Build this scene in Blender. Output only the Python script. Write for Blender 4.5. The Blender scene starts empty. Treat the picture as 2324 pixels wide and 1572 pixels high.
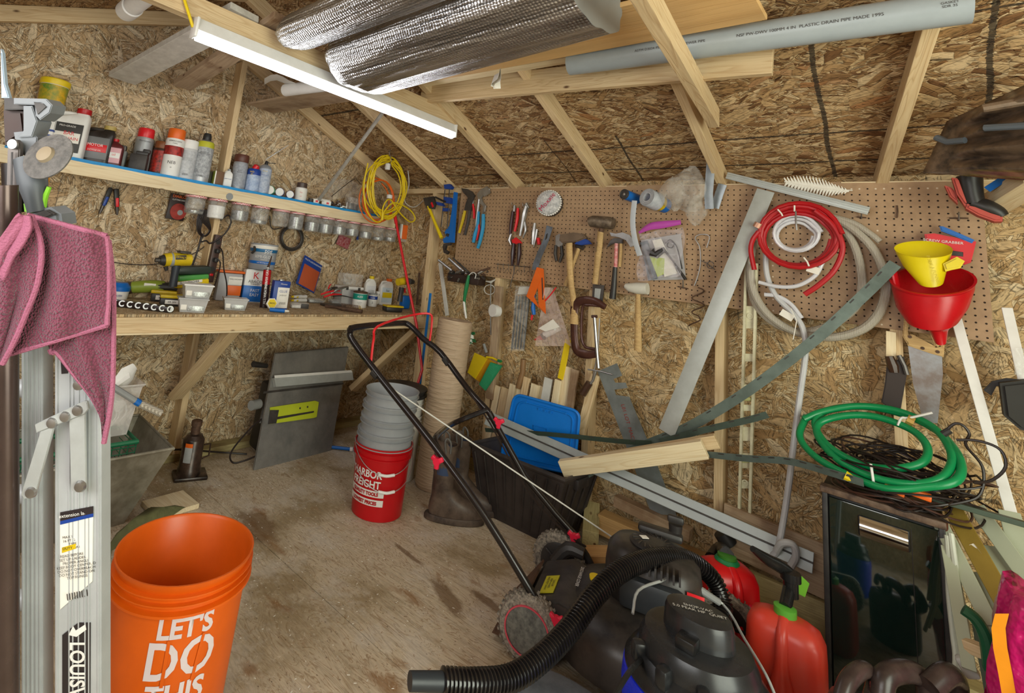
import bpy, bmesh, math, random
from mathutils import Vector, Matrix, Quaternion, noise
random.seed(7)
PI = math.pi
S = bpy.context.scene
COL = S.collection
V = Vector

# ------------------------------------------------------------------ camera
CAM = V((0.03194, -2.93433, 1.2842))
F, CX, CY = 1159.05, 934.53, 382.07
RT, UP, BK = V((0.719, 0.686, 0.112)), V((0.040, -0.201, 0.979)), V((0.694, -0.699, -0.172))
RT.normalize(); UP = (UP - RT*UP.dot(RT)).normalized(); BK = RT.cross(UP).normalized()
cd = bpy.data.cameras.new('camera'); cam = bpy.data.objects.new('camera', cd); COL.objects.link(cam)
cd.sensor_width = 36; cd.lens = F/2324*36
cd.shift_x = (1162-CX)/2324; cd.shift_y = (CY-786)/2324
cd.clip_start = 0.02; cd.clip_end = 100
cam.matrix_world = Matrix(((RT.x, UP.x, BK.x, CAM.x), (RT.y, UP.y, BK.y, CAM.y), (RT.z, UP.z, BK.z, CAM.z), (0, 0, 0, 1)))
S.camera = cam

# ------------------------------------------------------------------ world, lamps, exposure
S.view_settings.view_transform = 'Standard'; S.view_settings.look = 'None'
S.view_settings.gamma = 1; S.view_settings.use_curve_mapping = False
S.view_settings.exposure = 0.34
wd = bpy.data.worlds.new('daylight'); S.world = wd; wd.use_nodes = True
bg = wd.node_tree.nodes['Background']; bg.inputs[0].default_value = (0.80, 0.90, 1.0, 1); bg.inputs[1].default_value = 1.0
def area(name, loc, target, sx, sy, power, col):
    l = bpy.data.lights.new(name, 'AREA'); l.shape = 'RECTANGLE'; l.size = sx; l.size_y = sy; l.energy = power; l.color = col
    o = bpy.data.objects.new(name, l); COL.objects.link(o); o.location = loc
    o.rotation_euler = (V(target)-V(loc)).to_track_quat('-Z', 'Y').to_euler()
    return o
area('doorway_daylight', (1.50, -2.2, 1.15), (-0.8, -1.4, 0.9), 1.5, 1.9, 50, (0.96, 1.0, 0.80))
area('rear_fill_light', (-0.6, -3.62, 1.55), (-1.2, 0, 1.0), 1.6, 0.9, 22, (1.0, 0.97, 0.93))  # added fill light from behind, no window known there

# ------------------------------------------------------------------ pixel rays cut with real planes
def ray(x, y): return RT*((x-CX)/F) - UP*((y-CY)/F) - BK
def oX(x, y, X=-3.106): d = ray(x, y); return CAM + d*((X-CAM.x)/d.x)
def oY(x, y, Y=0.0): d = ray(x, y); return CAM + d*((Y-CAM.y)/d.y)
def oZ(x, y, Z=0.0): d = ray(x, y); return CAM + d*((Z-CAM.z)/d.z)
def oD(x, y, D): return CAM + ray(x, y)*D
def zat(c, py):
    q = V((c.x-CAM.x, c.y-CAM.y, 0)); K = (CY-py)/F
    return CAM.z - (q.dot(UP)+K*q.dot(BK))/(UP.z+K*BK.z)
def oR(x, y, z0=1.91, s=0.4): d = ray(x, y); return CAM + d*((z0-s*CAM.y-CAM.z)/(d.z+s*d.y))

# ------------------------------------------------------------------ node helpers and materials
class NT:
    def __init__(s, name):
        s.m = bpy.data.materials.new(name); s.m.use_nodes = True; s.t = s.m.node_tree; s.b = s.t.nodes['Principled BSDF']
    def n(s, typ, **kw):
        nd = s.t.nodes.new(typ)
        for k, v in kw.items():
            if k == 'ins':
                for kk, vv in v.items():
                    if isinstance(vv, bpy.types.NodeSocket): s.t.links.new(vv, nd.inputs[kk])
                    else: nd.inputs[kk].default_value = vv
            else: setattr(nd, k, v)
        return nd
    def math(s, op, a, b=0.0, c=None):
        d = {0: a, 1: b}
        if c is not None: d[2] = c
        return s.n('ShaderNodeMath', operation=op, ins=d).outputs[0]
    def mix(s, f, a, b, mode='MIX'):
        nd = s.n('ShaderNodeMix', data_type='RGBA', blend_type=mode)
        for i, v in ((0, f), (6, a), (7, b)):
            if isinstance(v, bpy.types.NodeSocket): s.t.links.new(v, nd.inputs[i])
            elif i: nd.inputs[i].default_value = (*v[:3], 1)
            else: nd.inputs[i].default_value = v
        return nd.outputs[2]
    def ramp(s, f, stops):
        r = s.n('ShaderNodeValToRGB'); e = r.color_ramp.elements
        while len(e) > 1: e.remove(e[-1])
        for i, (p, c) in enumerate(stops):
            q = e[0] if i == 0 else e.new(p)
            q.position = p; q.color = (*c[:3], 1) if hasattr(c, '__len__') else (c, c, c, 1)
        s.t.links.new(f, r.inputs[0]); return r.outputs[0]
    def bump(s, h, dist, strength=1.0):
        b = s.n('ShaderNodeBump', ins={'Height': h, 'Distance': dist, 'Strength': strength})
        s.t.links.new(b.outputs[0], s.b.inputs['Normal'])
    def set(s, **kw):
        for k, v in kw.items():
            k = k.replace('_', ' ')
            if isinstance(v, bpy.types.NodeSocket): s.t.links.new(v, s.b.inputs[k])
            else: s.b.inputs[k].default_value = v

def srgb(r, g=None, b=None):
    if isinstance(r, str): r, g, b = [int(r[i:i+2], 16) for i in (0, 2, 4)]
    return tuple(((c/255)/12.92 if c/255 <= 0.04045 else ((c/255+0.055)/1.055)**2.4) for c in (r, g, b))

_mc = {}
def M(col, rough=0.5, metal=0.0, dirt=0.15, dirtcol=None, scale=14, bump=0.0, bscale=60, trans=0.0, ior=1.45, spec=None, coat=0.0):
    """plain painted / moulded surface with slight procedural mottling"""
    key = (col, rough, metal, dirt, dirtcol, scale, bump, bscale, trans, coat)
    if key in _mc: return _mc[key]
    t = NT('surface_'+col)
    c = srgb(col); tc = t.n('ShaderNodeTexCoord').outputs['Object']
    nz = t.n('ShaderNodeTexNoise', ins={'Vector': tc, 'Scale': scale, 'Detail': 6.0, 'Roughness': 0.65}).outputs[0]
    f = t.ramp(nz, [(0.38, 1.0), (0.66, 0.0)])
    dc = srgb(dirtcol) if dirtcol else tuple(x*0.55 for x in c)
    f2 = t.math('MULTIPLY', f, dirt)
    t.set(Base_Color=t.mix(f2, c, dc), Metallic=metal, IOR=ior)
    t.set(Roughness=t.math('ADD', t.math('MULTIPLY', nz, 0.25), rough-0.12))
    if trans: t.set(Transmission_Weight=trans)
    if coat: t.set(Coat_Weight=coat, Coat_Roughness=0.15)
    if bump:
        n2 = t.n('ShaderNodeTexNoise', ins={'Vector': tc, 'Scale': bscale, 'Detail': 3.0}).outputs[0]
        t.bump(n2, bump)
    _mc[key] = t.m; return t.m

def clear_mat(name, tint='ffffff', alpha=0.35, rough=0.15):
    """thin clear plastic: partly transparent sheet with gloss"""
    t = NT(name); c = srgb(tint)
    tc = t.n('ShaderNodeTexCoord').outputs['Object']
    nz = t.n('ShaderNodeTexNoise', ins={'Vector': tc, 'Scale': 14.0, 'Detail': 4.0, 'Distortion': 1.8}).outputs[0]
    t.set(Base_Color=(*c, 1), Roughness=rough, Alpha=t.math('ADD', t.math('MULTIPLY', t.ramp(nz, [(0.48, 0.0), (0.58, 1.0)]), 0.14), alpha))
    t.bump(nz, 0.004)
    return t.m

def osb(name, plane, tones, along=0.0, chip=0.62, lines=None, spread=1.0, grime=0.0):
    """oriented strand board: strands are stretched cells, each patch of strands turned its own way"""
    t = NT(name); tc = t.n('ShaderNodeTexCoord').outputs['Object']
    sp = t.n('ShaderNodeSeparateXYZ', ins={0: tc})
    X, Y, Z = sp.outputs
    if plane == 'XZ': u, v = X, Z
    elif plane == 'YZ': u, v = Y, Z
    else: u, v = X, Y
    uv = t.n('ShaderNodeCombineXYZ', ins={0: u, 1: v, 2: 0.0}).outputs[0]
    wob = t.n('ShaderNodeTexNoise', ins={'Vector': uv, 'Scale': 9.0, 'Detail': 3.0}).outputs['Color']
    uvd = t.n('ShaderNodeVectorMath', operation='MULTIPLY_ADD', ins={0: wob, 1: (0.022, 0.022, 0.0), 2: uv}).outputs[0]
    def layer(ps, ss, st, off):
        sel = t.n('ShaderNodeTexVoronoi', voronoi_dimensions='2D', ins={'Vector': t.n('ShaderNodeVectorMath', operation='ADD', ins={0: uvd, 1: (off, off*1.7, 0)}).outputs[0], 'Scale': ps*chip})
        sc = t.n('ShaderNodeSeparateColor', ins={0: sel.outputs['Color']})
        ang = t.math('MULTIPLY_ADD', t.math('SUBTRACT', sc.outputs[0], 0.5), PI*spread, along)
        rt = t.n('ShaderNodeVectorRotate', rotation_type='Z_AXIS', ins={'Vector': uvd, 'Angle': ang}).outputs[0]
        sv = t.n('ShaderNodeVectorMath', operation='MULTIPLY', ins={0: rt, 1: (ss*chip, ss*st*chip, 1.0)}).outputs[0]
        sv = t.n('ShaderNodeVectorMath', operation='MULTIPLY_ADD', ins={0: sc.outputs[1], 1: (17.0, 31.0, 0.0), 2: sv}).outputs[0]
        vo = t.n('ShaderNodeTexVoronoi', voronoi_dimensions='2D', ins={'Vector': sv, 'Scale': 1.0})
        ed = t.n('ShaderNodeTexVoronoi', voronoi_dimensions='2D', feature='DISTANCE_TO_EDGE', ins={'Vector': sv, 'Scale': 1.0})
        c = t.n('ShaderNodeSeparateColor', ins={0: vo.outputs['Color']})
        return c.outputs[0], ed.outputs[0], c.outputs[1], sv
    a1, e1, b1, sv = layer(12.5, 14.0, 3.8, 0.0)
    a2, e2, b2, _ = layer(32.0, 42.0, 4.6, 3.3)
    a3, e3, b3, _ = layer(46.0, 70.0, 7.5, 9.1)
    use2 = t.ramp(b1, [(0.42, 0.0), (0.45, 1.0)])
    val = t.mix(use2, a1, a2)
    valf = t.n('ShaderNodeSeparateColor', ins={0: val}).outputs[0]
    edge = t.n('ShaderNodeSeparateColor', ins={0: t.mix(use2, e1, e2)}).outputs[0]
    col = t.ramp(valf, tones)
    grain = t.n('ShaderNodeTexNoise', ins={'Vector': sv, 'Scale': 2.2, 'Detail': 5.0, 'Roughness': 0.7}).outputs[0]
    col = t.mix(0.75, col, t.ramp(grain, [(0.3, 0.50), (0.52, 1.0), (0.75, 1.30)]), 'MULTIPLY')
    crack = t.ramp(edge, [(0.0, 0.42), (0.02, 0.84), (0.05, 1.0)])
    col = t.mix(0.85, col, crack, 'MULTIPLY')
    # scattered thin dark slivers
    sl = t.n('ShaderNodeTexNoise', ins={'Vector': t.n('ShaderNodeVectorMath', operation='MULTIPLY', ins={0: sv, 1: (0.7, 1.4, 1)}).outputs[0], 'Scale': 1.0, 'Detail': 2.0}).outputs[0]
    col = t.mix(0.8, col, t.ramp(sl, [(0.30, 0.22), (0.36, 1.0)]), 'MULTIPLY')
    col = t.mix(0.8, col, t.ramp(b3, [(0.0, 1.25), (0.10, 1.2), (0.13, 1.0), (0.80, 1.0), (0.83, 0.62), (0.93, 0.34), (1.0, 0.30)]), 'MULTIPLY')
    big = t.n('ShaderNodeTexNoise', ins={'Vector': uv, 'Scale': 1.7, 'Detail': 3.0}).outputs[0]
    col = t.mix(0.6, col, t.ramp(big, [(0.3, 0.78), (0.6, 1.05)]), 'MULTIPLY')
    if lines:
        ln = t.n('ShaderNodeTexNoise', ins={'Vector': tc, 'Scale': 160.0, 'Detail': 2.0}).outputs[0]
        wv = t.n('ShaderNodeTexNoise', ins={'Vector': tc, 'Scale': 3.0, 'Detail': 1.0}).outputs[0]
        tot = None
        for ax, pos, wd_, lo, hi in lines:
            s_, o_ = (X, Y) if ax == 'X' else (Y, X)
            d = t.math('ABSOLUTE', t.math('ADD', t.math('SUBTRACT', s_, pos), t.math('MULTIPLY', t.math('SUBTRACT', wv, 0.5), 0.03)))
            d = t.math('ADD', d, t.math('MULTIPLY', t.math('SUBTRACT', ln, 0.5), wd_*1.8))
            m_ = t.math('LESS_THAN', d, wd_)
            m_ = t.math('MULTIPLY', m_, t.math('MULTIPLY', t.math('GREATER_THAN', o_, lo), t.math('LESS_THAN', o_, hi)))
            tot = m_ if tot is None else t.math('MAXIMUM', tot, m_)
        col = t.mix(t.math('MULTIPLY', tot, 0.85), col, srgb('2b2723'))
    t.set(Base_Color=col, Roughness=0.72)
    t.set(Specular_IOR_Level=0.25)
    h = t.math('ADD', t.math('MULTIPLY', valf, 0.5), t.math('MULTIPLY', t.ramp(edge, [(0.0, 0.0), (0.12, 1.0)]), 0.7))
    t.bump(t.math('ADD', h, t.math('MULTIPLY', grain, 0.4)), 0.003)
    return t.m

def wood(name, light, dark, ring=9.0, knots=True, stretch=0.06, rough=0.6, stain=None):
    """sawn softwood, grain along the object's local X"""
    t = NT(name); tc = t.n('ShaderNodeTexCoord').outputs['Object']
    oi = t.n('ShaderNodeObjectInfo').outputs['Random']
    off = t.n('ShaderNodeCombineXYZ', ins={0: t.math('MULTIPLY', oi, 37.0), 1: t.math('MULTIPLY', oi, 3.0), 2: t.math('MULTIPLY', oi, 5.0)}).outputs[0]
    p = t.n('ShaderNodeVectorMath', operation='ADD', ins={0: tc, 1: off}).outputs[0]
    q = t.n('ShaderNodeVectorMath', operation='MULTIPLY', ins={0: p, 1: (stretch*ring, ring, ring)}).outputs[0]
    n1 = t.n('ShaderNodeTexNoise', ins={'Vector': q, 'Scale': 2.0, 'Detail': 2.0, 'Distortion': 0.6}).outputs[0]
    rings = t.math('FRACT', t.math('MULTIPLY', n1, 11.0))
    g = t.ramp(rings, [(0.0, 0.15), (0.55, 0.30), (0.85, 0.95), (1.0, 0.1)])
    fine = t.n('ShaderNodeTexNoise', ins={'Vector': t.n('ShaderNodeVectorMath', operation='MULTIPLY', ins={0: p, 1: (6.0, 190.0, 190.0)}).outputs[0], 'Scale': 1.0, 'Detail': 3.0}).outputs[0]
    f = t.math('ADD', t.math('MULTIPLY', g, 0.45), t.math('MULTIPLY', t.math('SUBTRACT', fine, 0.45), 0.8))
    col = t.mix(f, srgb(light), srgb(dark))
    big = t.n('ShaderNodeTexNoise', ins={'Vector': t.n('ShaderNodeVectorMath', operation='MULTIPLY', ins={0: p, 1: (1.5, 7.0, 7.0)}).outputs[0], 'Scale': 1.0, 'Detail': 2.0}).outputs[0]
    col = t.mix(0.7, col, t.ramp(big, [(0.3, 0.8), (0.65, 1.08)]), 'MULTIPLY')
    if knots:
        kv = t.n('ShaderNodeTexVoronoi', ins={'Vector': t.n('ShaderNodeVectorMath', operation='MULTIPLY', ins={0: p, 1: (5.0, 11.0, 11.0)}).outputs[0], 'Scale': 1.0, 'Randomness': 1.0}).outputs['Distance']
        col = t.mix(t.ramp(kv, [(0.045, 1.0), (0.10, 0.0)]), col, srgb('5a3d26'))
    if stain:
        sn = t.n('ShaderNodeTexNoise', ins={'Vector': p, 'Scale': 7.0, 'Detail': 5.0}).outputs[0]
        col = t.mix(t.math('MULTIPLY', t.ramp(sn, [(0.5, 0.0), (0.65, 1.0)]), 0.6), col, srgb(stain))
    t.set(Base_Color=col, Roughness=rough); t.set(Specular_IOR_Level=0.3)
    t.bump(t.math('ADD', fine, g), 0.0006)
    return t.m

# ------------------------------------------------------------------ objects
def thing(name, label, cat, loc=(0, 0, 0), group=None):
    o = bpy.data.objects.new(name, None); COL.objects.link(o); o.empty_display_size = 0.05
    o.location = loc; o['label'] = label; o['category'] = cat
    if group: o['group'] = group
    return o
def tag(o, label, cat, group=None):
    o['label'] = label; o['category'] = cat
    if group: o['group'] = group
    return o
def struct(o): o['kind'] = 'structure'; return o
def link(name, me, mat, parent=None, mw=None):
    o = bpy.data.objects.new(name, me); COL.objects.link(o)
    if mat: me.materials.append(mat)
    if mw is not None: o.matrix_basis = mw
    if parent is not None:
        o.parent = parent
        o.matrix_parent_inverse = wm(parent).inverted()
    return o
def wm(o):
    m = o.matrix_basis.copy()
    if o.parent is not None: m = wm(o.parent) @ o.matrix_parent_inverse @ m
    return m
def copy_tree(o, parent=None):
    c = o.copy(); COL.objects.link(c)
    if parent is not None: c.parent = parent
    for ch in list(o.children): copy_tree(ch, c)
    return c

def frame(d, up=(0, 0, 1)):
    """rotation whose x axis is d and whose z axis is close to up"""
    x = V(d).normalized(); z = V(up); z = z - x*z.dot(x)
    if z.length < 1e-4: z = V((0, 1, 0)) - x*x.y
    z.normalize(); y = z.cross(x)
    return Matrix((x, y, z)).transposed()

def spline(pts, n=6, closed=False):
    pts = [V(p) for p in pts]; out = []; m = len(pts)
    if m < 3: return pts
    rng = m if closed else m-1
    for i in range(rng):
        p0 = pts[(i-1) % m] if (closed or i > 0) else pts[0]*2-pts[1]
        p1 = pts[i]; p2 = pts[(i+1) % m]
        p3 = pts[(i+2) % m] if (closed or i+2 < m) else pts[-1]*2-pts[-2]
        for k in range(n):
            t = k/n
            out.append(0.5*((2*p1)+(p2-p0)*t+(2*p0-5*p1+4*p2-p3)*t*t+(3*p1-p0-3*p2+p3)*t**3))
    if not closed: out.append(pts[-1])
    return out

class B:
    """collects shapes, then becomes ONE mesh object"""
    def __init__(s): s.bm = bmesh.new()
    def box(s, c, size, R=None, bev=0.0):
        M4 = Matrix.Translation(c) @ (R.to_4x4() if R else Matrix.Identity(4)) @ Matrix.Diagonal((*size, 1))
        r = bmesh.ops.create_cube(s.bm, size=1, matrix=M4)
        if bev:
            es = list({e for v in r['verts'] for e in v.link_edges})
            bmesh.ops.bevel(s.bm, geom=es, offset=bev, segments=2, affect='EDGES', profile=0.5)
        return s
    def prism(s, pts, ext, bev=0.0):
        """closed polygon pts (3D) extruded by vector ext"""
        pts = [V(p) for p in pts]; ext = V(ext)
        a = [s.bm.verts.new(p) for p in pts]; b = [s.bm.verts.new(p+ext) for p in pts]
        fs = [s.bm.faces.new(a), s.bm.faces.new(b[::-1])]
        m = len(pts)
        for i in range(m): fs.append(s.bm.faces.new((a[i], b[i], b[(i+1) % m], a[(i+1) % m])))
        bmesh.ops.recalc_face_normals(s.bm, faces=fs)
        if bev:
            es = list({e for f in fs[:2] for e in f.edges})
            try: bmesh.ops.bevel(s.bm, geom=es, offset=bev, segments=2, affect='EDGES', clamp_overlap=True)
            except Exception: pass
        return s
    def tube(s, pts, r, seg=8, closed=False, sm=0, flat=None, up=None):
        """swept tube; r number or list; flat=(a,b) makes the section a*b elliptic, a along 'up'"""
        rl = list(r) if hasattr(r, '__len__') else None
        P = [V(p) for p in pts]
        if sm:
            if rl:
                RR = [V((x, 0, 0)) for x in rl]; rl = [q.x for q in spline(RR, sm, closed)]
            P = spline(P, sm, closed)
        n = len(P); rings = []; nrm = None
        for i in range(n):
            if closed: t = P[(i+1) % n]-P[i-1]
            else: t = P[min(i+1, n-1)]-P[max(i-1, 0)]
            if t.length < 1e-9: t = V((0, 0, 1))
            t.normalize()
            if up is not None: nrm = V(up)
            elif nrm is None: nrm = V((0, 0, 1)) if abs(t.z) < 0.9 else V((1, 0, 0))
            nrm = nrm - t*nrm.dot(t)
            if nrm.length < 1e-6: nrm = t.orthogonal()
            nrm.normalize(); bn = t.cross(nrm)
            rad = rl[i] if rl else r
            fa, fb = flat if flat else (1, 1)
            rings.append([s.bm.verts.new(P[i]+nrm*(rad*fa*math.cos(2*PI*k/seg))+bn*(rad*fb*math.sin(2*PI*k/seg))) for k in range(seg)])
        m = n if closed else n-1
        for i in range(m):
            A, C = rings[i], rings[(i+1) % n]
            for k in range(seg): s.bm.faces.new((A[k], A[(k+1) % seg], C[(k+1) % seg], C[k]))
        if not closed:
            s.bm.faces.new(rings[0][::-1]); s.bm.faces.new(rings[-1])
        return s
    def lathe(s, prof, base, axis=(0, 0, 1), seg=20, ell=(1, 1), side=None, cap0=True, cap1=True):
        """profile [(r, h)...] spun round axis from base"""
        z = V(axis).normalized(); x = V(side) if side is not None else (V((1, 0, 0)) if abs(z.x) < 0.9 else V((0, 1, 0)))
        x = (x - z*x.dot(z)).normalized(); y = z.cross(x); base = V(base); rings = []
        for r, h in prof:
            if r < 1e-6: rings.append([s.bm.verts.new(base+z*h)]); continue
            rings.append([s.bm.verts.new(base+z*h+x*(r*ell[0]*math.cos(2*PI*k/seg))+y*(r*ell[1]*math.sin(2*PI*k/seg))) for k in range(seg)])
        for A, C in zip(rings, rings[1:]):
            for k in range(seg):
                k2 = (k+1) % seg
                if len(A) == 1 and len(C) == 1: break
                if len(A) == 1: s.bm.faces.new((A[0], C[k2], C[k]))
                elif len(C) == 1: s.bm.faces.new((A[k], A[k2], C[0]))
                else: s.bm.faces.new((A[k], A[k2], C[k2], C[k]))
        if cap0 and len(rings[0]) > 1: s.bm.faces.new(rings[0][::-1])
        if cap1 and len(rings[-1]) > 1: s.bm.faces.new(rings[-1])
        return s
    def grid(s, rows, closed=False, cap=False):
        R = [[s.bm.verts.new(V(p)) for p in r] for r in rows]
        for A, C in zip(R, R[1:]):
            m = len(A) if closed else len(A)-1
            for k in range(m): s.bm.faces.new((A[k], A[(k+1) % len(A)], C[(k+1) % len(A)], C[k]))
        if cap: s.bm.faces.new(R[0][::-1]); s.bm.faces.new(R[-1])
        return s
    def out(s, name, mat, parent=None, label=None, smooth=35, mw=None, fix=True):
        if fix: bmesh.ops.recalc_face_normals(s.bm, faces=s.bm.faces[:])
        me = bpy.data.meshes.new(name); s.bm.to_mesh(me); s.bm.free()
        if smooth:
            for p in me.polygons: p.use_smooth = True
            me.set_sharp_from_angle(angle=math.radians(smooth))
        o = link(name, me, mat, parent, mw)
        if label: o['label'] = label
        return o

def board(name, p0, p1, w, t, mat, parent=None, up=(0, 0, 1), bev=0.002, label=None, shift=(0, 0)):
    """sawn stick from p0 to p1; t is its size along 'up', w across"""
    p0, p1 = V(p0), V(p1); R = frame(p1-p0, up)
    mw = Matrix.Translation((p0+p1)/2 + R @ V((0, shift[0], shift[1]))) @ R.to_4x4()
    b = B(); b.box((0, 0, 0), ((p1-p0).length, w, t), None, bev)
    return b.out(name, mat, parent, label, smooth=0, mw=mw)
def solidify(o, th, off=-1):
    m = o.modifiers.new('thickness', 'SOLIDIFY'); m.thickness = th; m.offset = off; return o
def text(s, body, size, at, R, mat, parent, th=0.0006, wrap=None, align='CENTER', sx=1.0, name='lettering', bold=0.0):
    """flat lettering standing on a surface; R columns = reading dir, up dir, normal"""
    cu = bpy.data.curves.new('txt', 'FONT'); cu.body = body; cu.size = size; cu.align_x = align; cu.align_y = 'CENTER'; cu.resolution_u = 3
    if bold: cu.offset = bold
    tmp = bpy.data.objects.new('txt', cu); COL.objects.link(tmp)
    dg = bpy.context.evaluated_depsgraph_get(); dg.update()
    me = bpy.data.meshes.new_from_object(tmp.evaluated_get(dg))
    bpy.data.objects.remove(tmp); bpy.data.curves.remove(cu)
    me.name = name; me.materials.clear()
    for v in me.vertices: v.co.x *= sx
    if wrap:
        bm = bmesh.new(); bm.from_mesh(me)
        bmesh.ops.triangulate(bm, faces=bm.faces[:])
        bmesh.ops.subdivide_edges(bm, edges=[e for e in bm.edges if e.calc_length() > size*0.25], cuts=1)
        bm.to_mesh(me); bm.free()
        for v in me.vertices:
            p = wrap(v.co.x, v.co.y); v.co = p
        o = link(name, me, mat, parent)
    else:
        x, y, z = [V(q).normalized() for q in R]
        mw = Matrix.Translation(V(at)+z*th) @ Matrix((x, y, z)).transposed().to_4x4()
        o = link(name, me, mat, parent, mw)
    return o
# ================================================================== STRUCTURE
T_WALL = [(0.0, srgb('a07f52')), (0.13, srgb('b89567')), (0.42, srgb('c7a87a')), (0.68, srgb('d1b68b')), (0.9, srgb('dcc7a1')), (1.0, srgb('bd9865'))]
T_ROOF = [(0.0, srgb('6d4a2e')), (0.2, srgb('93704a')), (0.45, srgb('b08d62')), (0.7, srgb('c2a47a')), (0.9, srgb('cdb38d')), (1.0, srgb('9c6c42'))]
T_GAB = [(0.0, srgb('9a7d5a')), (0.13, srgb('b4966f')), (0.42, srgb('c5a985')), (0.68, srgb('cfb896')), (0.9, srgb('dbc9ab')), (1.0, srgb('ba9a70'))]
m_osb_g = osb('strand_board_gable', 'YZ', T_GAB, along=1.2)
m_osb_r = osb('strand_board_side', 'XZ', T_WALL, along=0.3)
m_osb_roof = osb('strand_board_roof', 'XY', T_ROOF, along=0.0, spread=0.5, chip=0.75,
                 lines=[('Y', -0.757, 0.0045, -0.45, 2.0), ('Y', -0.23, 0.005, -2.6, 2.0), ('Y', -0.03, 0.005, -2.6, 2.0), ('Y', -0.82, 0.008, -3.2, -2.6),
                        ('X', -0.20, 0.008, -0.77, 0.3), ('X', 0.25, 0.008, -1.1, 0.3), ('X', -1.066, 0.006, -0.33, 0.3), ('X', -1.48, 0.0035, -0.34, 0.3)])
m_pine = wood('sawn_pine', 'dcc39a', 'b18a5c')
m_pine2 = wood('pale_pine', 'e6d5b2', 'c7a87a', ring=6)
m_pine_old = wood('brown_weathered_pine', 'b29a7e', '7e6148', ring=8, stain='6b4a30')
m_green_wood = wood('treated_pine', 'b7a878', '7d7048', ring=8, stain='6f5a38')
m_white_wood = M('cfcac0', 0.55, dirt=0.5, dirtcol='9a9388', scale=20)

def floor_material():
    t = NT('worn_plywood_floor'); tc = t.n('ShaderNodeTexCoord').outputs['Object']
    st = t.n('ShaderNodeVectorMath', operation='MULTIPLY', ins={0: tc, 1: (2.2, 9.0, 1.0)}).outputs[0]
    n1 = t.n('ShaderNodeTexNoise', ins={'Vector': st, 'Scale': 1.3, 'Detail': 4.0, 'Distortion': 1.4}).outputs[0]
    rg = t.math('FRACT', t.math('MULTIPLY', n1, 15.0))
    base = t.mix(t.math('MULTIPLY', t.ramp(rg, [(0, 0.0), (0.7, 0.2), (0.88, 1.0), (1, 0.0)]), 0.85), srgb('c8b89f'), srgb('94795a'))
    big = t.n('ShaderNodeTexNoise', ins={'Vector': tc, 'Scale': 2.2, 'Detail': 6.0, 'Roughness': 0.6}).outputs[0]
    base = t.mix(t.ramp(big, [(0.38, 0.8), (0.50, 0.0)]), base, srgb('94805f'))
    pale = t.n('ShaderNodeTexNoise', ins={'Vector': tc, 'Scale': 4.5, 'Detail': 7.0, 'Roughness': 0.7}).outputs[0]
    base = t.mix(t.math('MULTIPLY', t.ramp(pale, [(0.5, 0.0), (0.62, 1.0)]), 0.55), base, srgb('cdc3b6'))
    rust = t.n('ShaderNodeTexNoise', ins={'Vector': t.n('ShaderNodeVectorMath', operation='MULTIPLY', ins={0: tc, 1: (1.5, 3.0, 1)}).outputs[0], 'Scale': 3.1, 'Detail': 5.0}).outputs[0]
    base = t.mix(t.math('MULTIPLY', t.ramp(rust, [(0.60, 0.0), (0.70, 1.0)]), 0.7), base, srgb('8a6238'))
    speck = t.n('ShaderNodeTexVoronoi', ins={'Vector': t.n('ShaderNodeVectorMath', operation='MULTIPLY', ins={0: tc, 1: (26, 38, 1)}).outputs[0], 'Scale': 1.0}).outputs['Distance']
    base = t.mix(t.math('MULTIPLY', t.ramp(speck, [(0.05, 1.0), (0.11, 0.0)]), 0.75), base, srgb('5c4b3b'))
    chips = t.n('ShaderNodeTexNoise', ins={'Vector': tc, 'Scale': 55.0, 'Detail': 3.0, 'Distortion': 1.4}).outputs[0]
    base = t.mix(t.math('MULTIPLY', t.ramp(chips, [(0.63, 0.0), (0.68, 1.0)]), 0.5), base, srgb('d6c9b4'))
    fine = t.n('ShaderNodeTexNoise', ins={'Vector': t.n('ShaderNodeVectorMath', operation='MULTIPLY', ins={0: tc, 1: (25.0, 120.0, 1)}).outputs[0], 'Scale': 1.0, 'Detail': 4.0}).outputs[0]
    base = t.mix(0.6, base, t.ramp(fine, [(0.32, 0.74), (0.58, 1.06)]), 'MULTIPLY')
    # oil stains with a shape of their own
    for (sx, sy, rx, ry, rot_) in ((-1.33, -1.10, 0.15, 0.045, 0.35), (-1.20, -0.99, 0.11, 0.035, 0.1), (-1.62, -1.02, 0.13, 0.018, 0.1), (-1.02, -1.02, 0.07, 0.03, 0.4), (-2.2, -1.45, 0.2, 0.10, 0.2)):
        q = t.n('ShaderNodeVectorMath', operation='SUBTRACT', ins={0: tc, 1: (sx, sy, 0)}).outputs[0]
        q = t.n('ShaderNodeVectorRotate', rotation_type='Z_AXIS', ins={'Vector': q, 'Angle': rot_}).outputs[0]
        q = t.n('ShaderNodeVectorMath', operation='MULTIPLY', ins={0: q, 1: (1/rx, 1/ry, 0)}).outputs[0]
        L = t.n('ShaderNodeVectorMath', operation='LENGTH', ins={0: q}).outputs['Value']
        L = t.math('ADD', L, t.math('MULTIPLY', t.math('SUBTRACT', pale, 0.5), 2.2))
        base = t.mix(t.math('MULTIPLY', t.ramp(L, [(0.6, 1.0), (0.95, 0.0)]), 0.72), base, srgb('6a4d2e'))
    t.set(Base_Color=base, Roughness=0.68); t.set(Specular_IOR_Level=0.3)
    t.bump(t.math('ADD', fine, t.math('MULTIPLY', rg, 0.6)), 0.0008)
    return t.m
m_floor = floor_material()
floor = struct(B().box((-0.85, -1.8, -0.09), (4.9, 4.0, 0.10)).out('floor', m_pine_old, smooth=0))
XA, XB, YA, YB = -3.2, 1.55, -3.75, 0.18
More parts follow.
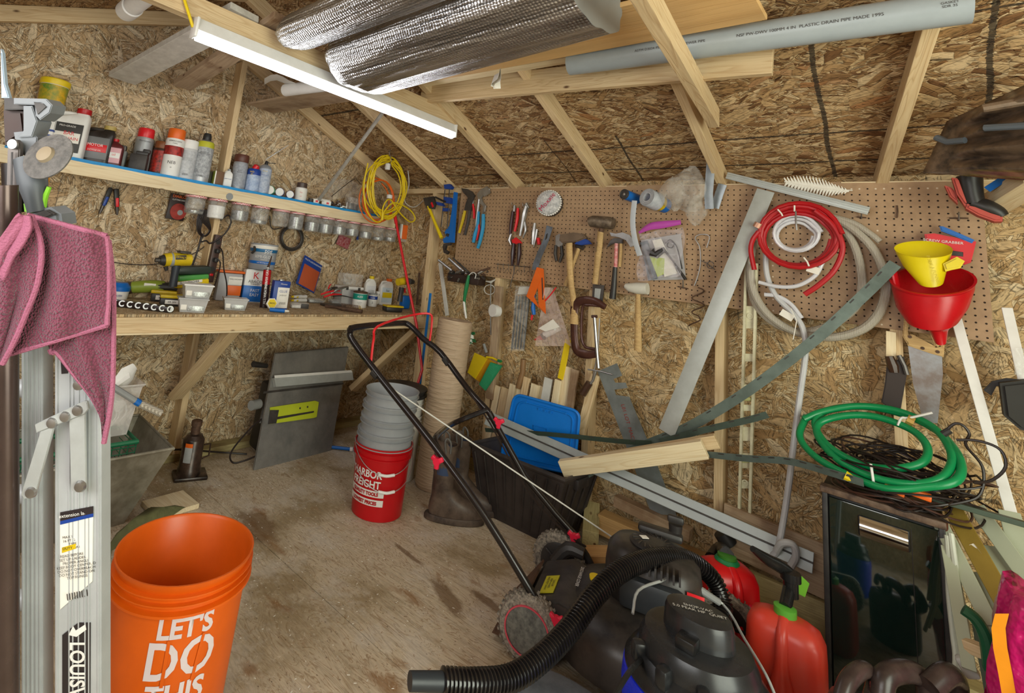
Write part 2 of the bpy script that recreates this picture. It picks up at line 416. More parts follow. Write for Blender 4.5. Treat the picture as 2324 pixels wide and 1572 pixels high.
for (x0, x1, y0, y1) in ((XA, -2.02, -1.497, YB), (-2.018, 0.42, -1.497, YB), (0.422, XB, -1.497, YB), (XA, -0.80, YA, -1.50), (-0.798, XB, YA, -1.50)):
    B().box(((x0+x1)/2, (y0+y1)/2, -0.0095), (x1-x0, y1-y0, 0.019), None, 0.0012).out('plywood_sheet', m_floor, floor, smooth=0)

# side wall (pegboard wall)
wall_right = struct(bpy.data.objects.new('wall_right', None)); COL.objects.link(wall_right)
for (x0, x1) in ((-3.2, -1.303), (-1.30, 0.598), (0.60, 1.55)):
    B().box(((x0+x1)/2, 0.095, 0.97), (x1-x0, 0.011, 1.98)).out('strand_board_panel', m_osb_r, wall_right, smooth=0)
for x in (-2.60, -1.96, -1.30, -0.65, -0.02, 0.60, 1.2):
    board('stud', (x, 0.0445, 0.04), (x, 0.0445, 1.80), 0.038, 0.089, m_pine, wall_right, up=(0, 1, 0))
board('bottom_plate', (-3.1, 0.0445, 0.0195), (1.5, 0.0445, 0.0195), 0.089, 0.038, m_green_wood, wall_right)
board('top_plate', (-3.1, 0.0445, 1.816), (1.5, 0.0445, 1.816), 0.089, 0.038, m_pine, wall_right)

# gable wall
wall_left = struct(bpy.data.objects.new('wall_left', None)); COL.objects.link(wall_left)
ZR = 1.91; RY = -1.80; RZ = ZR+0.4*1.80
def gab(y): return ZR-0.4*y if y > RY else RZ-0.4*(RY-y)
for (y0, y1) in ((0.10, -1.098), (-1.10, -2.318), (-2.32, -3.7)):
    ys = [y0, y1]
    if y0 > RY > y1: ys = [y0, RY, y1]
    pts = [(-3.106, y, -0.02) for y in (y0, y1)] + [(-3.106, y, gab(y)) for y in reversed(ys)]
    B().prism(pts, (-0.011, 0, 0)).out('strand_board_panel', m_osb_g, wall_left, smooth=0)
for y in (-1.495, -3.3):
    top = gab(y)-0.10
    board('stud', (-3.0615, y, 0.04), (-3.0615, y, top), 0.038, 0.089, m_pine, wall_left, up=(1, 0, 0))
board('bottom_plate', (-3.0615, 0.0, 0.0195), (-3.0615, -3.7, 0.0195), 0.089, 0.038, m_green_wood, wall_left)

# walls behind and beside the camera; daylight comes in through the doorway, added fill light at the rear opening
wall_back = struct(bpy.data.objects.new('wall_back', None)); COL.objects.link(wall_back)
for (x0, x1, z0, z1) in ((-3.1, 1.55, 0, 1.0), (-3.1, -1.5, 1.0, 1.95), (0.3, 1.55, 1.0, 1.95)):
    B().box(((x0+x1)/2, -3.705, (z0+z1)/2), (x1-x0, 0.011, z1-z0)).out('strand_board_panel', m_osb_r, wall_back, smooth=0)
wall_front = struct(bpy.data.objects.new('wall_front', None)); COL.objects.link(wall_front)
B().prism([(1.55, 0.1, 0), (1.55, 0.1, 1.87), (1.55, RY, RZ), (1.55, -1.4, 2.0), (1.55, -1.4, 0)], (0.011, 0, 0)).out('strand_board_panel', m_osb_g, wall_front, smooth=0)
B().prism([(1.55, -1.4, 2.0), (1.55, RY, RZ), (1.55, -3.7, 1.95), (1.55, -3.0, 2.0)], (0.011, 0, 0)).out('strand_board_panel', m_osb_g, wall_front, smooth=0)
B().box((1.55, -3.35, 0.99), (0.011, 0.7, 1.98)).out('strand_board_panel', m_osb_g, wall_front, smooth=0)

# roof
ceiling = struct(bpy.data.objects.new('ceiling', None)); COL.objects.link(ceiling)
for (x0, x1) in ((-3.2, -2.0), (-1.995, 0.43), (0.435, 1.6)):
    for (y0, y1) in ((0.30, -0.777), (-0.783, RY)):
        pts = [(x0, y0, gab(y0)), (x1, y0, gab(y0)), (x1, y1, gab(y1)), (x0, y1, gab(y1))]
        B().prism(pts, (0, 0.0045, 0.011)).out('roof_sheet', m_osb_roof, ceiling, smooth=0)
    pts = [(x0, RY, RZ), (x1, RY, RZ), (x1, -3.9, gab(-3.9)), (x0, -3.9, gab(-3.9))]
    B().prism(pts, (0, -0.0045, 0.011)).out('roof_sheet', m_osb_roof, ceiling, smooth=0)
RD = 0.079
for s_ in (1, -1):
    ya, yb = (0.30, RY) if s_ > 0 else (RY, -3.9)
    B().prism([(-3.25, ya, gab(ya)+.016), (1.65, ya, gab(ya)+.016), (1.65, yb, gab(yb)+.016), (-3.25, yb, gab(yb)+.016)], (0, 0, 0.006)).out('light_leak_cover', M('2a2826', 0.9), ceiling, smooth=0)  # unseen cover added above the sheets to stop light leaking through seams
rafx = (-3.075, -2.49, -1.88, -1.262, -0.645, -0.035, 0.58, 1.19)
for x in rafx:
    off = V((0, 0.4, 1)).normalized()*(-RD/2-0.002)
    sk = .18 if x == -0.035 else 0.0
    a, b = V((x-sk*.15, 0.15, gab(0.15)))+off, V((x-sk*(RY+.03), RY+0.03, gab(RY+0.03)))+off
    board('rafter', a, b, 0.040, RD, m_pine, ceiling, up=(0, 0.4, 1))
    off = V((0, -0.4, 1)).normalized()*(-RD/2-0.002)
    a, b = V((x, -3.7, gab(-3.7)))+off, V((x, RY-0.03, gab(RY-0.03)))+off
    board('rafter', a, b, 0.040, RD, m_pine, ceiling, up=(0, -0.4, 1))
# tie beams across the shed
board('tie_beam', (-1.905, -0.50, 2.128), (-1.905, -3.2, 2.128), 0.045, 0.085, m_pine, ceiling)
board('tie_beam', (-0.570, -0.46, 2.045), (-0.44, -1.75, 2.045), 0.040, 0.085, m_pine, ceiling)
# ================================================================== THINGS LYING ON AND HANGING FROM THE ROOF TIMBERS
m_black = M('1c1b1c', 0.45, dirt=0.35, dirtcol='4b4642', scale=9)
m_blackp = M('151516', 0.28, dirt=0.2, dirtcol='3a3836')
m_dark = M('2b2725', 0.5, dirt=0.4, dirtcol='57504a')
m_white = M('e6e4e0', 0.4, dirt=0.2, dirtcol='b9b3a8')
m_offwhite = M('cfcdc6', 0.5, dirt=0.3, dirtcol='a39d90')
m_steel = M('b9b9b8', 0.35, 0.9, dirt=0.4, dirtcol='6e6a66')
m_darksteel = M('6b6765', 0.45, 0.85, dirt=0.5, dirtcol='3c3632')
m_rust = M('6f5443', 0.7, 0.4, dirt=0.7, dirtcol='3a2a20', scale=30)
m_red = M('b3141c', 0.38, dirt=0.2, dirtcol='6e0f10')
m_redb = M('d42027', 0.35, dirt=0.15)
m_blue = M('1766b8', 0.35, dirt=0.1)
m_dblue = M('1b3f8f', 0.4, dirt=0.15)
m_yellow = M('e3c51a', 0.4, dirt=0.15, dirtcol='a8881a')
m_orange = M('e2661c', 0.42, dirt=0.15, dirtcol='a8470f')
m_green = M('177a44', 0.4, dirt=0.2)
m_grey = M('8f9190', 0.45, dirt=0.2)
m_alu = M('b4b8b6', 0.42, 0.25, dirt=0.3, dirtcol='8d8b88')
m_paper = M('e9e5dc', 0.6, dirt=0.25, dirtcol='c4bba9')
m_brown = M('3a2418', 0.35, dirt=0.35, dirtcol='5d4433')
m_clear = clear_mat('clear_plastic', 'e9e9e6', 0.14, 0.12)
m_clearb = clear_mat('cloudy_plastic_bag', 'dcd6cc', 0.17, 0.12)

ZS_ = 1.582
# LED strip fixture under the tie beam
t = thing('strip_light', 'long white strip light glowing on the side of the upper tie beam', 'light', (-1.862, -1.5, 2.0))
b = B(); b.prism([(-1.878, -2.265, 2.085), (-1.845, -2.265, 2.075), (-1.828, -2.265, 2.025), (-1.845, -2.265, 2.012), (-1.878, -2.265, 2.018)], (0, 1.54, 0)); b.out('housing', m_white, t, smooth=0)
mt = NT('lit_diffuser'); mt.set(Base_Color=(1, 1, 1, 1), Emission_Color=(0.93, 0.95, 1.0, 1), Emission_Strength=17.0)
b = B(); b.tube([(-1.855, -2.25, 2.008), (-1.855, -0.735, 2.008)], 0.019, 12); b.out('diffuser', mt.m, t)
for y in (-2.262, -0.728): B().box((-1.853, y, 2.035), (0.052, 0.012, 0.078), None, 0.004).out('end_cap', m_white, t)
tag(B().tube([oX(415, -12, -1.87), oX(428, 30, -1.86), oX(438, 62, -1.86)], 0.006, 8, sm=4).out('yellow_lead', m_yellow), 'yellow cord feeding the end of the strip light', 'cord')

# foil insulation
def foil():
    n = NT('foil_bubble_wrap'); tc = n.n('ShaderNodeTexCoord').outputs['Object']
    q = n.n('ShaderNodeVectorMath', operation='MULTIPLY', ins={0: tc, 1: (85, 85, 85)}).outputs[0]
    vo = n.n('ShaderNodeTexVoronoi', ins={'Vector': q, 'Scale': 1.0, 'Randomness': 0.25}).outputs['Distance']
    nz = n.n('ShaderNodeTexNoise', ins={'Vector': n.n('ShaderNodeVectorMath', operation='MULTIPLY', ins={0: tc, 1: (1.4, 12, 12)}).outputs[0], 'Scale': 1.6, 'Detail': 5.0}).outputs[0]
    n.set(Base_Color=n.ramp(nz, [(0.3, srgb('8d8b8c')), (0.7, srgb('d9d8d8'))]), Metallic=0.95, Roughness=n.math('ADD', n.math('MULTIPLY', nz, 0.2), 0.18))
    n.bump(n.math('ADD', n.math('MULTIPLY', vo, -1.0), n.math('MULTIPLY', nz, 3.5)), 0.006)
    return n.m
m_foil = foil()
def foil_roll(name, label, p0, p1, a, bb, seed, cat='insulation', fold=0.0):
    rnd = random.Random(seed); p0, p1 = V(p0), V(p1); R = frame(p1-p0); rows = []; N = 26
    ph = [rnd.random()*6 for _ in range(6)]
    for i in range(N+1):
        u = i/N; e = 1.0
        if i == 0: e = 0.80
        if i == 1: e = 0.95
        c = p0.lerp(p1, u); r = []
        for k in range(64):
            th = 2*PI*k/64
            w = 1+0.035*math.sin(3*th+ph[0]+u*2)+0.025*math.sin(7*th+ph[1]-u*3)+0.02*math.sin(13*th+ph[2])
            r.append(c + R @ V((0, a*w*e*math.cos(th+fold), bb*w*e*math.sin(th+fold))))
        rows.append(r)
    t = thing(name, label, cat, p0, 'foil insulation rolls over the ties')
    B().grid(rows, closed=True).out('foil_sheet', m_foil, t, smooth=60)
    B().prism(rows[-1], (p1-p0).normalized()*0.002).out('roll_end', m_grey, t)
    # rolled layers seen at the end
    for q, s_ in enumerate((0.74, 0.52, 0.3)):
        r0 = [p0 + R @ V((0.012*q, a*s_*math.cos(2*PI*k/40), bb*s_*math.sin(2*PI*k/40))) for k in range(40)]
        r1 = [x+(p1-p0)*0.2 for x in r0]
        B().grid([r0, r1], closed=True).out('inner_layer', m_foil, t, smooth=60)
    return t
foil_roll('foil_roll', 'big roll of silver foil bubble insulation hanging over the strip light', (-1.775, -1.56, 2.120), (-0.63, -1.58, 2.165), 0.21, 0.135, 3)
foil_roll('foil_roll', 'smaller silver foil roll left of the big one under the rafters', (-1.80, -1.90, 2.14), (-0.6, -1.88, 2.17), 0.085, 0.072, 9)
tag(B().grid([[(-1.16+0.05*math.cos(k), -1.36+0.03*k+0.01*j, 2.065-0.035*abs(j-1)+0.004*math.sin(k*3+j)) for k in range(5)] for j in range(3)]).out('paper_scrap', m_paper), 'torn white paper scrap clinging to the big foil roll', 'scrap')

# planks and pipes on the ties
def lumber(name, label, cat, p0, p1, w, th, mat, up=(0, 0, 1), group=None, bev=0.002):
    o = board(name, p0, p1, w, th, mat, None, up, bev); tag(o, label, cat, group); return o
lumber('plywood_plank', 'wide plywood plank lying on the ties below the foil roll', 'plank', (-1.70, -1.22, 2.215), (-0.27, -1.24, 2.175), 0.30, 0.018, wood('orange_plywood', 'd9b27a', 'b98a50', ring=4, knots=False))
lumber('board', 'long pine board on the ties, closest to the pegboard', 'plank', oY(960, 212, -0.93), oY(1755, 133, -0.86), 0.032, 0.118, m_pine)
lumber('board', 'thin pine strip stacked above the long board on the ties', 'plank', (-1.86, -1.02, 2.232), (-0.75, -0.98, 2.215), 0.06, 0.019, m_pine2)
lumber('board', 'white painted board jutting over the left gable from the ties', 'plank', (-2.95, -2.185, 2.05), (-1.93, -2.048, 2.214), 0.14, 0.030, m_white_wood)
lumber('board', 'brown printed board jutting out right of the white board', 'plank', (-2.84, -1.915, 2.08), (-1.82, -1.925, 2.21), 0.10, 0.032, m_pine_old)
def pipe(name, label, p0, p1, r, mat, hub=False, cat='pipe'):
    p0, p1 = V(p0), V(p1); t = thing(name, label, cat, p0)
    d = (p1-p0).normalized(); L = (p1-p0).length
    B().lathe([(r*0.9, 0.01), (r*0.9, 0), (r, 0), (r, L), (r*0.9, L), (r*0.9, L-0.01)], p0, d, 28, cap0=True, cap1=True).out('pipe_wall', mat, t)
    if hub:
        B().lathe([(r*1.0, -0.03), (r*1.14, -0.03), (r*1.16, 0.0), (r*1.16, 0.05), (r*1.02, 0.055)], p0, d, 28, cap0=True, cap1=False).out('coupling', mat, t)
    return t
m_pvc = M('9ba3a8', 0.35, dirt=0.15)
p = pipe('drain_pipe', 'long grey plastic pipe with printed lettering above the planks', (-0.98, -1.03, 2.175), (0.185, -0.955, 2.150), 0.050, m_pvc)
pa, pb = V((-0.98, -1.03, 2.175)), V((0.185, -0.955, 2.150)); dd = (pb-pa).normalized()
for s_, wd_, sz in ((0.40, 'ASTM D3034 PSM SDR 35 PVC SEWER PIPE', 0.013), (0.80, 'NSF PW-DWV 100MM 4 IN  PLASTIC DRAIN PIPE MADE 1995', 0.014), (1.12, 'GASKET\nSDR 35', 0.010)):
    c = pa+dd*s_; nrm = (CAM-c); nrm = (nrm-dd*nrm.dot(dd)).normalized(); upv = nrm.cross(dd)
    nrm2 = (nrm+upv*0.25).normalized(); up2 = nrm2.cross(dd)
    text(B, wd_, sz, c+nrm2*0.0505, (dd, up2, nrm2), m_dark, p)
P0 = oZ(292, 22, 2.20)
pipe('vent_pipe', 'short white plastic pipe with coupling at top left', P0, P0+V((1.1, 0.02, 0.03)), 0.038, m_white, hub=True)
# crumpled white paper behind the light
t = thing('paper_roll', 'white paper roll lying behind the strip light', 'paper', oZ(640, 212, 2.15))
a_, b_ = oZ(648, 205, 2.14), oZ(760, 190, 2.14)
B().tube([a_, b_], 0.035, 14).out('roll', m_white, t)
B().grid([[oZ(600+14*k, 178-10*math.sin(k*0.9)+j*7, 2.16+0.01*j) for k in range(6)] for j in range(3)]).out('torn_sheet', m_white, t)
lumber('plywood_offcut', 'thin plywood offcut resting on the gable end behind the light', 'plank', oZ(575, 240, 2.12)+V((0.0, 0.05, 0)), oZ(790, 212, 2.14), 0.20, 0.012, m_pine_old)
# grey stick leaning from the shelf up to a rafter
lumber('stick', 'grey weathered stick leaning from the shelf to a rafter', 'stick', V((-2.98, oX(722, 428, -2.98).y, ZS_+.002)), oR(868, 256, 1.82), 0.022, 0.014, M('aaa59c', 0.6, dirt=0.5, dirtcol='7d766b', scale=25))

# yellow extension cord hung in a bundle, orange cord behind it
def loops(cx, cy, rx, ry, n, X, seed, jit=6, tilt=0.0, droop=0.0):
    rnd = random.Random(seed); pts = []
    for i in range(n):
        a, b2 = rx*(0.72+0.36*rnd.random()), ry*(0.80+0.25*rnd.random()); ox = rnd.uniform(-jit, jit)
        for k in range(14):
            th = 2*PI*k/14+PI/2
            px = cx+ox+a*math.cos(th); py = cy-b2*math.sin(th)+(ry-b2)*(1 if math.sin(th) > 0 else -1)*0.3+droop*max(0, -math.sin(th))*rnd.random()
            pts.append(oX(px+tilt*(cy-py), py, X+rnd.uniform(-0.012, 0.012)))
    return pts
t = thing('extension_cord', 'bright yellow extension cord hanging in a long coiled bundle', 'cord', oX(880, 360, -2.78))
B().tube(loops(876, 425, 44, 70, 9, -2.78, 4), 0.0052, 7, sm=2).out('coil', m_yellow, t)
B().tube([oX(x, y, -2.76) for x, y in ((835, 370), (826, 420), (830, 470), (848, 500), (865, 500), (870, 468), (885, 452), (905, 480), (930, 503), (942, 496), (930, 476), (895, 460), (872, 480), (868, 500))], 0.0055, 7, sm=5).out('loose_loop', m_yellow, t)
B().tube([oX(x, y, -2.75) for x, y in ((872, 380), (888, 366), (884, 345), (896, 330))], 0.003, 6, sm=4).out('hanging_hook', m_steel, t)
B().box(oX(880, 378, -2.74), (0.03, 0.03, 0.05), None, 0.006).out('plug', m_white, t)
B().box(oX(884, 446, -2.73), (0.03, 0.035, 0.03), None, 0.006).out('plug', m_white, t)
tag(B().tube(loops(858, 455, 36, 52, 4, -2.82, 11), 0.0045, 6, sm=2).out('coiled_lead', m_orange), 'orange cord looped behind the yellow extension cord', 'cord')
tag(B().tube([oX(x, y, -2.8) for x, y in ((925, 378), (928, 420), (918, 455), (938, 470), (960, 455), (975, 425), (990, 430))], 0.004, 7, sm=5).out('clear_tube', m_offwhite), 'thin clear tube looping beside the yellow cord', 'tube')
# ================================================================== SHELF ON THE GABLE WALL
ZS = 1.582; XS = -2.93
shelf = thing('wall_shelf', 'long pine shelf on the left gable wall full of cans', 'shelf', (-3.0, -1.1, 1.5))
board('shelf_plank', (-3.015, -2.62, ZS-0.010), (-3.015, -0.08, ZS-0.010), 0.165, 0.018, m_pine, shelf)
board('front_rail', (XS, -2.62, ZS-0.040), (XS, -0.08, ZS-0.040), 0.036, 0.080, m_pine2, shelf)
b = B(); ys = [-2.60+0.09*i for i in range(28)]
b.grid([[(XS-0.022, y, ZS+0.0022) for y in ys], [(XS+0.0185, y, ZS+0.0022+0.0008*math.sin(y*40)) for y in ys], [(XS+0.0195, y, ZS-0.013+0.002*math.sin(y*23)) for y in ys]])
b.out('blue_tape', M('1f8fd0', 0.5, dirt=0.3, dirtcol='0e5f96', scale=40), shelf, 'blue painter tape along the front edge')

def rad(xc, yc, X, wpx, Y=None):
    p = oX(xc, yc, X) if Y is None else oY(xc, yc, Y)
    d = -(p-CAM).dot(BK); return 0.53*wpx*d/F/math.sqrt(1+((xc-CX)/F)**2)
def put(xb, yb, yt, X, zs=None):
    p = oX(xb, yb, X); q = oX(xb, yt, X); h = (q.z-p.z)*1.07
    if zs is not None: p.z = zs
    return p, h
def cwrap(c, R, z, phi):
    return lambda x, y: V((c.x+R*math.cos(phi+x/R), c.y+R*math.sin(phi+x/R), z+y))
def facing(c): d = CAM-c; return math.atan2(d.y, d.x)
def lathed(name, label, cat, c, h, r, parts, texts=(), group=None, seg=22, loc=None, yaw=None):
    """upright round thing; parts = (part, material, [(radius share, height share)...][, label])"""
    t = thing(name, label, cat, c, group)
    lp = t
    for pt in parts:
        o = B().lathe([(r*a, h*q) for a, q in pt[2]], c, (0, 0, 1), seg).out(pt[0], pt[1], t, pt[3] if len(pt) > 3 else None)
        if pt[0] == 'label' or (pt[0] in ('body', 'can', 'bin_body') and lp is t): lp = o
    for tx in texts:
        body, sz, zf, mat = tx[:4]; dphi = tx[4] if len(tx) > 4 else 0; rr = tx[5] if len(tx) > 5 else 1.02
        text(B, body, sz, None, None, mat, lp, wrap=cwrap(c, r*rr+0.0006, c.z+h*zf, facing(c)+dphi))
    return t
def boxy(name, label, cat, c, size, yaw, mat, bev=0.004, parts=(), texts=(), group=None, body='body', tilt=None):
    """box standing on c; local x faces the camera side after yaw; parts/texts in local fractions"""
    t = thing(name, label, cat, c, group)
    R = Matrix.Rotation(yaw, 3, 'Z')
    if tilt: R = R @ tilt
    sx, sy, sz = size
    bo = B().box(V(c)+R @ V((0, 0, sz/2)), size, R, bev).out(body, mat, t)
    for pt in parts:   # (name, mat, (x,y,z) centre in metres, size, bev)
        B().box(V(c)+R @ V(pt[2]), pt[3], R, pt[4] if len(pt) > 4 else 0.001).out(pt[0], pt[1], t)
    for tx in texts:   # on the +x face: (body, size, y, z, mat)
        text(B, tx[0], tx[1], V(c)+R @ V((sx/2+0.0012, tx[2], tx[3])), (R @ V((0, 1, 0)), R @ V((0, 0, 1)), R @ V((1, 0, 0))), tx[4], bo)
    return t
YAW = -0.45
m_silver = M('b5b6b6', 0.4, 0.5, dirt=0.25)
def can_parts(body, cap, label=None, lo=0.08, hi=0.72, capw=0.92):
    ps = [('can', body, [(0.94, 0), (1, 0.015), (1, 0.74), (0.93, 0.79), (0.72, 0.82)])]
    if label: ps.append(('label', label, [(1.01, lo), (1.015, lo+0.01), (1.015, hi-0.01), (1.01, hi)]))
    ps.append(('cap', cap, [(capw*0.97, 0.78), (capw, 0.79), (capw, 0.97), (capw*0.94, 1.0), (0, 1.0)]))
    return ps

# far left: tub on a bag box
c, h = put(88, 318, 232, -3.02, ZS); 
boxy('cleaner_box', 'white red and blue printed box at the far left of the shelf', 'box', c, (0.09, 0.125, 0.22), YAW, m_white, 0.004,
     parts=(('red_band', m_red, (0.0, 0, 0.035), (0.092, 0.127, 0.05)), ('blue_band', m_dblue, (0, 0, 0.085), (0.092, 0.127, 0.018)), ('blue_band', m_dblue, (0, 0, 0.115), (0.092, 0.127, 0.010))),
     texts=(('Miracle', 0.034, 0.0, 0.175, m_red), ('cleaner', 0.02, 0.0, 0.14, m_dblue)))
c2 = V((c.x, c.y+0.012, ZS+0.2215))
lathed('plant_food_tub', 'colourful round tub with yellow lid on top of the printed box', 'tub', c2, 0.155, 0.062,
       [('body', M('d8d3c0', 0.4), [(0.86, 0), (0.98, 0.8), (0.98, 0.82)]), ('label', M('d9a81c', 0.45, dirt=0.9, dirtcol='2f7d32', scale=22), [(0.885, 0.05), (0.99, 0.78)], 'printed label with green leaves'),
        ('lid', m_yellow, [(1.04, 0.80), (1.06, 0.82), (1.06, 0.97), (1.0, 1.0), (0, 1.0)])])
# white jug with black label
def jug(name, label, c, w, d, h, yaw, body, cap, lab, texts, neck=(0.28, 0.0), group=None, lab2=None):
    t = thing(name, label, 'jug', c, group); R = Matrix.Rotation(yaw, 3, 'Z')
    def ring(z, sw, sd, oy=0): return [V(c)+R @ V((d/2*sd*math.copysign(abs(math.cos(a))**0.5, math.cos(a)), oy+w/2*sw*math.copysign(abs(math.sin(a))**0.5, math.sin(a)), z)) for a in [2*PI*k/28 for k in range(28)]]
    nx = neck[0]*w
    B().grid([ring(0, .93, .9), ring(h*.02, 1, 1), ring(h*.68, 1, 1), ring(h*.76, .92, .92, nx*.15), ring(h*.84, .60, .7, nx*.7), ring(h*.88, .34, .5, nx), ring(h*.93, .32, .46, nx)], closed=True, cap=True).out('body', body, t)
    B().lathe([(0.19*w, h*.90), (0.2*w, h*.91), (0.2*w, h), (0, h)], V(c)+R @ V((0, nx, 0)), (0, 0, 1), 18).out('cap', cap, t)
    lo = t
    if lab: lo = B().box(V(c)+R @ V((d/2+0.0004, 0, h*.38)), (0.002, w*.82, h*.56), R, 0.0008).out('label', lab, t)
    if lab2: B().box(V(c)+R @ V((d/2+0.0016, 0, h*.38)), (0.002, w*.74, h*.2), R, 0.0008).out('label_panel', lab2, t)
    for tx in texts: text(B, tx[0], tx[1], V(c)+R @ V((d/2+0.0032, tx[2], h*tx[3])), (R @ V((0, 1, 0)), R @ V((0, 0, 1)), R @ V((1, 0, 0))), tx[4], lo)
    # moulded grip
    B().tube([V(c)+R @ V((0, -w*.42, h*.70)), V(c)+R @ V((0, -w*.30, h*.86)), V(c)+R @ V((0, nx*.6, h*.88))], w*0.07, 8, sm=4).out('grip', body, t)
    return t
c, h = put(146, 347, 240, -2.99, ZS)
jug('oil_jug', 'white oil jug with black label and red cap on the shelf', c, 0.165, 0.085, h*1.03, YAW, m_white, m_red, M('3c3a38', 0.5), (('BAR', 0.026, 0.012, 0.46, m_redb), ('& CHAIN', 0.022, 0.012, 0.36, m_redb), ('lubricant', 0.012, 0, 0.285, m_white), ('PRO-GRADE', 0.013, 0, 0.60, m_white), ('BIODEGRADABLE OIL', 0.009, 0, 0.2, m_redb)), lab2=m_paper)
c, h = put(212, 368, 284, -3.0, ZS)
jug('motor_oil_bottle', 'dark brown oil bottle with gold cap and red label', c, 0.145, 0.075, h, YAW, M('2f2925', 0.3, dirt=0.3), M('b09a55', 0.4), M('707070', 0.4), (('MOTOR', 0.020, 0.0, 0.45, m_white), ('2-CYCLE OIL', 0.011, 0, 0.32, m_white)), neck=(0.30, 0), lab2=m_redb)
c, h = put(256, 372, 318, -2.965, ZS)
jug('small_oil_bottle', 'small dark red bottle with pink and white label', c, 0.075, 0.05, h+0.012, YAW, M('5a1f20', 0.35), m_red, M('d9a7ad', 0.5), (('oil', 0.018, 0, 0.4, m_redb),), neck=(-0.1, 0), lab2=m_white)
c, h = put(276, 352, 300, -3.05, ZS)
boxy('grey_box', 'small grey square cap bottle behind the red bottle', 'bottle', c, (0.05, 0.05, 0.10), YAW, m_grey, 0.006, parts=(('cap', m_darksteel, (0, 0, 0.115), (0.034, 0.034, 0.03), 0.004),))
c, h = put(312, 380, 328, -2.985, ZS)
boxy('black_box', 'plain black square bottle beside the red capped can', 'bottle', c, (0.07, 0.085, 0.09), YAW, m_dark, 0.006, parts=(('shoulder', m_black, (0.0, 0.012, 0.098), (0.06, 0.06, 0.02), 0.005), ('cap', m_black, (0, 0.03, 0.113), (0.035, 0.035, 0.022), 0.004)))
c, h = put(318, 372, 276, -3.055, ZS)
lathed('spray_can', 'silver spray can with a bright red cap', 'can', c, h, rad(318, 300, -3.05, 40), can_parts(m_silver, m_redb, M('9d9f9f', 0.4, 0.4)), (('Thompsons', 0.013, 0.70, m_dark),))
c, h = put(358, 385, 312, -3.02, ZS)
lathed('wax_can', 'brown can with red flower pattern behind orange capped can', 'can', c, h, rad(358, 350, -3.0, 36), can_parts(M('3b2317', 0.4), M('7a4420', 0.45), M('2b1b14', 0.45, dirt=1.0, dirtcol='b02a1c', scale=60)))
c, h = put(384, 394, 290, -2.975, ZS)
lathed('spray_can', 'tall white spray can with orange cap and red picture', 'can', c, h, rad(390, 340, -2.97, 42), can_parts(m_white, m_orange, None) + [('picture', M('b42a22', 0.45, dirt=0.8, dirtcol='551612', scale=50), [(1.012, .44), (1.018, .45), (1.018, .62), (1.012, .63)])],
       (('SERRACLEAN', 0.012, 0.73, m_dark), ('TYPEN', 0.009, 0.68, m_dark), ('NEB', 0.024, 0.28, m_dark), ('20', 0.010, 0.18, m_dark)))
c, h = put(418, 402, 316, -2.985, ZS)
lathed('spray_can', 'white spray can with grey print right of orange cap can', 'can', c, h, rad(420, 360, -2.98, 38), can_parts(M('c9c9c9', 0.45), m_white, M('c3c4c6', 0.45, dirt=0.5, dirtcol='8b8c90', scale=70), capw=0.97), (('SEE BACK PANEL\nDIRECTIONS FOR\nUSE AND STORAGE', 0.007, 0.5, m_grey), ('IIIIIIII', 0.016, 0.12, m_dark)))
c, h = put(452, 412, 304, -2.975, ZS)
lathed('spray_can', 'silver foam can with black nozzle and lime shoulder', 'can', c, h, rad(460, 360, -2.97, 38),
       [('can', m_silver, [(0.95, 0), (1, 0.01), (1, 0.76), (0.9, 0.82), (0.5, 0.86)]), ('shoulder_band', M('b8b52e', 0.5), [(1.01, 0.70), (1.01, 0.76), (0.91, 0.82)]), ('nozzle', m_black, [(0.42, .84), (0.5, .86), (0.5, .94), (0.4, 1.0), (0, 1.0)]), ('label', M('b9bbbd', 0.5, dirt=0.6, dirtcol='53565c', scale=60), [(1.012, .1), (1.012, .69)])], (('IIIIIII', 0.014, 0.12, m_dark), ('GREAT STUFF\nWINDOW & DOOR', 0.008, 0.58, m_dark)))
c, h = put(476, 414, 378, -3.05, ZS)
boxy('dark_tin', 'dark olive tin left of the green and brown box', 'tin', c, (0.05, 0.05, 0.085), YAW, M('55513f', 0.5), 0.004)
c, h = put(492, 417, 377, -2.98, ZS)
boxy('small_box', 'small box with one green and one brown side', 'box', c, (0.045, 0.055, 0.088), -0.1, M('6f4f36', 0.55), 0.002, parts=(('green_side', M('93a03e', 0.5), (0.0, -0.0275, 0.044), (0.044, 0.002, 0.086)), ('pale_edge', m_paper, (0.0226, -0.024, 0.044), (0.001, 0.007, 0.088))))
c, h = put(514, 424, 386, -2.965, ZS)
jug('glue_bottle', 'small white squeeze bottle before the brown capped can', c, 0.052, 0.03, h+0.005, YAW, m_white, m_grey, None, (('NEW TUNE', 0.008, 0, 0.45, m_dblue),), neck=(0, 0))
c, h = put(538, 424, 348, -2.99, ZS)
lathed('spray_can', 'grey spray can with a wide brown cap', 'can', c, h, rad(540, 390, -2.98, 32), can_parts(M('9b9da1', 0.45, 0.3), M('5b3327', 0.45), M('a3a6ad', 0.5, dirt=0.5, dirtcol='6d7077', scale=70), capw=1.02), (('RUST\nPRIMER', 0.010, 0.5, m_dark),))
c, h = put(570, 431, 376, -2.965, ZS)
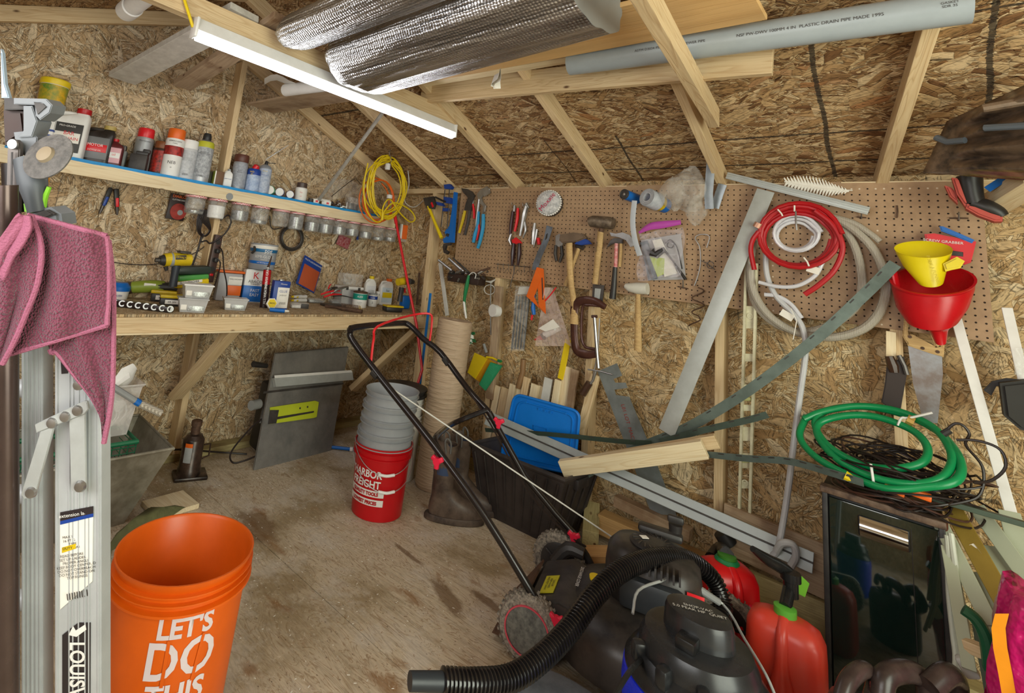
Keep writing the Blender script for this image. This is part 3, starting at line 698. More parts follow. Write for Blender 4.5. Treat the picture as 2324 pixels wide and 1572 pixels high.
t = lathed('lubricant_can', 'blue and silver lubricant can with red tilted cap', 'can', c, h, rad(570, 400, -2.96, 30), [('can', M('a8b4c4', 0.4, 0.4), [(0.96, 0), (1, .02), (1, .84), (.85, .90)]), ('blue_top', m_dblue, [(1.01, .66), (1.01, .84), (.86, .9), (0, .92)]), ('label', M('b9c6d8', 0.5, dirt=0.5, dirtcol='2c5fa6', scale=40), [(1.012, .05), (1.012, .64)])], (('WD', 0.016, 0.76, m_yellow, -0.3), ('40', 0.012, 0.68, m_yellow, -0.3)))
B().lathe([(0.020, 0), (0.021, 0.004), (0.020, 0.026), (0.012, 0.032), (0, 0.032)], c+V((0, 0.0, h*.9)), (0.25, 0.35, 0.9), 16).out('red_cap', m_redb, t)
boxy('wipes_pack', 'turquoise wrapped pack behind the lubricant cans', 'pack', V((-3.06, oX(582, 400, -3.06).y, ZS)), (0.03, 0.10, 0.14), -0.2, M('7fb7c4', 0.4, dirt=0.6, dirtcol='d7dfe0', scale=18), 0.008)
c, h = put(594, 436, 372, -2.965, ZS)
t = lathed('lubricant_can', 'silver blue lubricant can with long angled spray spout', 'can', c, h, rad(596, 400, -2.96, 29), [('can', M('a9afb8', 0.4, 0.5), [(0.96, 0), (1, .02), (1, .86), (.8, .94), (0.35, 1.0)]), ('label', M('b7bec9', 0.5, dirt=0.5, dirtcol='46628f', scale=45), [(1.012, .05), (1.012, .84)])], (('PENETRANT', 0.007, 0.62, m_dblue), ('WD-40', 0.010, .75, m_yellow)))
top = c+V((0, 0, h))
B().lathe([(0.012, -0.004), (0.012, 0.012), (0.006, 0.026), (0, 0.028)], top, (0, 0, 1), 12).out('spray_head', m_black, t)
B().tube([oX(603, 362, -2.96), oX(625, 348, -2.95), oX(655, 329, -2.93)], [0.003, 0.0028, 0.002], 6).out('spout', m_steel, t)
B().tube([oX(606, 366, -2.95), oX(612, 370, -2.945), oX(626, 371, -2.94)], 0.0025, 6).out('trigger', m_black, t)
# bottles lying with their bases to the room
def lying(label, name, xc, yc, x2, y2, w, mat, matb, group=None):
    a = oX(xc, yc, -2.95); r = rad(xc, yc, -2.95, w); a.z = ZS+0.003+r; b2 = oX(x2, y2, -3.03); b2.z = ZS+0.003+r
    d = (b2-a).normalized(); t = thing(name, label, 'bottle', a, group)
    B().lathe([(r*.9, 0), (r, .004), (r, .055), (r*.75, .075), (r*.45, .085), (r*.45, .1), (0, .1)], a, d, 18).out('body', mat, t)
    B().lathe([(0, -0.0015), (r*.88, -0.0015), (r*.88, 0.002)], a, d, 18, cap1=False).out('pale_base', matb, t)
lying('green craft bottle lying with its white base forward', 'craft_bottle', 612, 434, 622, 408, 21, M('1c6b3c', 0.4, dirt=0.5, dirtcol='8fbf9f', scale=60), m_paper)
lying('grey violet craft bottle lying beside the green one', 'craft_bottle', 634, 440, 641, 414, 20, M('6d6780', 0.4), m_white)
lying('purple craft bottle lying third from the green one', 'craft_bottle', 658, 443, 661, 420, 18, M('4a3f7e', 0.4), m_white)
c, h = put(681, 452, 412, -2.98, ZS)
lathed('medicine_jar', 'white jar with dark brown lid after the lying bottles', 'jar', c, h, rad(681, 430, -2.98, 26), [('body', m_white, [(.95, 0), (1, .05), (1, .68), (.8, .75)]), ('label', m_paper, [(1.01, .1), (1.01, .6)]), ('lid', M('4b3b36', 0.4), [(.86, .72), (.88, .74), (.88, .97), (.8, 1), (0, 1)])], (('Vita', 0.012, .45, m_redb), ('red', 0.010, .25, m_redb)))
random.seed(12)
for i, (x, y, mt_, lb) in enumerate(((706, 446, m_dark, 'small black cap lying after the brown lidded jar'), (716, 452, m_paper, 'small white carton with red mark on the shelf'), (742, 452, m_paper, 'white carton with red heart print on the shelf'), (735, 440, m_paper, 'white tube lying on top of the shelf cartons'))):
    p = oX(x, y, -2.97); p.z = ZS+0.003 if i < 3 else ZS+0.036
    if i == 0: tag(B().lathe([(.02, 0), (.021, .004), (.018, .03), (0, .03)], p, (0.1, 0, 1), 16).out('black_cap', mt_), lb, 'bottle_cap')  # first item is a plain black bottle cap
    elif i < 3: boxy('carton', lb, 'box', p, (0.035, 0.05 if i == 1 else 0.066, 0.032), YAW-0.1*i, mt_, 0.001, parts=(('red_print', m_redb, (0.018, 0.01, 0.016), (0.001, 0.018, 0.014)),))
    else:
        t = thing('glue_tube', lb, 'tube', p)
        B().tube([p+V((0, -0.05, 0.004)), p+V((0, 0.06, 0))], [0.009, 0.011], 10).out('tube_body', mt_, t); B().tube([p+V((0, .06, 0)), p+V((0, .072, 0))], [.006, .004], 8).out('cap', m_redb, t)
t = thing('drill_bit_pile', 'heap of grey bits and sockets at the shelf right end', 'hardware', oX(765, 462, -2.98)); t.location.z = ZS
for i in range(26):
    p = V((-2.99+random.uniform(-.03, .03), oX(768, 462, -2.98).y+random.uniform(-.06, .07), ZS+0.006+random.uniform(0, .03)))
    d = V((random.uniform(-1, 1), random.uniform(-1, 1), random.uniform(-.2, .5))).normalized()
    B().tube([p, p+d*0.03], random.choice((0.005, 0.007, 0.004)), 6).out('bit', random.choice((m_darksteel, m_steel, m_rust)), t, smooth=0)
c = V((-2.985, oX(800, 478, -2.98).y, ZS+0.001))
boxy('clear_case', 'clear plastic case with grey contents near the yellow cord', 'case', c, (0.08, 0.10, 0.10), -0.2, m_clear, 0.006, parts=(('contents', m_darksteel, (0, 0, 0.03), (0.06, 0.08, 0.05), 0.01), ('grey_plate', m_steel, (0.03, -0.055, 0.03), (0.005, 0.03, 0.055))))
t = thing('plastic_bag', 'crumpled clear bag leaning over the shelf right end', 'bag', oX(800, 440, -3.0))
B().grid([[oX(738+k*16+4*math.sin(j*2+k), 418+j*14-12*math.sin(k*.6)+3*math.sin(k*3+j), -2.99+0.012*math.sin(k*2.1+j*1.3)) for k in range(7)] for j in range(4)]).out('film', m_clearb, t, smooth=80)
B().tube([oX(752, 446, -2.95), oX(790, 415, -2.95), oX(806, 405, -2.96)], 0.003, 6).out('wire_handle', m_darksteel, t)

# jars screwed to the underside of the shelf
m_ging = NT('red_white_check_lid'); _tc = m_ging.n('ShaderNodeTexCoord').outputs['Object']
m_ging.set(Base_Color=m_ging.ramp(m_ging.n('ShaderNodeTexChecker', ins={'Vector': _tc, 'Scale': 190.0}).outputs['Fac'], [(0.0, srgb('e9dcd8')), (0.5, srgb('c23040'))]), Roughness=0.45)
m_glass = clear_mat('jar_glass', 'e4e6e4', 0.11, 0.06)
m_screw = M('b9bab8', 0.35, 0.7, dirt=0.8, dirtcol='5f5c58', scale=160)
jars = [(442, 446, 487, 46, .2, 0), (491, 453, 497, 42, .9, 1), (545, 461, 501, 42, .75, 0), (589, 469, 509, 40, .3, 1), (636, 477, 514, 38, .1, 0), (671, 483, 521, 36, .95, 1), (708, 489, 526, 35, .75, 0), (739, 494, 530, 35, .75, 0), (770, 499, 533, 33, .7, 0), (799, 504, 536, 32, .65, 0), (830, 509, 541, 30, .6, 1), (858, 513, 545, 29, .3, 1), (885, 518, 548, 29, .4, 1)]
who = ['nearly empty', 'filled with white anchors', 'half full of long grey bolts', 'with a few silver brads', 'almost empty clear', 'crammed with long upright nails', 'full of white grey wall plugs', 'full of small washers', 'full of small silver nuts', 'two thirds full of grey clips', 'with one bright bolt', 'with brown bottom and few screws', 'last at the right, by the red pole']
for i, (x, y0, y1, w, fill, kind) in enumerate(jars):
    X = -2.965; p = oX(x, (y0+y1)/2, X); p.z = ZS-0.0815; h = abs(oX(x, y0, X).z-oX(x, y1, X).z)*1.05; r = rad(x, y0, X, w)
    t = thing('hanging_jar', 'clear jar under the shelf, ' + who[i], 'jar', p, 'jars screwed under the shelf')
    if i < 2: t['label'] = ('leftmost clear jar under the shelf, nearly empty', 'second jar from the left under the shelf, white contents')[i]
    B().lathe([(r*1.02, 0), (r*1.05, -0.001), (r*1.05, -0.011), (r*1.0, -0.012)], p, (0, 0, 1), 20).out('lid', m_ging.m, t)
    gl = B().lathe([(r*.92, -0.012), (r*.97, -0.018), (r*.95, -h*.85), (r*.86, -h*.97), (r*.7, -h), (0, -h)], p, (0, 0, 1), 20, cap0=False).out('glass', m_glass, t)
    if fill > 0.15:
        B().lathe([(r*.84, -h*.93), (r*.88, -h*.8), (r*.88, -h*(1-fill*.75)), (r*.4, -h*(1-fill*.8)), (0, -h*(1-fill*.8))], p, (0, 0, 1), 16).out('screws', m_screw if i != 1 else m_white, gl)
    if kind:
        for k in range(7):
            a = random.uniform(0, 6.28); q = p+V((r*.6*math.cos(a), r*.6*math.sin(a), -h*.9)); q2 = p+V((r*.6*math.cos(a+1.2), r*.6*math.sin(a+1.2), -h*(.9-.6*fill)))
            B().tube([q, q2], 0.0022, 5).out('nail', m_steel, gl, smooth=0)

# things hanging on the gable wall under the shelf
def hang_knife(label, x0, y0, x1, y1, c1, tipm):
    a, b2 = oX(x0, y0, -3.085), oX(x1, y1, -3.085); t = thing('utility_knife', label, 'knife', a)
    d = (b2-a); R = frame(d, (1, 0, 0)); L = d.length
    B().box(a+d*.33, (L*.66, 0.026, 0.018), R, 0.006).out('handle', m_black, t)
    B().box(a+d*.52+V((0.008, 0, 0)), (L*.35, 0.016, 0.012), R, 0.004).out('grip', c1, t)
    B().tube([a+d*.66, a+d*.86, b2], [0.010, 0.008, 0.004], 10).out('tip', tipm, t)
    B().tube([a, a+V((0, 0.01, 0.03)), a+V((0, 0.03, 0.035))], 0.0012, 5).out('loop', m_steel, t)
hang_knife('black and blue utility knife hanging under the shelf', 252, 426, 226, 485, m_dblue, m_darksteel)
hang_knife('black and red utility knife hanging beside the blue one', 264, 428, 266, 488, m_redb, m_darksteel)
c = oX(402, 470, -3.08)
t = thing('blade_pack', 'black retail card with round red blade under the shelf', 'pack', c)
R = Matrix.Rotation(-0.05, 3, 'X')
B().box(c, (0.012, 0.105, 0.150), R, 0.002).out('card', M('2a1b1a', 0.5), t)
B().lathe([(0.046, 0), (0.048, .002), (0.048, .005), (0, .005)], c+V((0.006, 0.008, -0.025)), (1, 0, 0), 24).out('round_blade', M('a8352b', 0.4, dirt=0.6, dirtcol='4d1512', scale=20), t)
B().lathe([(0.016, 0), (0.016, .0015), (0, .0015)], c+V((0.011, 0.018, -0.03)), (1, 0, 0), 16).out('hub', m_grey, t)
text(B, 'DIABLO', 0.022, c+V((0.0065, 0, 0.062)), ((0, 1, 0), (0, 0, 1), (1, 0, 0)), m_orange, t)
text(B, 'CUTTING DISC', 0.011, c+V((0.0065, 0, 0.042)), ((0, 1, 0), (0, 0, 1), (1, 0, 0)), m_white, t)
def cable(name, label, px, X, r, mat, cat='cable', n=6):
    return tag(B().tube([oX(x, y, X if not isinstance(X, list) else X[i]) for i, (x, y) in enumerate(px)], r, 7, sm=n).out(name, mat), label, cat)
m_cable = M('241a17', 0.4, dirt=0.3)
# bundled black cable
t = thing('cable_bundle', 'bundle of looped black cables hanging from the shelf stud', 'cable', oX(468, 500, -2.99))
for i in range(6):
    o = i*3.2
    B().tube([oX(x, y, -2.985+0.004*i) for x, y in ((470-o, 478), (460-o*.8, 500), (455-o*.4, 525), (466-o*.3, 536), (478-o*.2, 522), (474-o, 500), (472-o, 480))], 0.0038, 6, closed=True, sm=4).out('loop', m_cable, t)
B().tube([oX(x, y, -2.98) for x, y in ((462, 530), (456, 548), (468, 546), (476, 552), (490, 546), (512, 528), (524, 505), (518, 488), (500, 500))], 0.005, 7, sm=5).out('lead', m_cable, t)
B().tube([oX(x, y, -2.99) for x, y in ((458, 530), (452, 556), (443, 585), (436, 604))], 0.0055, 7, sm=4).out('lead', m_cable, t)
t = thing('power_strip', 'brown power strip screwed upright to the gable stud', 'power strip', oX(480, 590, -2.995))
a, b2 = oX(496, 533, -2.998), oX(473, 640, -2.998); d = b2-a; R = frame(d, (1, 0, 0))
B().box((a+b2)/2, (d.length, 0.05, 0.03), R, 0.006).out('housing', M('4b3631', 0.4, dirt=0.3), t)
for k in range(4):
    q = a+d*(0.15+0.19*k)+V((0.0155, 0, 0)); B().lathe([(.015, 0), (.015, .002), (0, .002)], q, (1, 0, 0), 14).out('socket', m_black, t)
B().box(a+d*.84+V((0.017, 0, 0)), (0.014, 0.022, 0.006), R, 0.002).out('switch', m_redb, t)
for k, f_ in enumerate((0.34, 0.53)): B().box(a+d*f_+V((0.028, 0.004, 0)), (0.024, 0.026, 0.026), R, 0.006).out('plug', m_black, t)
cable('appliance_cord', 'black cord curving down from the power strip to the bench', ((497, 560), (505, 572), (508, 610), (514, 640), (515, 665), (513, 676)), [-2.96, -2.93, -2.92, -2.9, -2.85, -2.8], 0.004, m_cable)
cable('appliance_cord', 'short black cord from the lower strip plug to bench', ((493, 585), (500, 600), (490, 640), (482, 655)), [-2.96, -2.94, -2.9, -2.86], 0.004, m_cable)
cable('wire', 'thin dark wire strung across the gable left of the driver', ((250, 594), (300, 600), (360, 598), (440, 575), (480, 545)), -3.09, 0.0025, m_cable)
t = thing('hose_ring', 'dark grey coiled tube ring hanging behind the paint can', 'hose', oX(668, 520, -3.07))
for i in range(4): B().tube([oX(662+26*math.cos(a)*(1-.05*i), 540+28*math.sin(a)*(1-.05*i), -3.07+0.006*i) for a in [2*PI*k/16 for k in range(16)]], 0.0065, 7, closed=True, sm=2).out('coil', m_dark, t)
B().tube([oX(x, y, -3.06) for x, y in ((612, 490), (614, 512), (622, 520), (640, 516))], 0.004, 6, sm=4).out('tail', m_dark, t)
c = oX(778, 545, -3.085)
boxy('red_packet', 'flat red packet hanging low under the shelf jars', 'pack', c+V((0, 0, -0.05)), (0.012, 0.12, 0.085), 0.0, M('8e1526', 0.35, dirt=0.4, dirtcol='d6b6b6', scale=60), 0.003, tilt=Matrix.Rotation(-0.25, 3, 'X'))
tag(B().tube([oX(813, 523, -3.06), oX(811, 544, -3.06)], [0.005, 0.010], 8).out('blue_cap', m_dblue), 'small blue cap hanging between the shelf jars', 'nozzle')  # a blue plastic cap, narrow end up
c = oX(924, 524, -2.95)
boxy('orange_pack', 'orange and white pack by the corner behind the red pole', 'pack', c+V((0, 0, -0.07)), (0.03, 0.115, 0.115), -0.2, m_orange, 0.004, parts=(('clear_base', m_clearb, (0, 0, -0.012), (0.03, 0.12, 0.025), 0.003), ('white_edge', m_white, (0.0, -0.062, 0.06), (0.03, 0.012, 0.12))))
tag(B().lathe([(0.022, 0), (0.022, .002), (0, .002)], oX(521, 446, XS+0.019), (1, 0, 0), 18).out('round_sticker', m_grey), 'round grey disc stuck on the shelf front', 'disc')
# ================================================================== WORKBENCH
ZB = 0.895
bench = thing('workbench', 'pine workbench along the left gable wall piled with tools', 'workbench', (-2.8, -1.3, 0.0))
m_top = osb('bench_top_board', 'XY', [(0.0, srgb('b49469')), (0.4, srgb('c6ab82')), (0.8, srgb('d6c09a')), (1.0, srgb('b3956c'))], chip=1.0)
B().box((-2.80, -1.40, ZB-0.006), (0.60, 2.9, 0.012)).out('bench_top', m_top, bench, smooth=0)
board('front_rail', (-2.515, -2.9, ZB-0.048), (-2.515, 0.07, ZB-0.048), 0.036, 0.070, m_pine, bench)
board('lower_rail', (-2.53, -2.9, ZB-0.087), (-2.53, 0.07, ZB-0.087), 0.06, 0.010, m_pine2, bench)
board('rear_ledger', (-2.998, -2.9, ZB-0.05), (-2.998, 0.03, ZB-0.05), 0.036, 0.07, m_pine, bench)
board('brace', oX(398, 900, -2.985), V((-2.56, oX(535, 750, -2.56).y, ZB-0.07)), 0.040, 0.075, m_pine, bench, up=(0, 1, 0.2))
board('brace', V((-2.93, -0.30, 0.30)), V((-2.56, -0.05, ZB-0.09)), 0.038, 0.085, m_pine, bench, up=(0, 1, 0.2))
def pz(x, y, X, z=None):
    p = oX(x, y, X); p.z = ZB+0.001 if z is None else z; return p
def onb(x, y, z=None):
    X = max(-3.0, min(-2.545, -2.545-(705-y)*0.028)); p = oX(x, y, X); p.z = (ZB if z is None else z)+0.0008
    return p
m_ylw = M('d9b918', 0.4, dirt=0.35, dirtcol='6b5a14')
m_lime = M('8a9a35', 0.45, dirt=0.3)

# round blue and white tin beside the towel
c = onb(268, 684)+V((-0.03, 0, 0))
lathed('wax_tin', 'white and blue round tub beside the pink towel', 'tub', c, 0.085, 0.055, [('body', m_white, [(.88, 0), (1, .7), (1, .72)]), ('lid', m_blue, [(1.02, .5), (1.04, .75), (.7, 1.0), (0, 1.0)])], (('POLISH', 0.014, .25, m_dblue),))
# socket rail
t = thing('socket_rail', 'dark rail of chrome sockets lying at the bench edge', 'socket set', onb(325, 700))
a, b2 = onb(246, 697), onb(392, 708); a.x -= 0.0; d = b2-a; R = frame(d); L = d.length
B().box((a+b2)/2+V((-0.012, 0, 0.014)), (L, 0.05, 0.028), R, 0.004).out('rail', M('2a1f1c', 0.35), t)
for k in range(8):
    q = a+d*(k+0.5)/8+V((0.012, 0, 0.017))
    B().lathe([(0.0135, 0), (0.015, .002), (0.015, .012), (0.009, .012), (0.009, .004), (0, .004)], q, (0.9, -0.35, 0.15), 14).out('socket', m_steel, t)
# big yellow tool battery + charger body
def battery(p, yaw, s=1.0, t=None, brown=True):
    R = Matrix.Rotation(yaw, 3, 'Z')
    f_ = lambda x, y, z: V(p)+R @ V((x*s, y*s, z*s))
    B().box(f_(0, 0, .022), (0.075*s, .12*s, .044*s), R, 0.008*s).out('battery', m_black, t)
    B().box(f_(0.002, 0, .050), (0.080*s, .125*s, .018*s), R, 0.006*s).out('yellow_band', m_ylw, t)
    B().box(f_(0.039, 0, .022), (0.003*s, .07*s, .022*s), R, 0.001).out('badge', m_paper, t)
    text(B, 'XR 20V', 0.014*s, f_(0.042, 0, .022), (R @ V((0, 1, 0)), (0, 0, 1), R @ V((1, 0, 0))), m_dark, t)
t = thing('grinder', 'yellow and black cordless grinder lying behind the sockets', 'grinder', onb(355, 690))
c = onb(352, 690)
battery(c+V((0.015, 0.035, 0)), -0.5, 1.05, t)
R = Matrix.Rotation(-0.5, 3, 'Z')
g = lambda x, y, z: c+V((-0.03, -0.02, 0.0))+R @ V((x, y, z))
B().tube([g(0, -0.13, .055), g(0, -0.09, .062), g(0, 0.0, .075), g(0.0, .06, .078)], [.026, .032, .034, .03], 12, sm=3).out('motor_body', m_lime, t)
B().tube([g(0, -0.16, .04), g(0, -0.13, .052), g(0, -.10, .06)], [.030, .035, .032], 12).out('gear_head', M('4a3a30', 0.4), t)
B().tube([g(0.01, 0.03, .078), g(0.01, .10, .082), g(.01, .13, .075)], [.022, .024, .018], 10).out('grip', m_black, t)
B().box(g(0.03, -0.01, .082), (0.004, .06, .02), R, 0.002).out('badge', m_paper, t)
# impact driver standing on its battery
t = thing('impact_driver', 'yellow impact driver standing with dark handle upright', 'drill', pz(395, 650, -2.78))
P = lambda x, y, dx=0: oX(x, y, -2.80+dx)
B().tube([P(372, 590), P(392, 588), P(432, 590)], [0.034, 0.036, 0.031], 16).out('motor_housing', m_ylw, t)
B().tube([P(374, 590), P(391, 588.5)], [0.031, 0.0375], 16).out('grey_collar', m_grey, t)
B().tube([P(362, 590), P(374, 590)], [0.022, 0.032], 14).out('black_nose', m_black, t)
B().tube([P(352, 590), P(363, 590)], 0.012, 6).out('chuck', m_darksteel, t, smooth=0)
B().box(P(418, 572), (0.05, 0.06, 0.012), None, 0.004).out('belt_plate', m_dark, t)
B().box(P(411, 584, 0.036), (0.003, 0.055, 0.022), Matrix.Rotation(0.1, 3, 'X'), 0.002).out('badge', m_dark, t)
text(B, 'DEWALT', 0.013, P(411, 584, 0.0385), ((0, 1, -0.1), (0, 0.1, 1), (1, 0, 0)), m_yellow, t)
B().tube([P(400, 602), P(396, 625), P(392, 650)], [0.023, 0.020, 0.022], 12, sm=3).out('handle', M('2c3138', 0.45), t)
B().tube([P(376, 604), P(378, 614)], [0.013, 0.008], 8).out('trigger', m_dark, t)
battery(pz(391, 672, -2.80), -0.3, 0.95, t)
# green charger / tool behind
t = thing('brad_nailer', 'black green and yellow cordless tool behind the driver', 'tool', pz(430, 650, -2.93))
P = lambda x, y, dx=0: oX(x, y, -2.93+dx)
B().box(P(435, 612), (0.10, 0.19, 0.045), Matrix.Rotation(0.08, 3, 'X'), 0.012).out('body', M('2f3a34', 0.4), t)
B().box(P(433, 628, .01), (0.10, 0.17, 0.03), Matrix.Rotation(0.12, 3, 'X'), 0.008).out('green_band', M('4f9a4a', 0.4), t)
B().box(P(431, 641, .02), (0.10, 0.18, 0.036), Matrix.Rotation(0.16, 3, 'X'), 0.008).out('yellow_base', m_ylw, t)
B().box(P(431, 640, .075), (0.004, 0.14, 0.016), Matrix.Rotation(0.16, 3, 'X'), 0.002).out('badge', m_paper, t)
text(B, 'SCHUMACHER', 0.016, P(431, 640, .079), ((0, 1, 0.16), (0, -0.16, 1), (1, 0, 0)), m_dark, t)
# clear deli boxes of nails
m_milky = M('b5b3b1', 0.3, dirt=0.2, trans=0.0)
def nailbox(name, label, c, w, d, h, yaw, lid, fillm, grp=None):
    t = thing(name, label, 'container', c, grp); R = Matrix.Rotation(yaw, 3, 'Z')
    def q(k, z): return [c+R @ V((sx*d/2*k, sy*w/2*k, z)) for sx, sy in ((-1, -1), (1, -1), (1, 1), (-1, 1))]
    B().grid([q(.84, 0), q(1, h)], closed=True, cap=True).out('tub', m_milky, t, smooth=0)
    B().grid([q(1.06, h), q(1.08, h+.003), q(1.04, h+.007)], closed=True, cap=True).out('lid', lid, t, smooth=0)
    s = B(); s.bm.free(); s = B()
    B().box(c+R @ V((d*.445, w*.12, h*.48)), (0.004, w*.58, h*.72), R @ Matrix.Rotation(-0.12, 3, 'Y'), 0.001).out('screws', fillm, t)
    B().box(c+R @ V((d*.455, -w*.32, h*.5)), (0.004, w*.2, h*.6), R @ Matrix.Rotation(-0.12, 3, 'Y'), 0.001).out('label', m_paper, t)
    return t
c1 = onb(452, 708); c1 += V((-0.05, -0.02, 0))
nailbox('screw_box', 'clear box of screws at the bench edge, lower of two', c1, 0.135, 0.10, 0.062, -0.3, m_milky, m_screw)
c2 = c1+V((0.0, 0.012, 0.070))
nailbox('screw_box', 'clear box of nails stacked on the lower screw box', c2, 0.135, 0.10, 0.060, -0.25, m_white, m_screw)
nailbox('screw_box', 'clear box of dark bolts before the blue and white can', onb(540, 702)+V((-0.045, 0, 0)), 0.125, 0.09, 0.056, -0.35, m_milky, m_screw)
# orange lidded bin
c = onb(527, 682)+V((-0.07, -0.01, 0))
t = thing('orange_bin', 'grey bin with orange flip lid standing open by the strip', 'bin', c)
R = Matrix.Rotation(-0.25, 3, 'Z')
B().box(c+R @ V((0, 0, .085)), (0.10, .145, .17), R, 0.008).out('bin_body', M('a9a7a8', 0.4), t)
B().box(c+R @ V((0, 0, .178)), (0.115, .165, .014), R, 0.005).out('rim', m_orange, t)
B().box(c+R @ V((-0.055, -0.04, .235)), (0.010, .13, .12), R @ Matrix.Rotation(0.45, 3, 'X'), 0.005).out('flip_lid', m_orange, t)
B().box(c+R @ V((0.052, .03, .125)), (0.003, .085, .05), R, 0.001).out('label', m_paper, t)
B().box(c+R @ V((0.052, .03, .066)), (0.003, .085, .06), R, 0.001).out('orange_label', m_orange, t)
text(B, 'WALL ANCHORS', 0.010, c+R @ V((0.055, .03, .135)), (R @ V((0, 1, 0)), (0, 0, 1), R @ V((1, 0, 0))), m_dark, t)
# cans in the middle of the bench
c = onb(577, 690)+V((-0.05, -0.005, 0)); hc = (oX(577, 612, c.x).z-ZB)
t = boxy('solvent_can', 'rectangular white and blue solvent can with red K', 'can', c, (0.085, 0.125, hc), -0.3, m_white, 0.006,
     parts=(('blue_half', m_blue, (0.001, 0, hc*.27), (0.085, .1255, hc*.5), 0.004), ('top_plate', m_steel, (0, 0, hc+.001), (0.078, .118, .004))),
     texts=(('K', 0.060, 0.005, hc*.82, m_redb), ('ABACO', 0.026, 0.005, hc*.64, m_dark), ('THINNER', 0.014, 0.005, hc*.56, m_dark), ('FAST\nEASY', 0.026, 0.01, hc*.30, m_white)))
c = V((c.x-0.005, c.y+0.045, ZB+hc+0.006)); 
t = lathed('paint_can', 'grey plastic paint can with blue stripe on the solvent can', 'paint can', c, 0.165, 0.088,
   [('can', M('9a9c9f', 0.4), [(.92, 0), (.94, .02), (1, .93), (1.02, .94), (1.02, 1), (.9, 1), (.9, .97), (0, .97)]), ('white_top', m_paper, [(1.0, .80), (1.012, .81), (1.02, .93), (1.01, .94)]), ('blue_stripe', M('1c6797', 0.4), [(.985, .68), (.998, .69), (1.008, .80), (1.0, .81)]), ('blue_stripe', m_blue, [(.955, .22), (.962, .23), (.97, .32), (.962, .33)])],
   (('ppg', 0.036, .74, m_white, .35), ('SEMI-GLOSS', 0.024, .50, m_white, .1), ('interior', 0.014, .40, m_white, .1), ('stain blocking primer', 0.010, .275, m_white, .1)))
B().tube([c+V((0.03, -0.09, .14)), c+V((0.05, -0.095, .12)), c+V((0.03, -0.10, .10))], 0.008, 8, sm=3).out('handle_ear', m_dark, t)
c = onb(597, 697); c += V((0.005, 0, 0)); tp = oX(607, 612, c.x-0.03)
t = thing('adhesive_tube', 'red and black adhesive cartridge leaning against the cans', 'tube', c)
d = tp-c; B().tube([c, tp], 0.0235, 16).out('cartridge', M('2e1a19', 0.4), t)
B().tube([c+d*.60, c+d*.985], 0.0242, 16).out('red_band', m_red, t)
B().tube([tp, tp+V((-0.003, 0.01, .045)), tp+V((-0.005, .018, .085))], [0.010, 0.006, 0.003], 10).out('nozzle', m_brown, t)
R = frame(d, V((1, -0.5, 0))); rd = R @ V((1, 0, 0)); nn = R @ V((0, 0, 1)); uu = nn.cross(rd)
for s_, f_ in (('POWER GRAB', .78), ('ALL WEATHER', .38)): text(B, s_, 0.020, c+d*f_+nn*0.0236, (rd, uu, nn), m_white, t, th=0.0022)
c = onb(637, 700)+V((-0.035, 0.0, 0))
hc = .165
t = boxy('blue_tin', 'blue tin with white label right of the adhesive tube', 'tin', c, (0.055, 0.10, hc), -0.25, m_dblue, 0.003,
     parts=(('white_label', m_paper, (0.028, .012, .068), (0.002, .072, .12)), ('cap', m_steel, (0, 0, hc+.004), (0.03, .03, .01), 0.003)),
     texts=(('Minwax', 0.013, 0.01, .148, m_white), ('GLUE', 0.02, 0.012, .105, m_dblue), ('polycryl', 0.013, 0.012, .083, m_dark), ('IIIIIIII', 0.02, 0.015, .035, m_dark)))
c = onb(611, 700)+V((0.012, 0, 0))
t = thing('tape_roll', 'yellow hexagonal tape roll before the blue tin', 'tape', c)
B().lathe([(0.031, 0), (0.033, .002), (0.033, .018), (0.029, .02), (0, .02)], c+V((0, 0, .034)), (0.9, -0.25, 0.25), 6).out('shell', m_paper, t, smooth=0)
B().lathe([(0.026, 0), (0.026, .003), (0, .003)], c+V((0.018, -0.005, .039)), (0.9, -0.25, 0.25), 6).out('yellow_face', m_yellow, t, smooth=0)
text(B, 'FROG', 0.013, c+V((0.0225, -0.006, .040)), ((0.25, 0.95, 0), (-.25, .06, .95), (0.9, -0.25, 0.25)), m_dark, t)
t = thing('marker', 'blue marker lying at the bench front edge', 'marker', onb(632, 704))
a, b2 = onb(612, 703), onb(652, 705); B().tube([a+V((0, 0, .011)), a.lerp(b2, .85)+V((0, 0, .011))], 0.011, 12).out('barrel', m_blue, t); B().tube([a.lerp(b2, .85)+V((0, 0, .011)), b2+V((0, .012, .011))], [.008, .004], 10).out('tip', m_paper, t)
# sandpaper pack leaning on the gable
t = thing('sandpaper_pack', 'blue and orange sandpaper pack leaning on the gable wall', 'pack', oX(700, 650, -3.05))
R = frame((0, 0.93, -0.36), (0.95, 0, 0.25))
c = oX(702, 622, -3.04)
B().box(c, (0.175, 0.215, 0.008), R, 0.002).out('pack', m_dblue, t)
B().box(c+R @ V((0.005, -0.025, .005)), (0.15, 0.15, 0.002), R, 0.001).out('orange_window', M('b5522c', 0.6, dirt=0.3), t)
for s_, o_, z_ in (('MULTI-USE', -0.04, .085), ('SANDPAPER', 0.045, .085)): text(B, s_, 0.016, c+R @ V((o_, z_, .0048)), (R @ V((1, 0, 0)), R @ V((0, 1, 0)), R @ V((0, 0, 1))), m_white, t)
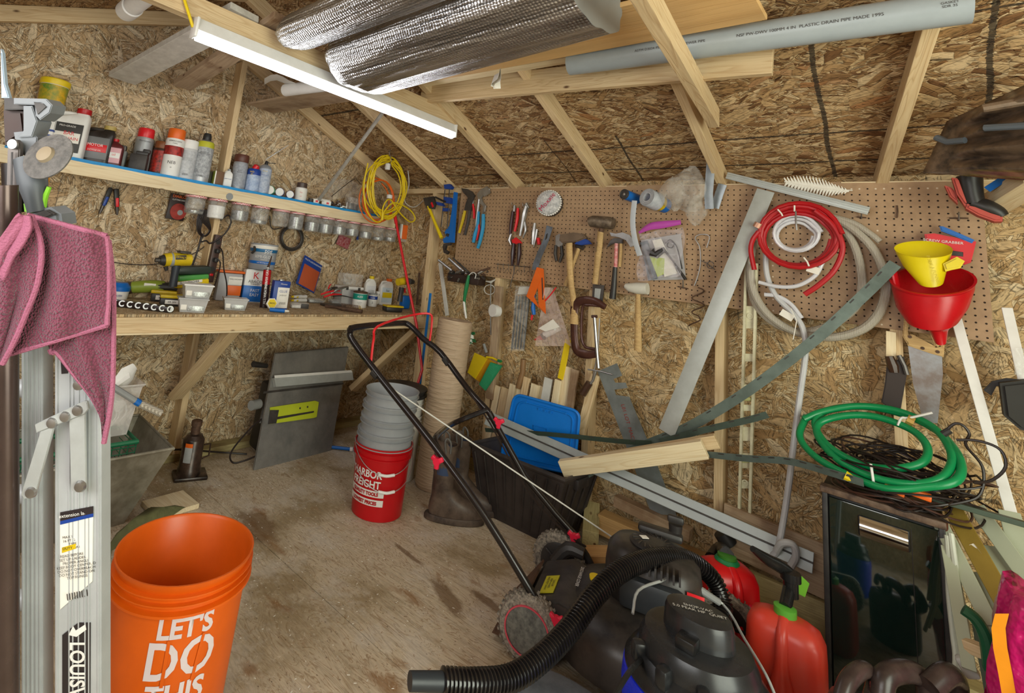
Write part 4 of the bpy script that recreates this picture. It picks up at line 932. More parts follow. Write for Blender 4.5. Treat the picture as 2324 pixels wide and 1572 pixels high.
# small glue tubes
for k in range(4):
    c = onb(672+(k % 2)*10, 678-(k//2)*6)+V((-0.03, 0, 0.012+0.025*(k//2))); 
    t = thing('putty_tube', ('small white putty tube with yellow cap, front lower one', 'small white putty tube behind the front lower one', 'small white putty tube on top of the front pair', 'small white putty tube topmost before the sandpaper')[k], 'tube', c)
    B().tube([c+V((0, 0, 0)), c+V((-.01, .075, .002))], [0.009, .013], 10).out('tube_body', m_white, t); B().tube([c+V((0, -.016, 0)), c], [.007, .008], 10).out('cap', m_yellow, t)
c = onb(682, 698)+V((-0.02, 0, 0))
boxy('clear_box', 'small clear hinged box with black card beside blue tin', 'box', c, (0.06, 0.115, 0.035), -0.35, m_clear, 0.003, parts=(('card', m_dark, (0.031, .03, .016), (0.002, .05, .028)), ('white_insert', m_paper, (0, -.02, .01), (0.05, .06, .015))))
# pliers pile
t = thing('tool_pile', 'heap of red handled pliers and cutters mid bench', 'tools', onb(770, 680))
for (x0, y0, x1, y1, r_, m_) in ((728, 668, 772, 660, .007, m_redb), (735, 674, 775, 668, .007, m_redb), (745, 655, 752, 645, .005, m_redb), (750, 666, 790, 650, .010, m_steel), (742, 662, 765, 652, .009, m_darksteel), (756, 672, 800, 676, .004, m_black)):
    B().tube([oX(x0, y0, -2.86), oX((x0+x1)/2, (y0+y1)/2-3, -2.85), oX(x1, y1, -2.87)], [r_*.8, r_, r_*.6], 8, sm=3).out('tool', m_, t)
B().box(V((-2.86, oX(758, 678, -2.86).y, ZB+.009)), (.09, .16, .016), Matrix.Rotation(-.2, 3, 'Z'), .004).out('tray', m_darksteel, t)
# drawer cases and jars at the right of the bench
c = onb(790, 672)
t = boxy('organizer_case', 'pale grey clip case under the empty clear trays', 'case', c, (0.12, 0.17, 0.115), -0.2, m_milky, 0.006, parts=(('lid', m_white, (0, 0, .122), (0.13, .18, .02), .004), ('latch', m_dark, (.066, -.05, .118), (.006, .02, .02), .002), ('latch', m_dark, (.066, .05, .118), (.006, .02, .02), .002)), texts=(('TOOLS', .012, 0, .102, m_dark), ('3', .04, .02, .05, m_dark)))
B().box(c+V((0, 0, .18)), (.11, .16, .09), Matrix.Rotation(-.2, 3, 'Z'), .006).out('upper_tray', m_clear, t)
c = onb(838, 664); 
jug('cleaner_bottle', 'white bottle with yellow cap and printed back label', c+V((0, 0, .001)), 0.095, 0.05, .215, -0.25, m_white, m_yellow, M('dedddf', 0.5, dirt=0.3), (('DIRECTIONS\nSHAKE WELL\nBEFORE USE', .010, 0, .45, m_grey),), neck=(0.08, 0))
c = onb(824, 696)+V((-0.045, 0, 0)); r_ = .052
lathed('putty_jar', 'white jar with teal label and dark rim at bench front', 'jar', c, .112, r_, [('body', m_white, [(.96, 0), (1, .03), (1, .86), (.97, .9)]), ('label', M('138a78', .45), [(1.01, .50), (1.014, .51), (1.014, .85), (1.01, .86)]), ('lid', m_rust, [(.97, .88), (1.02, .9), (1.02, .97), (.9, 1), (0, 1)])], (('ALEX', .018, .68, m_white), ('spackling\npaste', .010, .3, m_grey)))
c = onb(850, 694)+V((-0.05, 0.02, 0))
lathed('white_jar', 'small white jar with blue label beside the teal one', 'jar', c, .095, .036, [('body', m_white, [(.96, 0), (1, .03), (1, .85), (.8, .9)]), ('label', m_dblue, [(1.012, .55), (1.012, .8)]), ('lid', m_grey, [(.85, .88), (.88, .9), (.88, 1), (0, 1)])], (('CLEAR', .012, .66, m_white), ('2', .02, .3, m_dark)))
c = onb(874, 668)
jug('detergent_bottle', 'white and yellow label bottle with orange top by the corner', c, .12, .06, .205, -.2, m_white, m_orange, M('c9d6dd', .5), (('Sun', .022, 0, .55, m_dark),), neck=(0.2, 0), lab2=m_yellow)
c = onb(880, 690)+V((-0.06, 0, 0))
lathed('spray_can', 'short grey can with pink label left of the yellow drill', 'can', c, .12, .030, can_parts(m_steel, m_yellow, M('b83a5a', .45, dirt=.8, dirtcol='d9d6d2', scale=60)))
c = onb(866, 690)+V((-0.055, 0, 0))
lathed('spray_can', 'thin silver can squeezed between the jar and pink can', 'can', c, .10, .022, can_parts(m_steel, m_white, m_paper))
# yellow drill at the corner
t = thing('cordless_drill', 'yellow drill standing at the right end of the bench', 'drill', onb(895, 698))
P = lambda x, y, dx=0: oX(x, y, -2.66+dx)
B().tube([P(903, 640), P(918, 637), P(928, 638)], [.026, .030, .026], 14).out('motor_housing', m_ylw, t)
B().tube([P(930, 638), P(938, 640)], [.022, .015], 12).out('chuck', m_black, t)
B().lathe([(.024, 0), (.025, .002), (.025, .01), (0, .01)], P(926, 638, .025), (1, -.3, 0), 18).out('rear_badge', m_dark, t)
B().tube([P(912, 652), P(909, 670), P(907, 684)], [.020, .018, .020], 10).out('handle', m_black, t)
B().tube([P(918, 654), P(919, 664)], [.009, .006], 8).out('trigger', m_redb, t)
c = onb(897, 703)+V((-.03, 0, 0)); B().box(c+V((0, 0, .02)), (.08, .13, .034), Matrix.Rotation(-.3, 3, 'Z'), .010).out('battery', m_black, t)
B().box(c+V((.005, 0, .04)), (.082, .135, .012), Matrix.Rotation(-.3, 3, 'Z'), .005).out('yellow_base', m_ylw, t)
boxy('tape_measure', 'small yellow tape measure leaning on the drill base', 'tape measure', onb(893, 684)+V((-.05, 0, 0)), (.03, .055, .055), -.2, m_black, .008, parts=(('yellow_face', m_yellow, (.016, 0, .028), (.003, .035, .035), .001),))
boxy('sponge', 'bright blue sponge block behind the red pole', 'sponge', onb(930, 698)+V((-.06, 0, 0)), (.05, .075, .10), -.2, m_blue, .012)
boxy('grey_sponge', 'grey block behind the blue sponge at bench end', 'sponge', onb(939, 694)+V((-.09, 0, 0)), (.05, .06, .11), -.2, m_grey, .008)
# wire brush
t = thing('wire_brush', 'wooden wire brush lying on its side at bench front', 'brush', onb(785, 700))
a, b2 = onb(738, 697), onb(822, 706); d = b2-a
B().tube([a+V((0, 0, .014)), a+d*.3+V((0, 0, .014)), a+d*.5+V((0, 0, .012)), b2+V((0, 0, .012))], [.010, .009, .014, .013], 8, sm=3).out('handle', m_rust, t)
for k in range(3):
    for j in range(12):
        q = a+d*(.48+.045*j)+V((-.004*k, 0, .016)); B().tube([q, q+V((-.014-.003*k, .002, .030))], .0016, 4).out('bristle_tuft', m_ylw if k == 0 and j > 9 else m_rust, t, smooth=0)
# small fillers along the bench
boxy('clear_parts_box', 'low clear parts box between blue tin and pliers', 'box', onb(722, 688)+V((-.04, 0, 0)), (.07, .12, .03), -.3, m_clear, .004, parts=(('parts', m_screw, (0, 0, .01), (.06, .1, .014)),))
boxy('clear_parts_box', 'low clear parts box under the wire brush bristles', 'box', onb(775, 690)+V((-.05, 0, 0)), (.07, .12, .03), -.3, m_clear, .004, parts=(('parts', m_grey, (0, 0, .01), (.06, .1, .014)),))
# long red pole and red bow leaning at the corner; blue pole
t = thing('red_pole', 'long red tubular pole leaning in the corner', 'pole', oX(958, 838, -2.40))
pp = [oX(896, 490, -2.80), oX(925, 640, -2.60), oX(945, 735, -2.47), oX(958, 838, -2.40), V((-2.38, -.36, .01))]
B().tube(pp, 0.0095, 10).out('shaft', m_redb, t); B().tube([pp[0]+V((0, 0, .0)), pp[0]+(pp[1]-pp[0])*.12], .013, 10).out('grip', m_redb, t)
lumber('blue_stick', 'bright blue plastic strip standing in the corner', 'stick', oY(977, 665, -0.10), oY(977, 665, -.10)+(oY(957, 838, -.12)-oY(977, 665, -.10))*((oY(977, 665, -.10).z-.005)/(oY(977, 665, -.10).z-oY(957, 838, -.12).z)), .022, .006, M('1976c4', .4), up=(0, 1, 0))
lumber('saw', 'brown and yellow saw blade hanging on the corner', 'saw', oY(952, 618, 0.03), oY(946, 692, 0.03), .020, .006, m_rust, up=(0, 1, 0))
# ================================================================== PEGBOARD AND WHAT HANGS ON IT
def peg_mat():
    t = NT('pegboard_brown'); tc = t.n('ShaderNodeTexCoord').outputs['Object']
    nz = t.n('ShaderNodeTexNoise', ins={'Vector': tc, 'Scale': 30.0, 'Detail': 5.0}).outputs[0]
    n2 = t.n('ShaderNodeTexNoise', ins={'Vector': tc, 'Scale': 2.0, 'Detail': 2.0}).outputs[0]
    c = t.mix(t.ramp(nz, [(0.4, 0.0), (0.7, 0.5)]), srgb('a98a6a'), srgb('8d7055'))
    t.set(Base_Color=t.mix(0.4, c, t.ramp(n2, [(0.3, 0.8), (0.7, 1.05)]), 'MULTIPLY'), Roughness=0.5); t.set(Specular_IOR_Level=0.3)
    return t.m
X0, X1, Z1, Z0 = -2.335, 0.245, 1.834, 1.220
pegboard = struct(bpy.data.objects.new('trim_1', None)); COL.objects.link(pegboard); pegboard.location = (0, 0, 0)
wire = thing('pegboard', 'brown perforated hardboard panel fixed along the side wall', 'pegboard', ((X0+X1)/2, 0.0, 1.22))
bpy.data.objects.remove(pegboard)
B().box(((X0+X1)/2, -0.002, (Z0+Z1)/2), (X1-X0, 0.0045, Z1-Z0), None, 0.0012).out('panel', peg_mat(), wire, smooth=0)
# the holes, as small dark recess rings set in the face (about 2000: joined)
hb = bmesh.new(); sh = bmesh.new(); nx = 98; nzr = 24
for i in range(nx):
    for j in range(nzr-1):
        x = 0.2289-0.0264*i; z = Z1-0.020-0.0258*j-0.013
        if x < X0+0.012: continue
        screw = (j == 0 and i % 1 == 0 and i < 26) or (i in (11, 12) and j > 6 and (i+j) % 1 == 0) or (i == 25 and j % 2 == 0)
        bm = hb if not (screw and (i*7+j*3) % 3) else sh; r = 0.0036
        vs = [bm.verts.new((x+r*math.cos(2*PI*k/8), -0.0046, z+r*math.sin(2*PI*k/8))) for k in range(8)]; bm.faces.new(vs)
for nm, bm, mt_ in (('peg_holes', hb, M('2a1d14', 0.9)), ('pale_holes', sh, M('d8c6b0', 0.7))):
    me = bpy.data.meshes.new(nm); bm.to_mesh(me); bm.free(); o = link(nm, me, mt_, wire); o['kind'] = 'stuff'
for x in (-2.2, -1.4, -0.55, 0.1): B().box((x, -0.006, Z1-0.004), (0.55, 0.003, 0.004)).out('edge_strip', m_pine2, wire)

def wY(px, Y=-0.02): return [oY(x, y, Y) for x, y in px]
def slab(name, px, Y, th, mat, parent=None, bev=0.0015, label=None):
    """flat-sided part cut to outline, standing at distance Y from the wall"""
    pts = [oY(x, y, Y) for x, y in px]
    return B().prism(pts, (0, th, 0), bev).out(name, mat, parent, label, smooth=30)
def rod(name, px, Y, r, mat, parent=None, seg=8, sm=0, flat=None):
    Ys = Y if hasattr(Y, '__len__') else [Y]*len(px)
    k_ = lambda q: q*1.4 if .005 <= q <= .016 else q
    r = [k_(q) for q in r] if hasattr(r, '__len__') else k_(r)
    return B().tube([oY(x, y, yy) for (x, y), yy in zip(px, Ys)], r, seg, sm=sm, flat=flat, up=(0, 1, 0) if flat else None).out(name, mat, parent)
def hook(parent, x, y, L=0.035):
    p = oY(x, y, -0.004)
    B().tube([p, p+V((0, -L, 0)), p+V((0, -L-0.004, 0.014))], 0.0022, 6).out('hook', m_steel, parent)
def at(x, y, Y=-0.02): return oY(x, y, Y)

# left group on the bare boards
t = thing('axe', 'small hatchet with black head and yellow handle, leftmost tool', 'axe', at(975, 450))
slab('head', ((960, 449), (983, 445), (988, 462), (984, 474), (968, 472), (964, 464)), -0.05, 0.02, m_dark, t)
rod('handle', ((972, 468), (985, 500), (1002, 540)), -0.04, [.009, .008, .010], m_yellow, t)
rod('red_collar', ((980, 460), (984, 470)), -0.045, .008, m_redb, t)
t = thing('bar_clamp', 'pair of bar clamps with blue jaws beside the axe', 'clamp', at(1010, 430))
for k, (xa, xb) in enumerate(((1010, 1001), (1020, 1015))): rod('bar', ((xa, 430), (xb, 515+k*4)), -0.05-0.012*k, .0032, m_darksteel, t, flat=(1, 1.6))
for px in (((1007, 419), (1020, 417), (1026, 424), (1022, 429), (1008, 428)), ((988, 457), (1002, 460), (1006, 468), (992, 465)), ((1004, 471), (1016, 472), (1014, 479), (1004, 479)), ((1006, 446), (1022, 448), (1022, 462), (1008, 460))): slab('jaw', px, -0.075, 0.03, m_dblue, t)
rod('screw', ((988, 447), (1004, 455), (1012, 458)), -0.075, .005, m_black, t)
t = thing('pipe_wrench', 'big bright blue pipe wrench hanging jaw down', 'wrench', at(1025, 440))
slab('handle', ((1029, 435), (1035, 436), (1031, 500), (1028, 550), (1006, 551), (1004, 543), (1012, 536), (1008, 526), (1013, 519), (1019, 512), (1024, 480)), -0.045, 0.026, m_blue, t, 0.004)
slab('jaw_slot', ((1010, 533), (1014, 529), (1020, 531), (1017, 538)), -0.047, 0.012, m_dark, t)
slab('lower_jaw', ((1006, 553), (1024, 549), (1021, 556), (1012, 557), (1010, 566), (1018, 571), (1014, 577), (1006, 573), (1004, 560)), -0.042, 0.02, m_darksteel, t)
t = thing('fencing_pliers', 'large dark snips with yellow black handles by the pegboard edge', 'pliers', at(1065, 430))
slab('jaw', ((1046, 427), (1058, 428), (1070, 434), (1076, 443), (1072, 455), (1064, 453), (1058, 444), (1050, 436)), -0.03, 0.018, m_darksteel, t, .003)
slab('pivot_body', ((1062, 446), (1074, 450), (1068, 478), (1053, 476), (1056, 462)), -0.028, 0.015, m_dark, t, .003)
rod('handle', ((1055, 478), (1050, 500), (1042, 528)), -0.025, [.008, .0085, .007], m_ylw, t); rod('handle', ((1066, 478), (1062, 505), (1055, 533)), -0.022, [.008, .0085, .007], m_dark, t)
t = thing('pliers', 'slip pliers with red handles behind the blue handled ones', 'pliers', at(1075, 465))
rod('handle', ((1073, 462), (1076, 480), (1076, 496)), -0.018, [.005, .007, .006], m_redb, t); rod('handle', ((1084, 500), (1088, 520), (1082, 545)), -0.02, [.006, .007, .005], m_redb, t); rod('jaw', ((1074, 447), (1073, 464)), -0.018, .005, m_steel, t)
t = thing('locking_pliers', 'chrome and blue handled water pump pliers, large curved jaw', 'pliers', at(1100, 430))
slab('jaw', ((1082, 440), (1090, 430), (1104, 422), (1111, 428), (1110, 434), (1098, 442), (1092, 448), (1095, 458), (1102, 466), (1100, 480), (1093, 487), (1096, 468), (1085, 458)), -0.032, 0.016, m_steel, t, .003)
slab('upper_tooth', ((1094, 437), (1111, 431), (1112, 438), (1098, 446)), -0.036, 0.012, m_steel, t, .002)
rod('handle', ((1097, 486), (1096, 515), (1090, 545), (1084, 563)), -0.028, [.009, .010, .009, .008], M('2a8fc0', .4), t, sm=3); rod('handle', ((1086, 480), (1084, 510), (1078, 532), (1074, 550)), -0.024, [.007, .008, .010, .008], M('2a8fc0', .4), t, sm=3)
rod('shank', ((1088, 452), (1083, 490), (1080, 520)), -0.024, [.008, .007, .006], m_steel, t)
# bin of small tools at the lower left
t = thing('tool_tray', 'dark tray crammed with punches and files below the clamps', 'tray', at(1058, 640, -0.06))
B().box(oY(1058, 633, -0.055), (0.27, 0.085, 0.06), None, .006).out('tray', M('3b2b25', .5, dirt=.5), t)
random.seed(5)
for (x0, y0, x1, y1, r_, m_) in ((995, 590, 1030, 618, .008, m_steel), (1018, 586, 1060, 624, .009, m_steel), (1028, 585, 1068, 622, .006, m_dark), (1070, 622, 1112, 608, .006, m_rust), (1020, 618, 1060, 630, .010, m_black), (1015, 628, 1050, 634, .009, m_rust), (1084, 622, 1100, 612, .007, m_steel)): rod('file', ((x0, y0), (x1, y1)), [-0.10, -0.06], [r_*.8, r_], m_, t, 8)
for k in range(22):
    x, y = 1018+k*4.1, 625+random.uniform(-8, 8)
    rod('small_part', ((x, y), (x+random.uniform(-9, 9), y+random.uniform(-6, 8))), -0.105, random.uniform(.003, .007), random.choice((m_black, m_steel, m_rust, m_darksteel)), t, 6)
t = thing('scrub_brush', 'green and white brush handle hanging from the tray', 'brush', at(1062, 620, -.11))
rod('hanging_loop', ((1063, 626), (1072, 618), (1080, 622), (1078, 632)), -0.118, .003, m_white, t, sm=4)
rod('handle', ((1064, 624), (1059, 650), (1054, 680), (1056, 700), (1058, 722)), -0.116, [.006, .010, .007, .005, .005], m_green, t, sm=4)
rod('white_shaft', ((1053, 684), (1055, 702), (1058, 722)), -0.119, [.006, .006, .005], m_white, t)
# pegboard tools
t = thing('tin_snips', 'dark and red tin snips hanging right of the blue pliers', 'snips', at(1168, 465))
hook(t, 1168, 466)
rod('blade', ((1168, 466), (1167, 480)), -0.03, [.006, .009], m_steel, t); rod('handle', ((1164, 480), (1160, 510), (1158, 532)), -0.03, [.008, .009, .007], M('3a1c1c', .4), t, sm=3); rod('handle', ((1175, 472), (1174, 495), (1168, 525)), -0.03, [.006, .008, .006], m_redb, t, sm=3)
rod('jaw', ((1160, 530), (1156, 545), (1160, 556)), -0.028, [.006, .009, .004], m_steel, t)
t = thing('side_cutters', 'cutters with dark brown and red grips hanging lower', 'pliers', at(1170, 540))
slab('jaw', ((1160, 545), (1170, 538), (1180, 546), (1184, 552), (1164, 554)), -0.035, .014, m_redb, t, .003)
rod('handle', ((1166, 552), (1164, 575), (1162, 603)), -0.032, [.008, .011, .006], M('311a1a', .3), t); rod('handle', ((1179, 552), (1179, 575), (1175, 602)), -0.032, [.008, .011, .006], M('311a1a', .3), t)
t = thing('locking_pliers', 'large chrome locking pliers right of the red snips', 'pliers', at(1190, 465))
hook(t, 1193, 468)
rod('body', ((1195, 466), (1190, 485), (1186, 505), (1180, 535)), -0.035, [.010, .014, .010, .006], m_steel, t, sm=3); rod('lever', ((1190, 500), (1193, 522), (1186, 540)), -0.03, [.006, .006, .004], m_steel, t, sm=3); rod('jaw', ((1190, 468), (1195, 464), (1200, 472)), -0.036, [.007, .012, .005], m_steel, t)
t = thing('locking_pliers', 'small chrome locking pliers with red grips below the hat', 'pliers', at(1212, 510))
rod('body', ((1214, 506), (1211, 530), (1209, 555)), -0.03, [.007, .011, .007], m_steel, t, sm=3); rod('lever', ((1219, 520), (1216, 540), (1211, 560)), -0.028, [.005, .006, .003], m_steel, t); rod('red_grip', ((1221, 540), (1224, 555)), -0.025, [.008, .009], m_redb, t)
t = thing('quilted_hat', 'round white quilted cap with red script on pegboard', 'hat', at(1252, 464))
c = at(1250, 463, -0.012)
B().lathe([(.080, 0), (.083, .006), (.080, .022), (.074, .03)], c, (0.12, -1, .08), 36).out('dark_rim', m_darksteel, t)
prof = [(.078, .026), (.080, .034), (.074, .048), (.050, .058), (0, .060)]
o = B().lathe(prof, c, (0.12, -1, .08), 40).out('quilted_cloth', M('d9d7d6', .6, dirt=.6, dirtcol='6f7377', scale=60, bump=.004, bscale=90), t)
for k in range(34):
    a = 2*PI*k/34; R = frame((0.12, -1, .08)); B().lathe([(0, -.006), (.006, -.004), (.007, 0), (.006, .004), (0, .006)], c+R @ V((.034, .079*math.cos(a), .079*math.sin(a))), seg=8).out('stitch_pleat', m_white, t)
Rh = frame((1, .12, 0.35), (0.12, -1, .08)); text(B, 'Moxxie', 0.046, c+V((0.008, -0.062, .005)), (V((.55, .06, .83)), V((-.83, 0.02, .55)), V((.12, -1, .08))), M('b81e4a', .5), t)
t = thing('hook_strip', 'row of small wire hooks along the lower pegboard', 'rack', at(1165, 605))
rod('rail', ((1126, 599), (1204, 606)), -0.022, .0022, m_darksteel, t, 6)
for k in range(7): x = 1130+12*k; rod('wire_hook', ((x, 596+k), (x, 612+k), (x+4, 618+k), (x+7, 610+k)), -0.03, .0017, m_darksteel, t, 5)
t = thing('allen_key', 'long thin dark key hanging from the hook row', 'key', at(1168, 610)); rod('shaft', ((1168, 602), (1166, 620), (1160, 640), (1158, 652)), -0.03, .0025, m_darksteel, t)
t = thing('pry_bar', 'flat grey steel pry bar crossing the pegboard', 'pry bar', at(1235, 560, -.03))
slab('blade', ((1240, 511), (1254, 515), (1244, 548), (1228, 585), (1219, 612), (1206, 612), (1210, 595), (1220, 570), (1234, 540)), -0.055, .006, M('8b97a8', .35, .6, dirt=.7, dirtcol='5b5a5c'), t, .002)
slab('slot', ((1239, 532), (1243, 528), (1242, 540), (1236, 546)), -0.056, .002, m_dark, t)
t = thing('speed_square', 'orange triangular speed square under the pry bar', 'square', at(1220, 665))
outer = ((1225, 604), (1233, 614), (1235, 650), (1238, 712), (1196, 672), (1206, 640), (1212, 622))
pts = [oY(x, y, -0.06) for x, y in outer]; inn = [oY(x, y, -0.06) for x, y in ((1221, 636), (1224, 690), (1204, 668))]
bb = B()
# plate with a real triangular opening: three bars
slab('leg', ((1218, 606), (1233, 610), (1238, 712), (1222, 694)), -0.06, .007, m_orange, t)
slab('leg', ((1238, 712), (1222, 696), (1206, 660), (1194, 672)), -0.0612, .007, m_orange, t)
slab('leg', ((1194, 672), (1210, 676), (1228, 632), (1218, 606)), -0.0624, .007, m_orange, t)
slab('scale_slot', ((1229, 630), (1231, 630), (1233, 680), (1231, 680)), -0.0630, .001, m_dark, t, 0)
t = thing('blue_grip', 'blue and red gripped tool behind the orange square', 'tool', at(1212, 690, -.03)); rod('grip', ((1212, 668), (1210, 700), (1212, 714)), -0.04, [.006, .010, .008], m_blue, t); rod('red_tip', ((1208, 714), (1206, 726)), -0.04, .005, m_redb, t)
t = thing('linesman_pliers', 'chrome pliers with dark handles left of the big hammer', 'pliers', at(1267, 560))
slab('jaw', ((1260, 535), (1268, 530), (1276, 536), (1278, 552), (1272, 562), (1260, 556)), -0.035, .016, m_steel, t, .003); rod('handle', ((1262, 556), (1260, 575), (1263, 592)), -0.03, [.007, .008, .006], m_dark, t); rod('handle', ((1274, 558), (1276, 578), (1270, 595)), -0.03, [.007, .008, .006], m_dark, t)
def hammer(name, label, head, hm, handle, hr, Yh, hmat, extra=None):
    t = thing(name, label, 'hammer', at(*handle[0])); head(t); rod('handle', handle, Yh, hr, hmat, t, 10, sm=3, flat=(0.75, 1)); return t
m_hick = wood('hickory_handle', 'c9a873', '9a7446', ring=14, knots=False)
t = thing('axe', 'splitting axe with grey steel head and blue edge', 'axe', at(1295, 550))
slab('head', ((1270, 532), (1300, 527), (1322, 530), (1330, 540), (1310, 548), (1276, 552), (1268, 545)), -0.10, .045, M('7a6653', .5, .4, dirt=.6), t, .006)
slab('blue_edge', ((1308, 547), (1320, 538), (1334, 545), (1340, 553), (1318, 556), (1303, 553)), -0.092, .03, m_dblue, t, .004)
rod('handle', ((1292, 540), (1293, 600), (1297, 650), (1303, 690), (1303, 735)), [-.075]*5, [.012, .012, .011, .012, .016], m_hick, t, 10, sm=3, flat=(.8, 1.15))
t = thing('hammer', 'pale wooden handle slanting behind the axe', 'hammer', at(1290, 600, -.03))
rod('handle', ((1314, 562), (1300, 600), (1284, 648)), -.04, [.008, .008, .010], m_hick, t, 8); rod('head', ((1308, 556), (1324, 562)), -.04, .012, m_darksteel, t); 
t = thing('club_hammer', 'heavy club hammer with round steel head and long wood handle', 'hammer', at(1365, 505))
rod('head', ((1338, 504), (1346, 502), (1384, 506), (1392, 508)), -.055, [.029, .034, .036, .032], M('8a7a68', .5, .5, dirt=.8, dirtcol='4c4037', scale=30), t, 16)
rod('eye', ((1366, 518), (1364, 526)), -.05, .012, m_rust, t)
rod('handle', ((1364, 520), (1360, 560), (1354, 610), (1350, 644)), -.05, [.010, .011, .010, .010], m_hick, t, 10, sm=3, flat=(.8, 1.2))
B().lathe([(.010, 0), (.010, .001), (0, .001)], at(1368, 500, -.0785), (0, -1, 0), 16).out('sticker', m_paper, t)
text(B, 'GSTOCKER', .012, at(1354, 560, -.0625), (V((.06, 0, 1)), V((-1, 0, .06)), (0, -1, 0)), m_dark, t)
t = thing('claw_hammer', 'claw hammer with red and black fibreglass handle', 'hammer', at(1395, 545))
slab('head', ((1376, 561), (1384, 546), (1392, 540), (1404, 540), (1412, 543), (1412, 552), (1396, 551), (1388, 553)), -.05, .022, m_darksteel, t, .004)
rod('shaft', ((1399, 552), (1397, 608)), -.045, [.007, .007], M('c24a52', .4, dirt=.8, dirtcol='e0b7b0', scale=70), t); rod('rubber_grip', ((1396, 606), (1393, 650), (1390, 678)), -.045, [.009, .011, .013], m_black, t, 10)
t = thing('claw_hammer', 'steel claw hammer head with clear handle behind the red one', 'hammer', at(1415, 535))
slab('head', ((1383, 527), (1396, 530), (1412, 527), (1428, 533), (1436, 545), (1437, 558), (1430, 560), (1420, 545), (1404, 538), (1386, 535)), -.035, .018, m_steel, t, .004); rod('shaft', ((1409, 550), (1409, 570), (1406, 605)), -.03, .006, m_hick, t)
# tail of the club hammer: grey holder and the brown C clamp
t = thing('holder', 'grey metal blade holder hanging under the club hammer', 'holder', at(1358, 665, -.03))
slab('plate', ((1345, 645), (1371, 647), (1367, 684), (1343, 683)), -.035, .010, m_darksteel, t); slab('window', ((1350, 654), (1364, 655), (1361, 678), (1348, 678)), -.037, .002, m_alu, t)
t = thing('c_clamp', 'large dark brown C clamp with steel screw', 'clamp', at(1330, 740, -.06))
mC = M('3b1e18', .3, .2, dirt=.4, dirtcol='6b473a')
rod('frame', ((1374, 697), (1352, 684), (1326, 681), (1306, 692), (1303, 730), (1304, 770), (1310, 795), (1330, 804), (1352, 803)), -.075, [.010, .013, .014, .015, .013, .013, .015, .014, .012], mC, t, 10, sm=5, flat=(.7, 1.2))
rod('inner_web', ((1360, 694), (1335, 692), (1322, 698), (1320, 760), (1328, 786), (1350, 792)), -.072, .006, mC, t, 8, sm=5)
rod('screw', ((1349, 720), (1355, 800), (1358, 835)), -.075, .0065, m_steel, t, 10); rod('pad', ((1343, 718), (1355, 718)), -.075, .006, mC, t)
rod('side_bar', ((1361, 722), (1357, 800), (1344, 862)), -.07, .004, m_steel, t); rod('cross_bar', ((1334, 838), (1362, 842), (1390, 850)), -.075, .004, m_steel, t)
rod('lower_screw', ((1352, 842), (1346, 862), (1340, 870)), -.075, .005, m_steel, t); rod('wood_handle', ((1338, 868), (1322, 894)), [-.075, -.08], [.013, .014], m_brown, t, 10)
# rubber mallet
t = thing('mallet', 'mallet with white tapered head and pale wood handle', 'mallet', at(1445, 655))
rod('head', ((1419, 648), (1428, 652), (1446, 654), (1470, 655)), -.05, [.010, .024, .031, .031], M('d3d0c4', .5, dirt=.2), t, 16); rod('handle', ((1448, 664), (1448, 730), (1448, 796)), -.045, [.008, .011, .013], m_hick, t, 10, flat=(.8, 1.1))
# zip bag with brush
t = thing('zip_bag', 'clear zip bag with purple seal holding a black brush', 'bag', at(1500, 570, -.03))
slab('backing', ((1455, 545), (1545, 530), (1557, 634), (1470, 636)), -.018, .002, M('a8a5a6', .5), t, 0)
slab('grey_card', ((1452, 550), (1470, 545), (1492, 632), (1472, 636)), -.03, .004, M('5c6670', .5), t); slab('white_card', ((1480, 545), (1500, 541), (1538, 620), (1508, 628)), -.032, .004, m_paper, t); slab('green_card', ((1474, 582), (1508, 586), (1506, 622), (1492, 628)), -.036, .004, M('b3c748', .4), t)
rod('brush_bristles', ((1506, 566), (1490, 578), (1480, 572)), -.045, [.010, .020, .026], m_black, t, 10); rod('brush_handle', ((1504, 562), (1530, 596), (1556, 634)), -.045, [.005, .004, .006], m_black, t)
rod('coiled_wire', ((1510, 552), (1520, 544), (1530, 552), (1524, 562), (1514, 558), (1520, 548), (1536, 560), (1548, 610)), -.04, .003, m_black, t, 6, sm=4)
rod('strap', ((1454, 555), (1470, 600), (1480, 632)), -.034, .004, m_dark, t)
rows = [[oY(1450+x+6*math.sin(j), 530+j*18-x*.14+3*math.sin(x*.1+j), -.055-.006*math.sin(x*.07+j*1.7)) for x in range(0, 110, 11)] for j in range(7)]
B().grid(rows).out('film', clear_mat('zip_bag_film', 'ece4ee', .16, .08), t, smooth=80)
rod('seal', ((1450, 528), (1475, 514), (1500, 510), (1545, 504)), -.055, [.004, .009, .010, .006], M('b64aa8', .35), t, 8, sm=3, flat=(.5, 1.4))
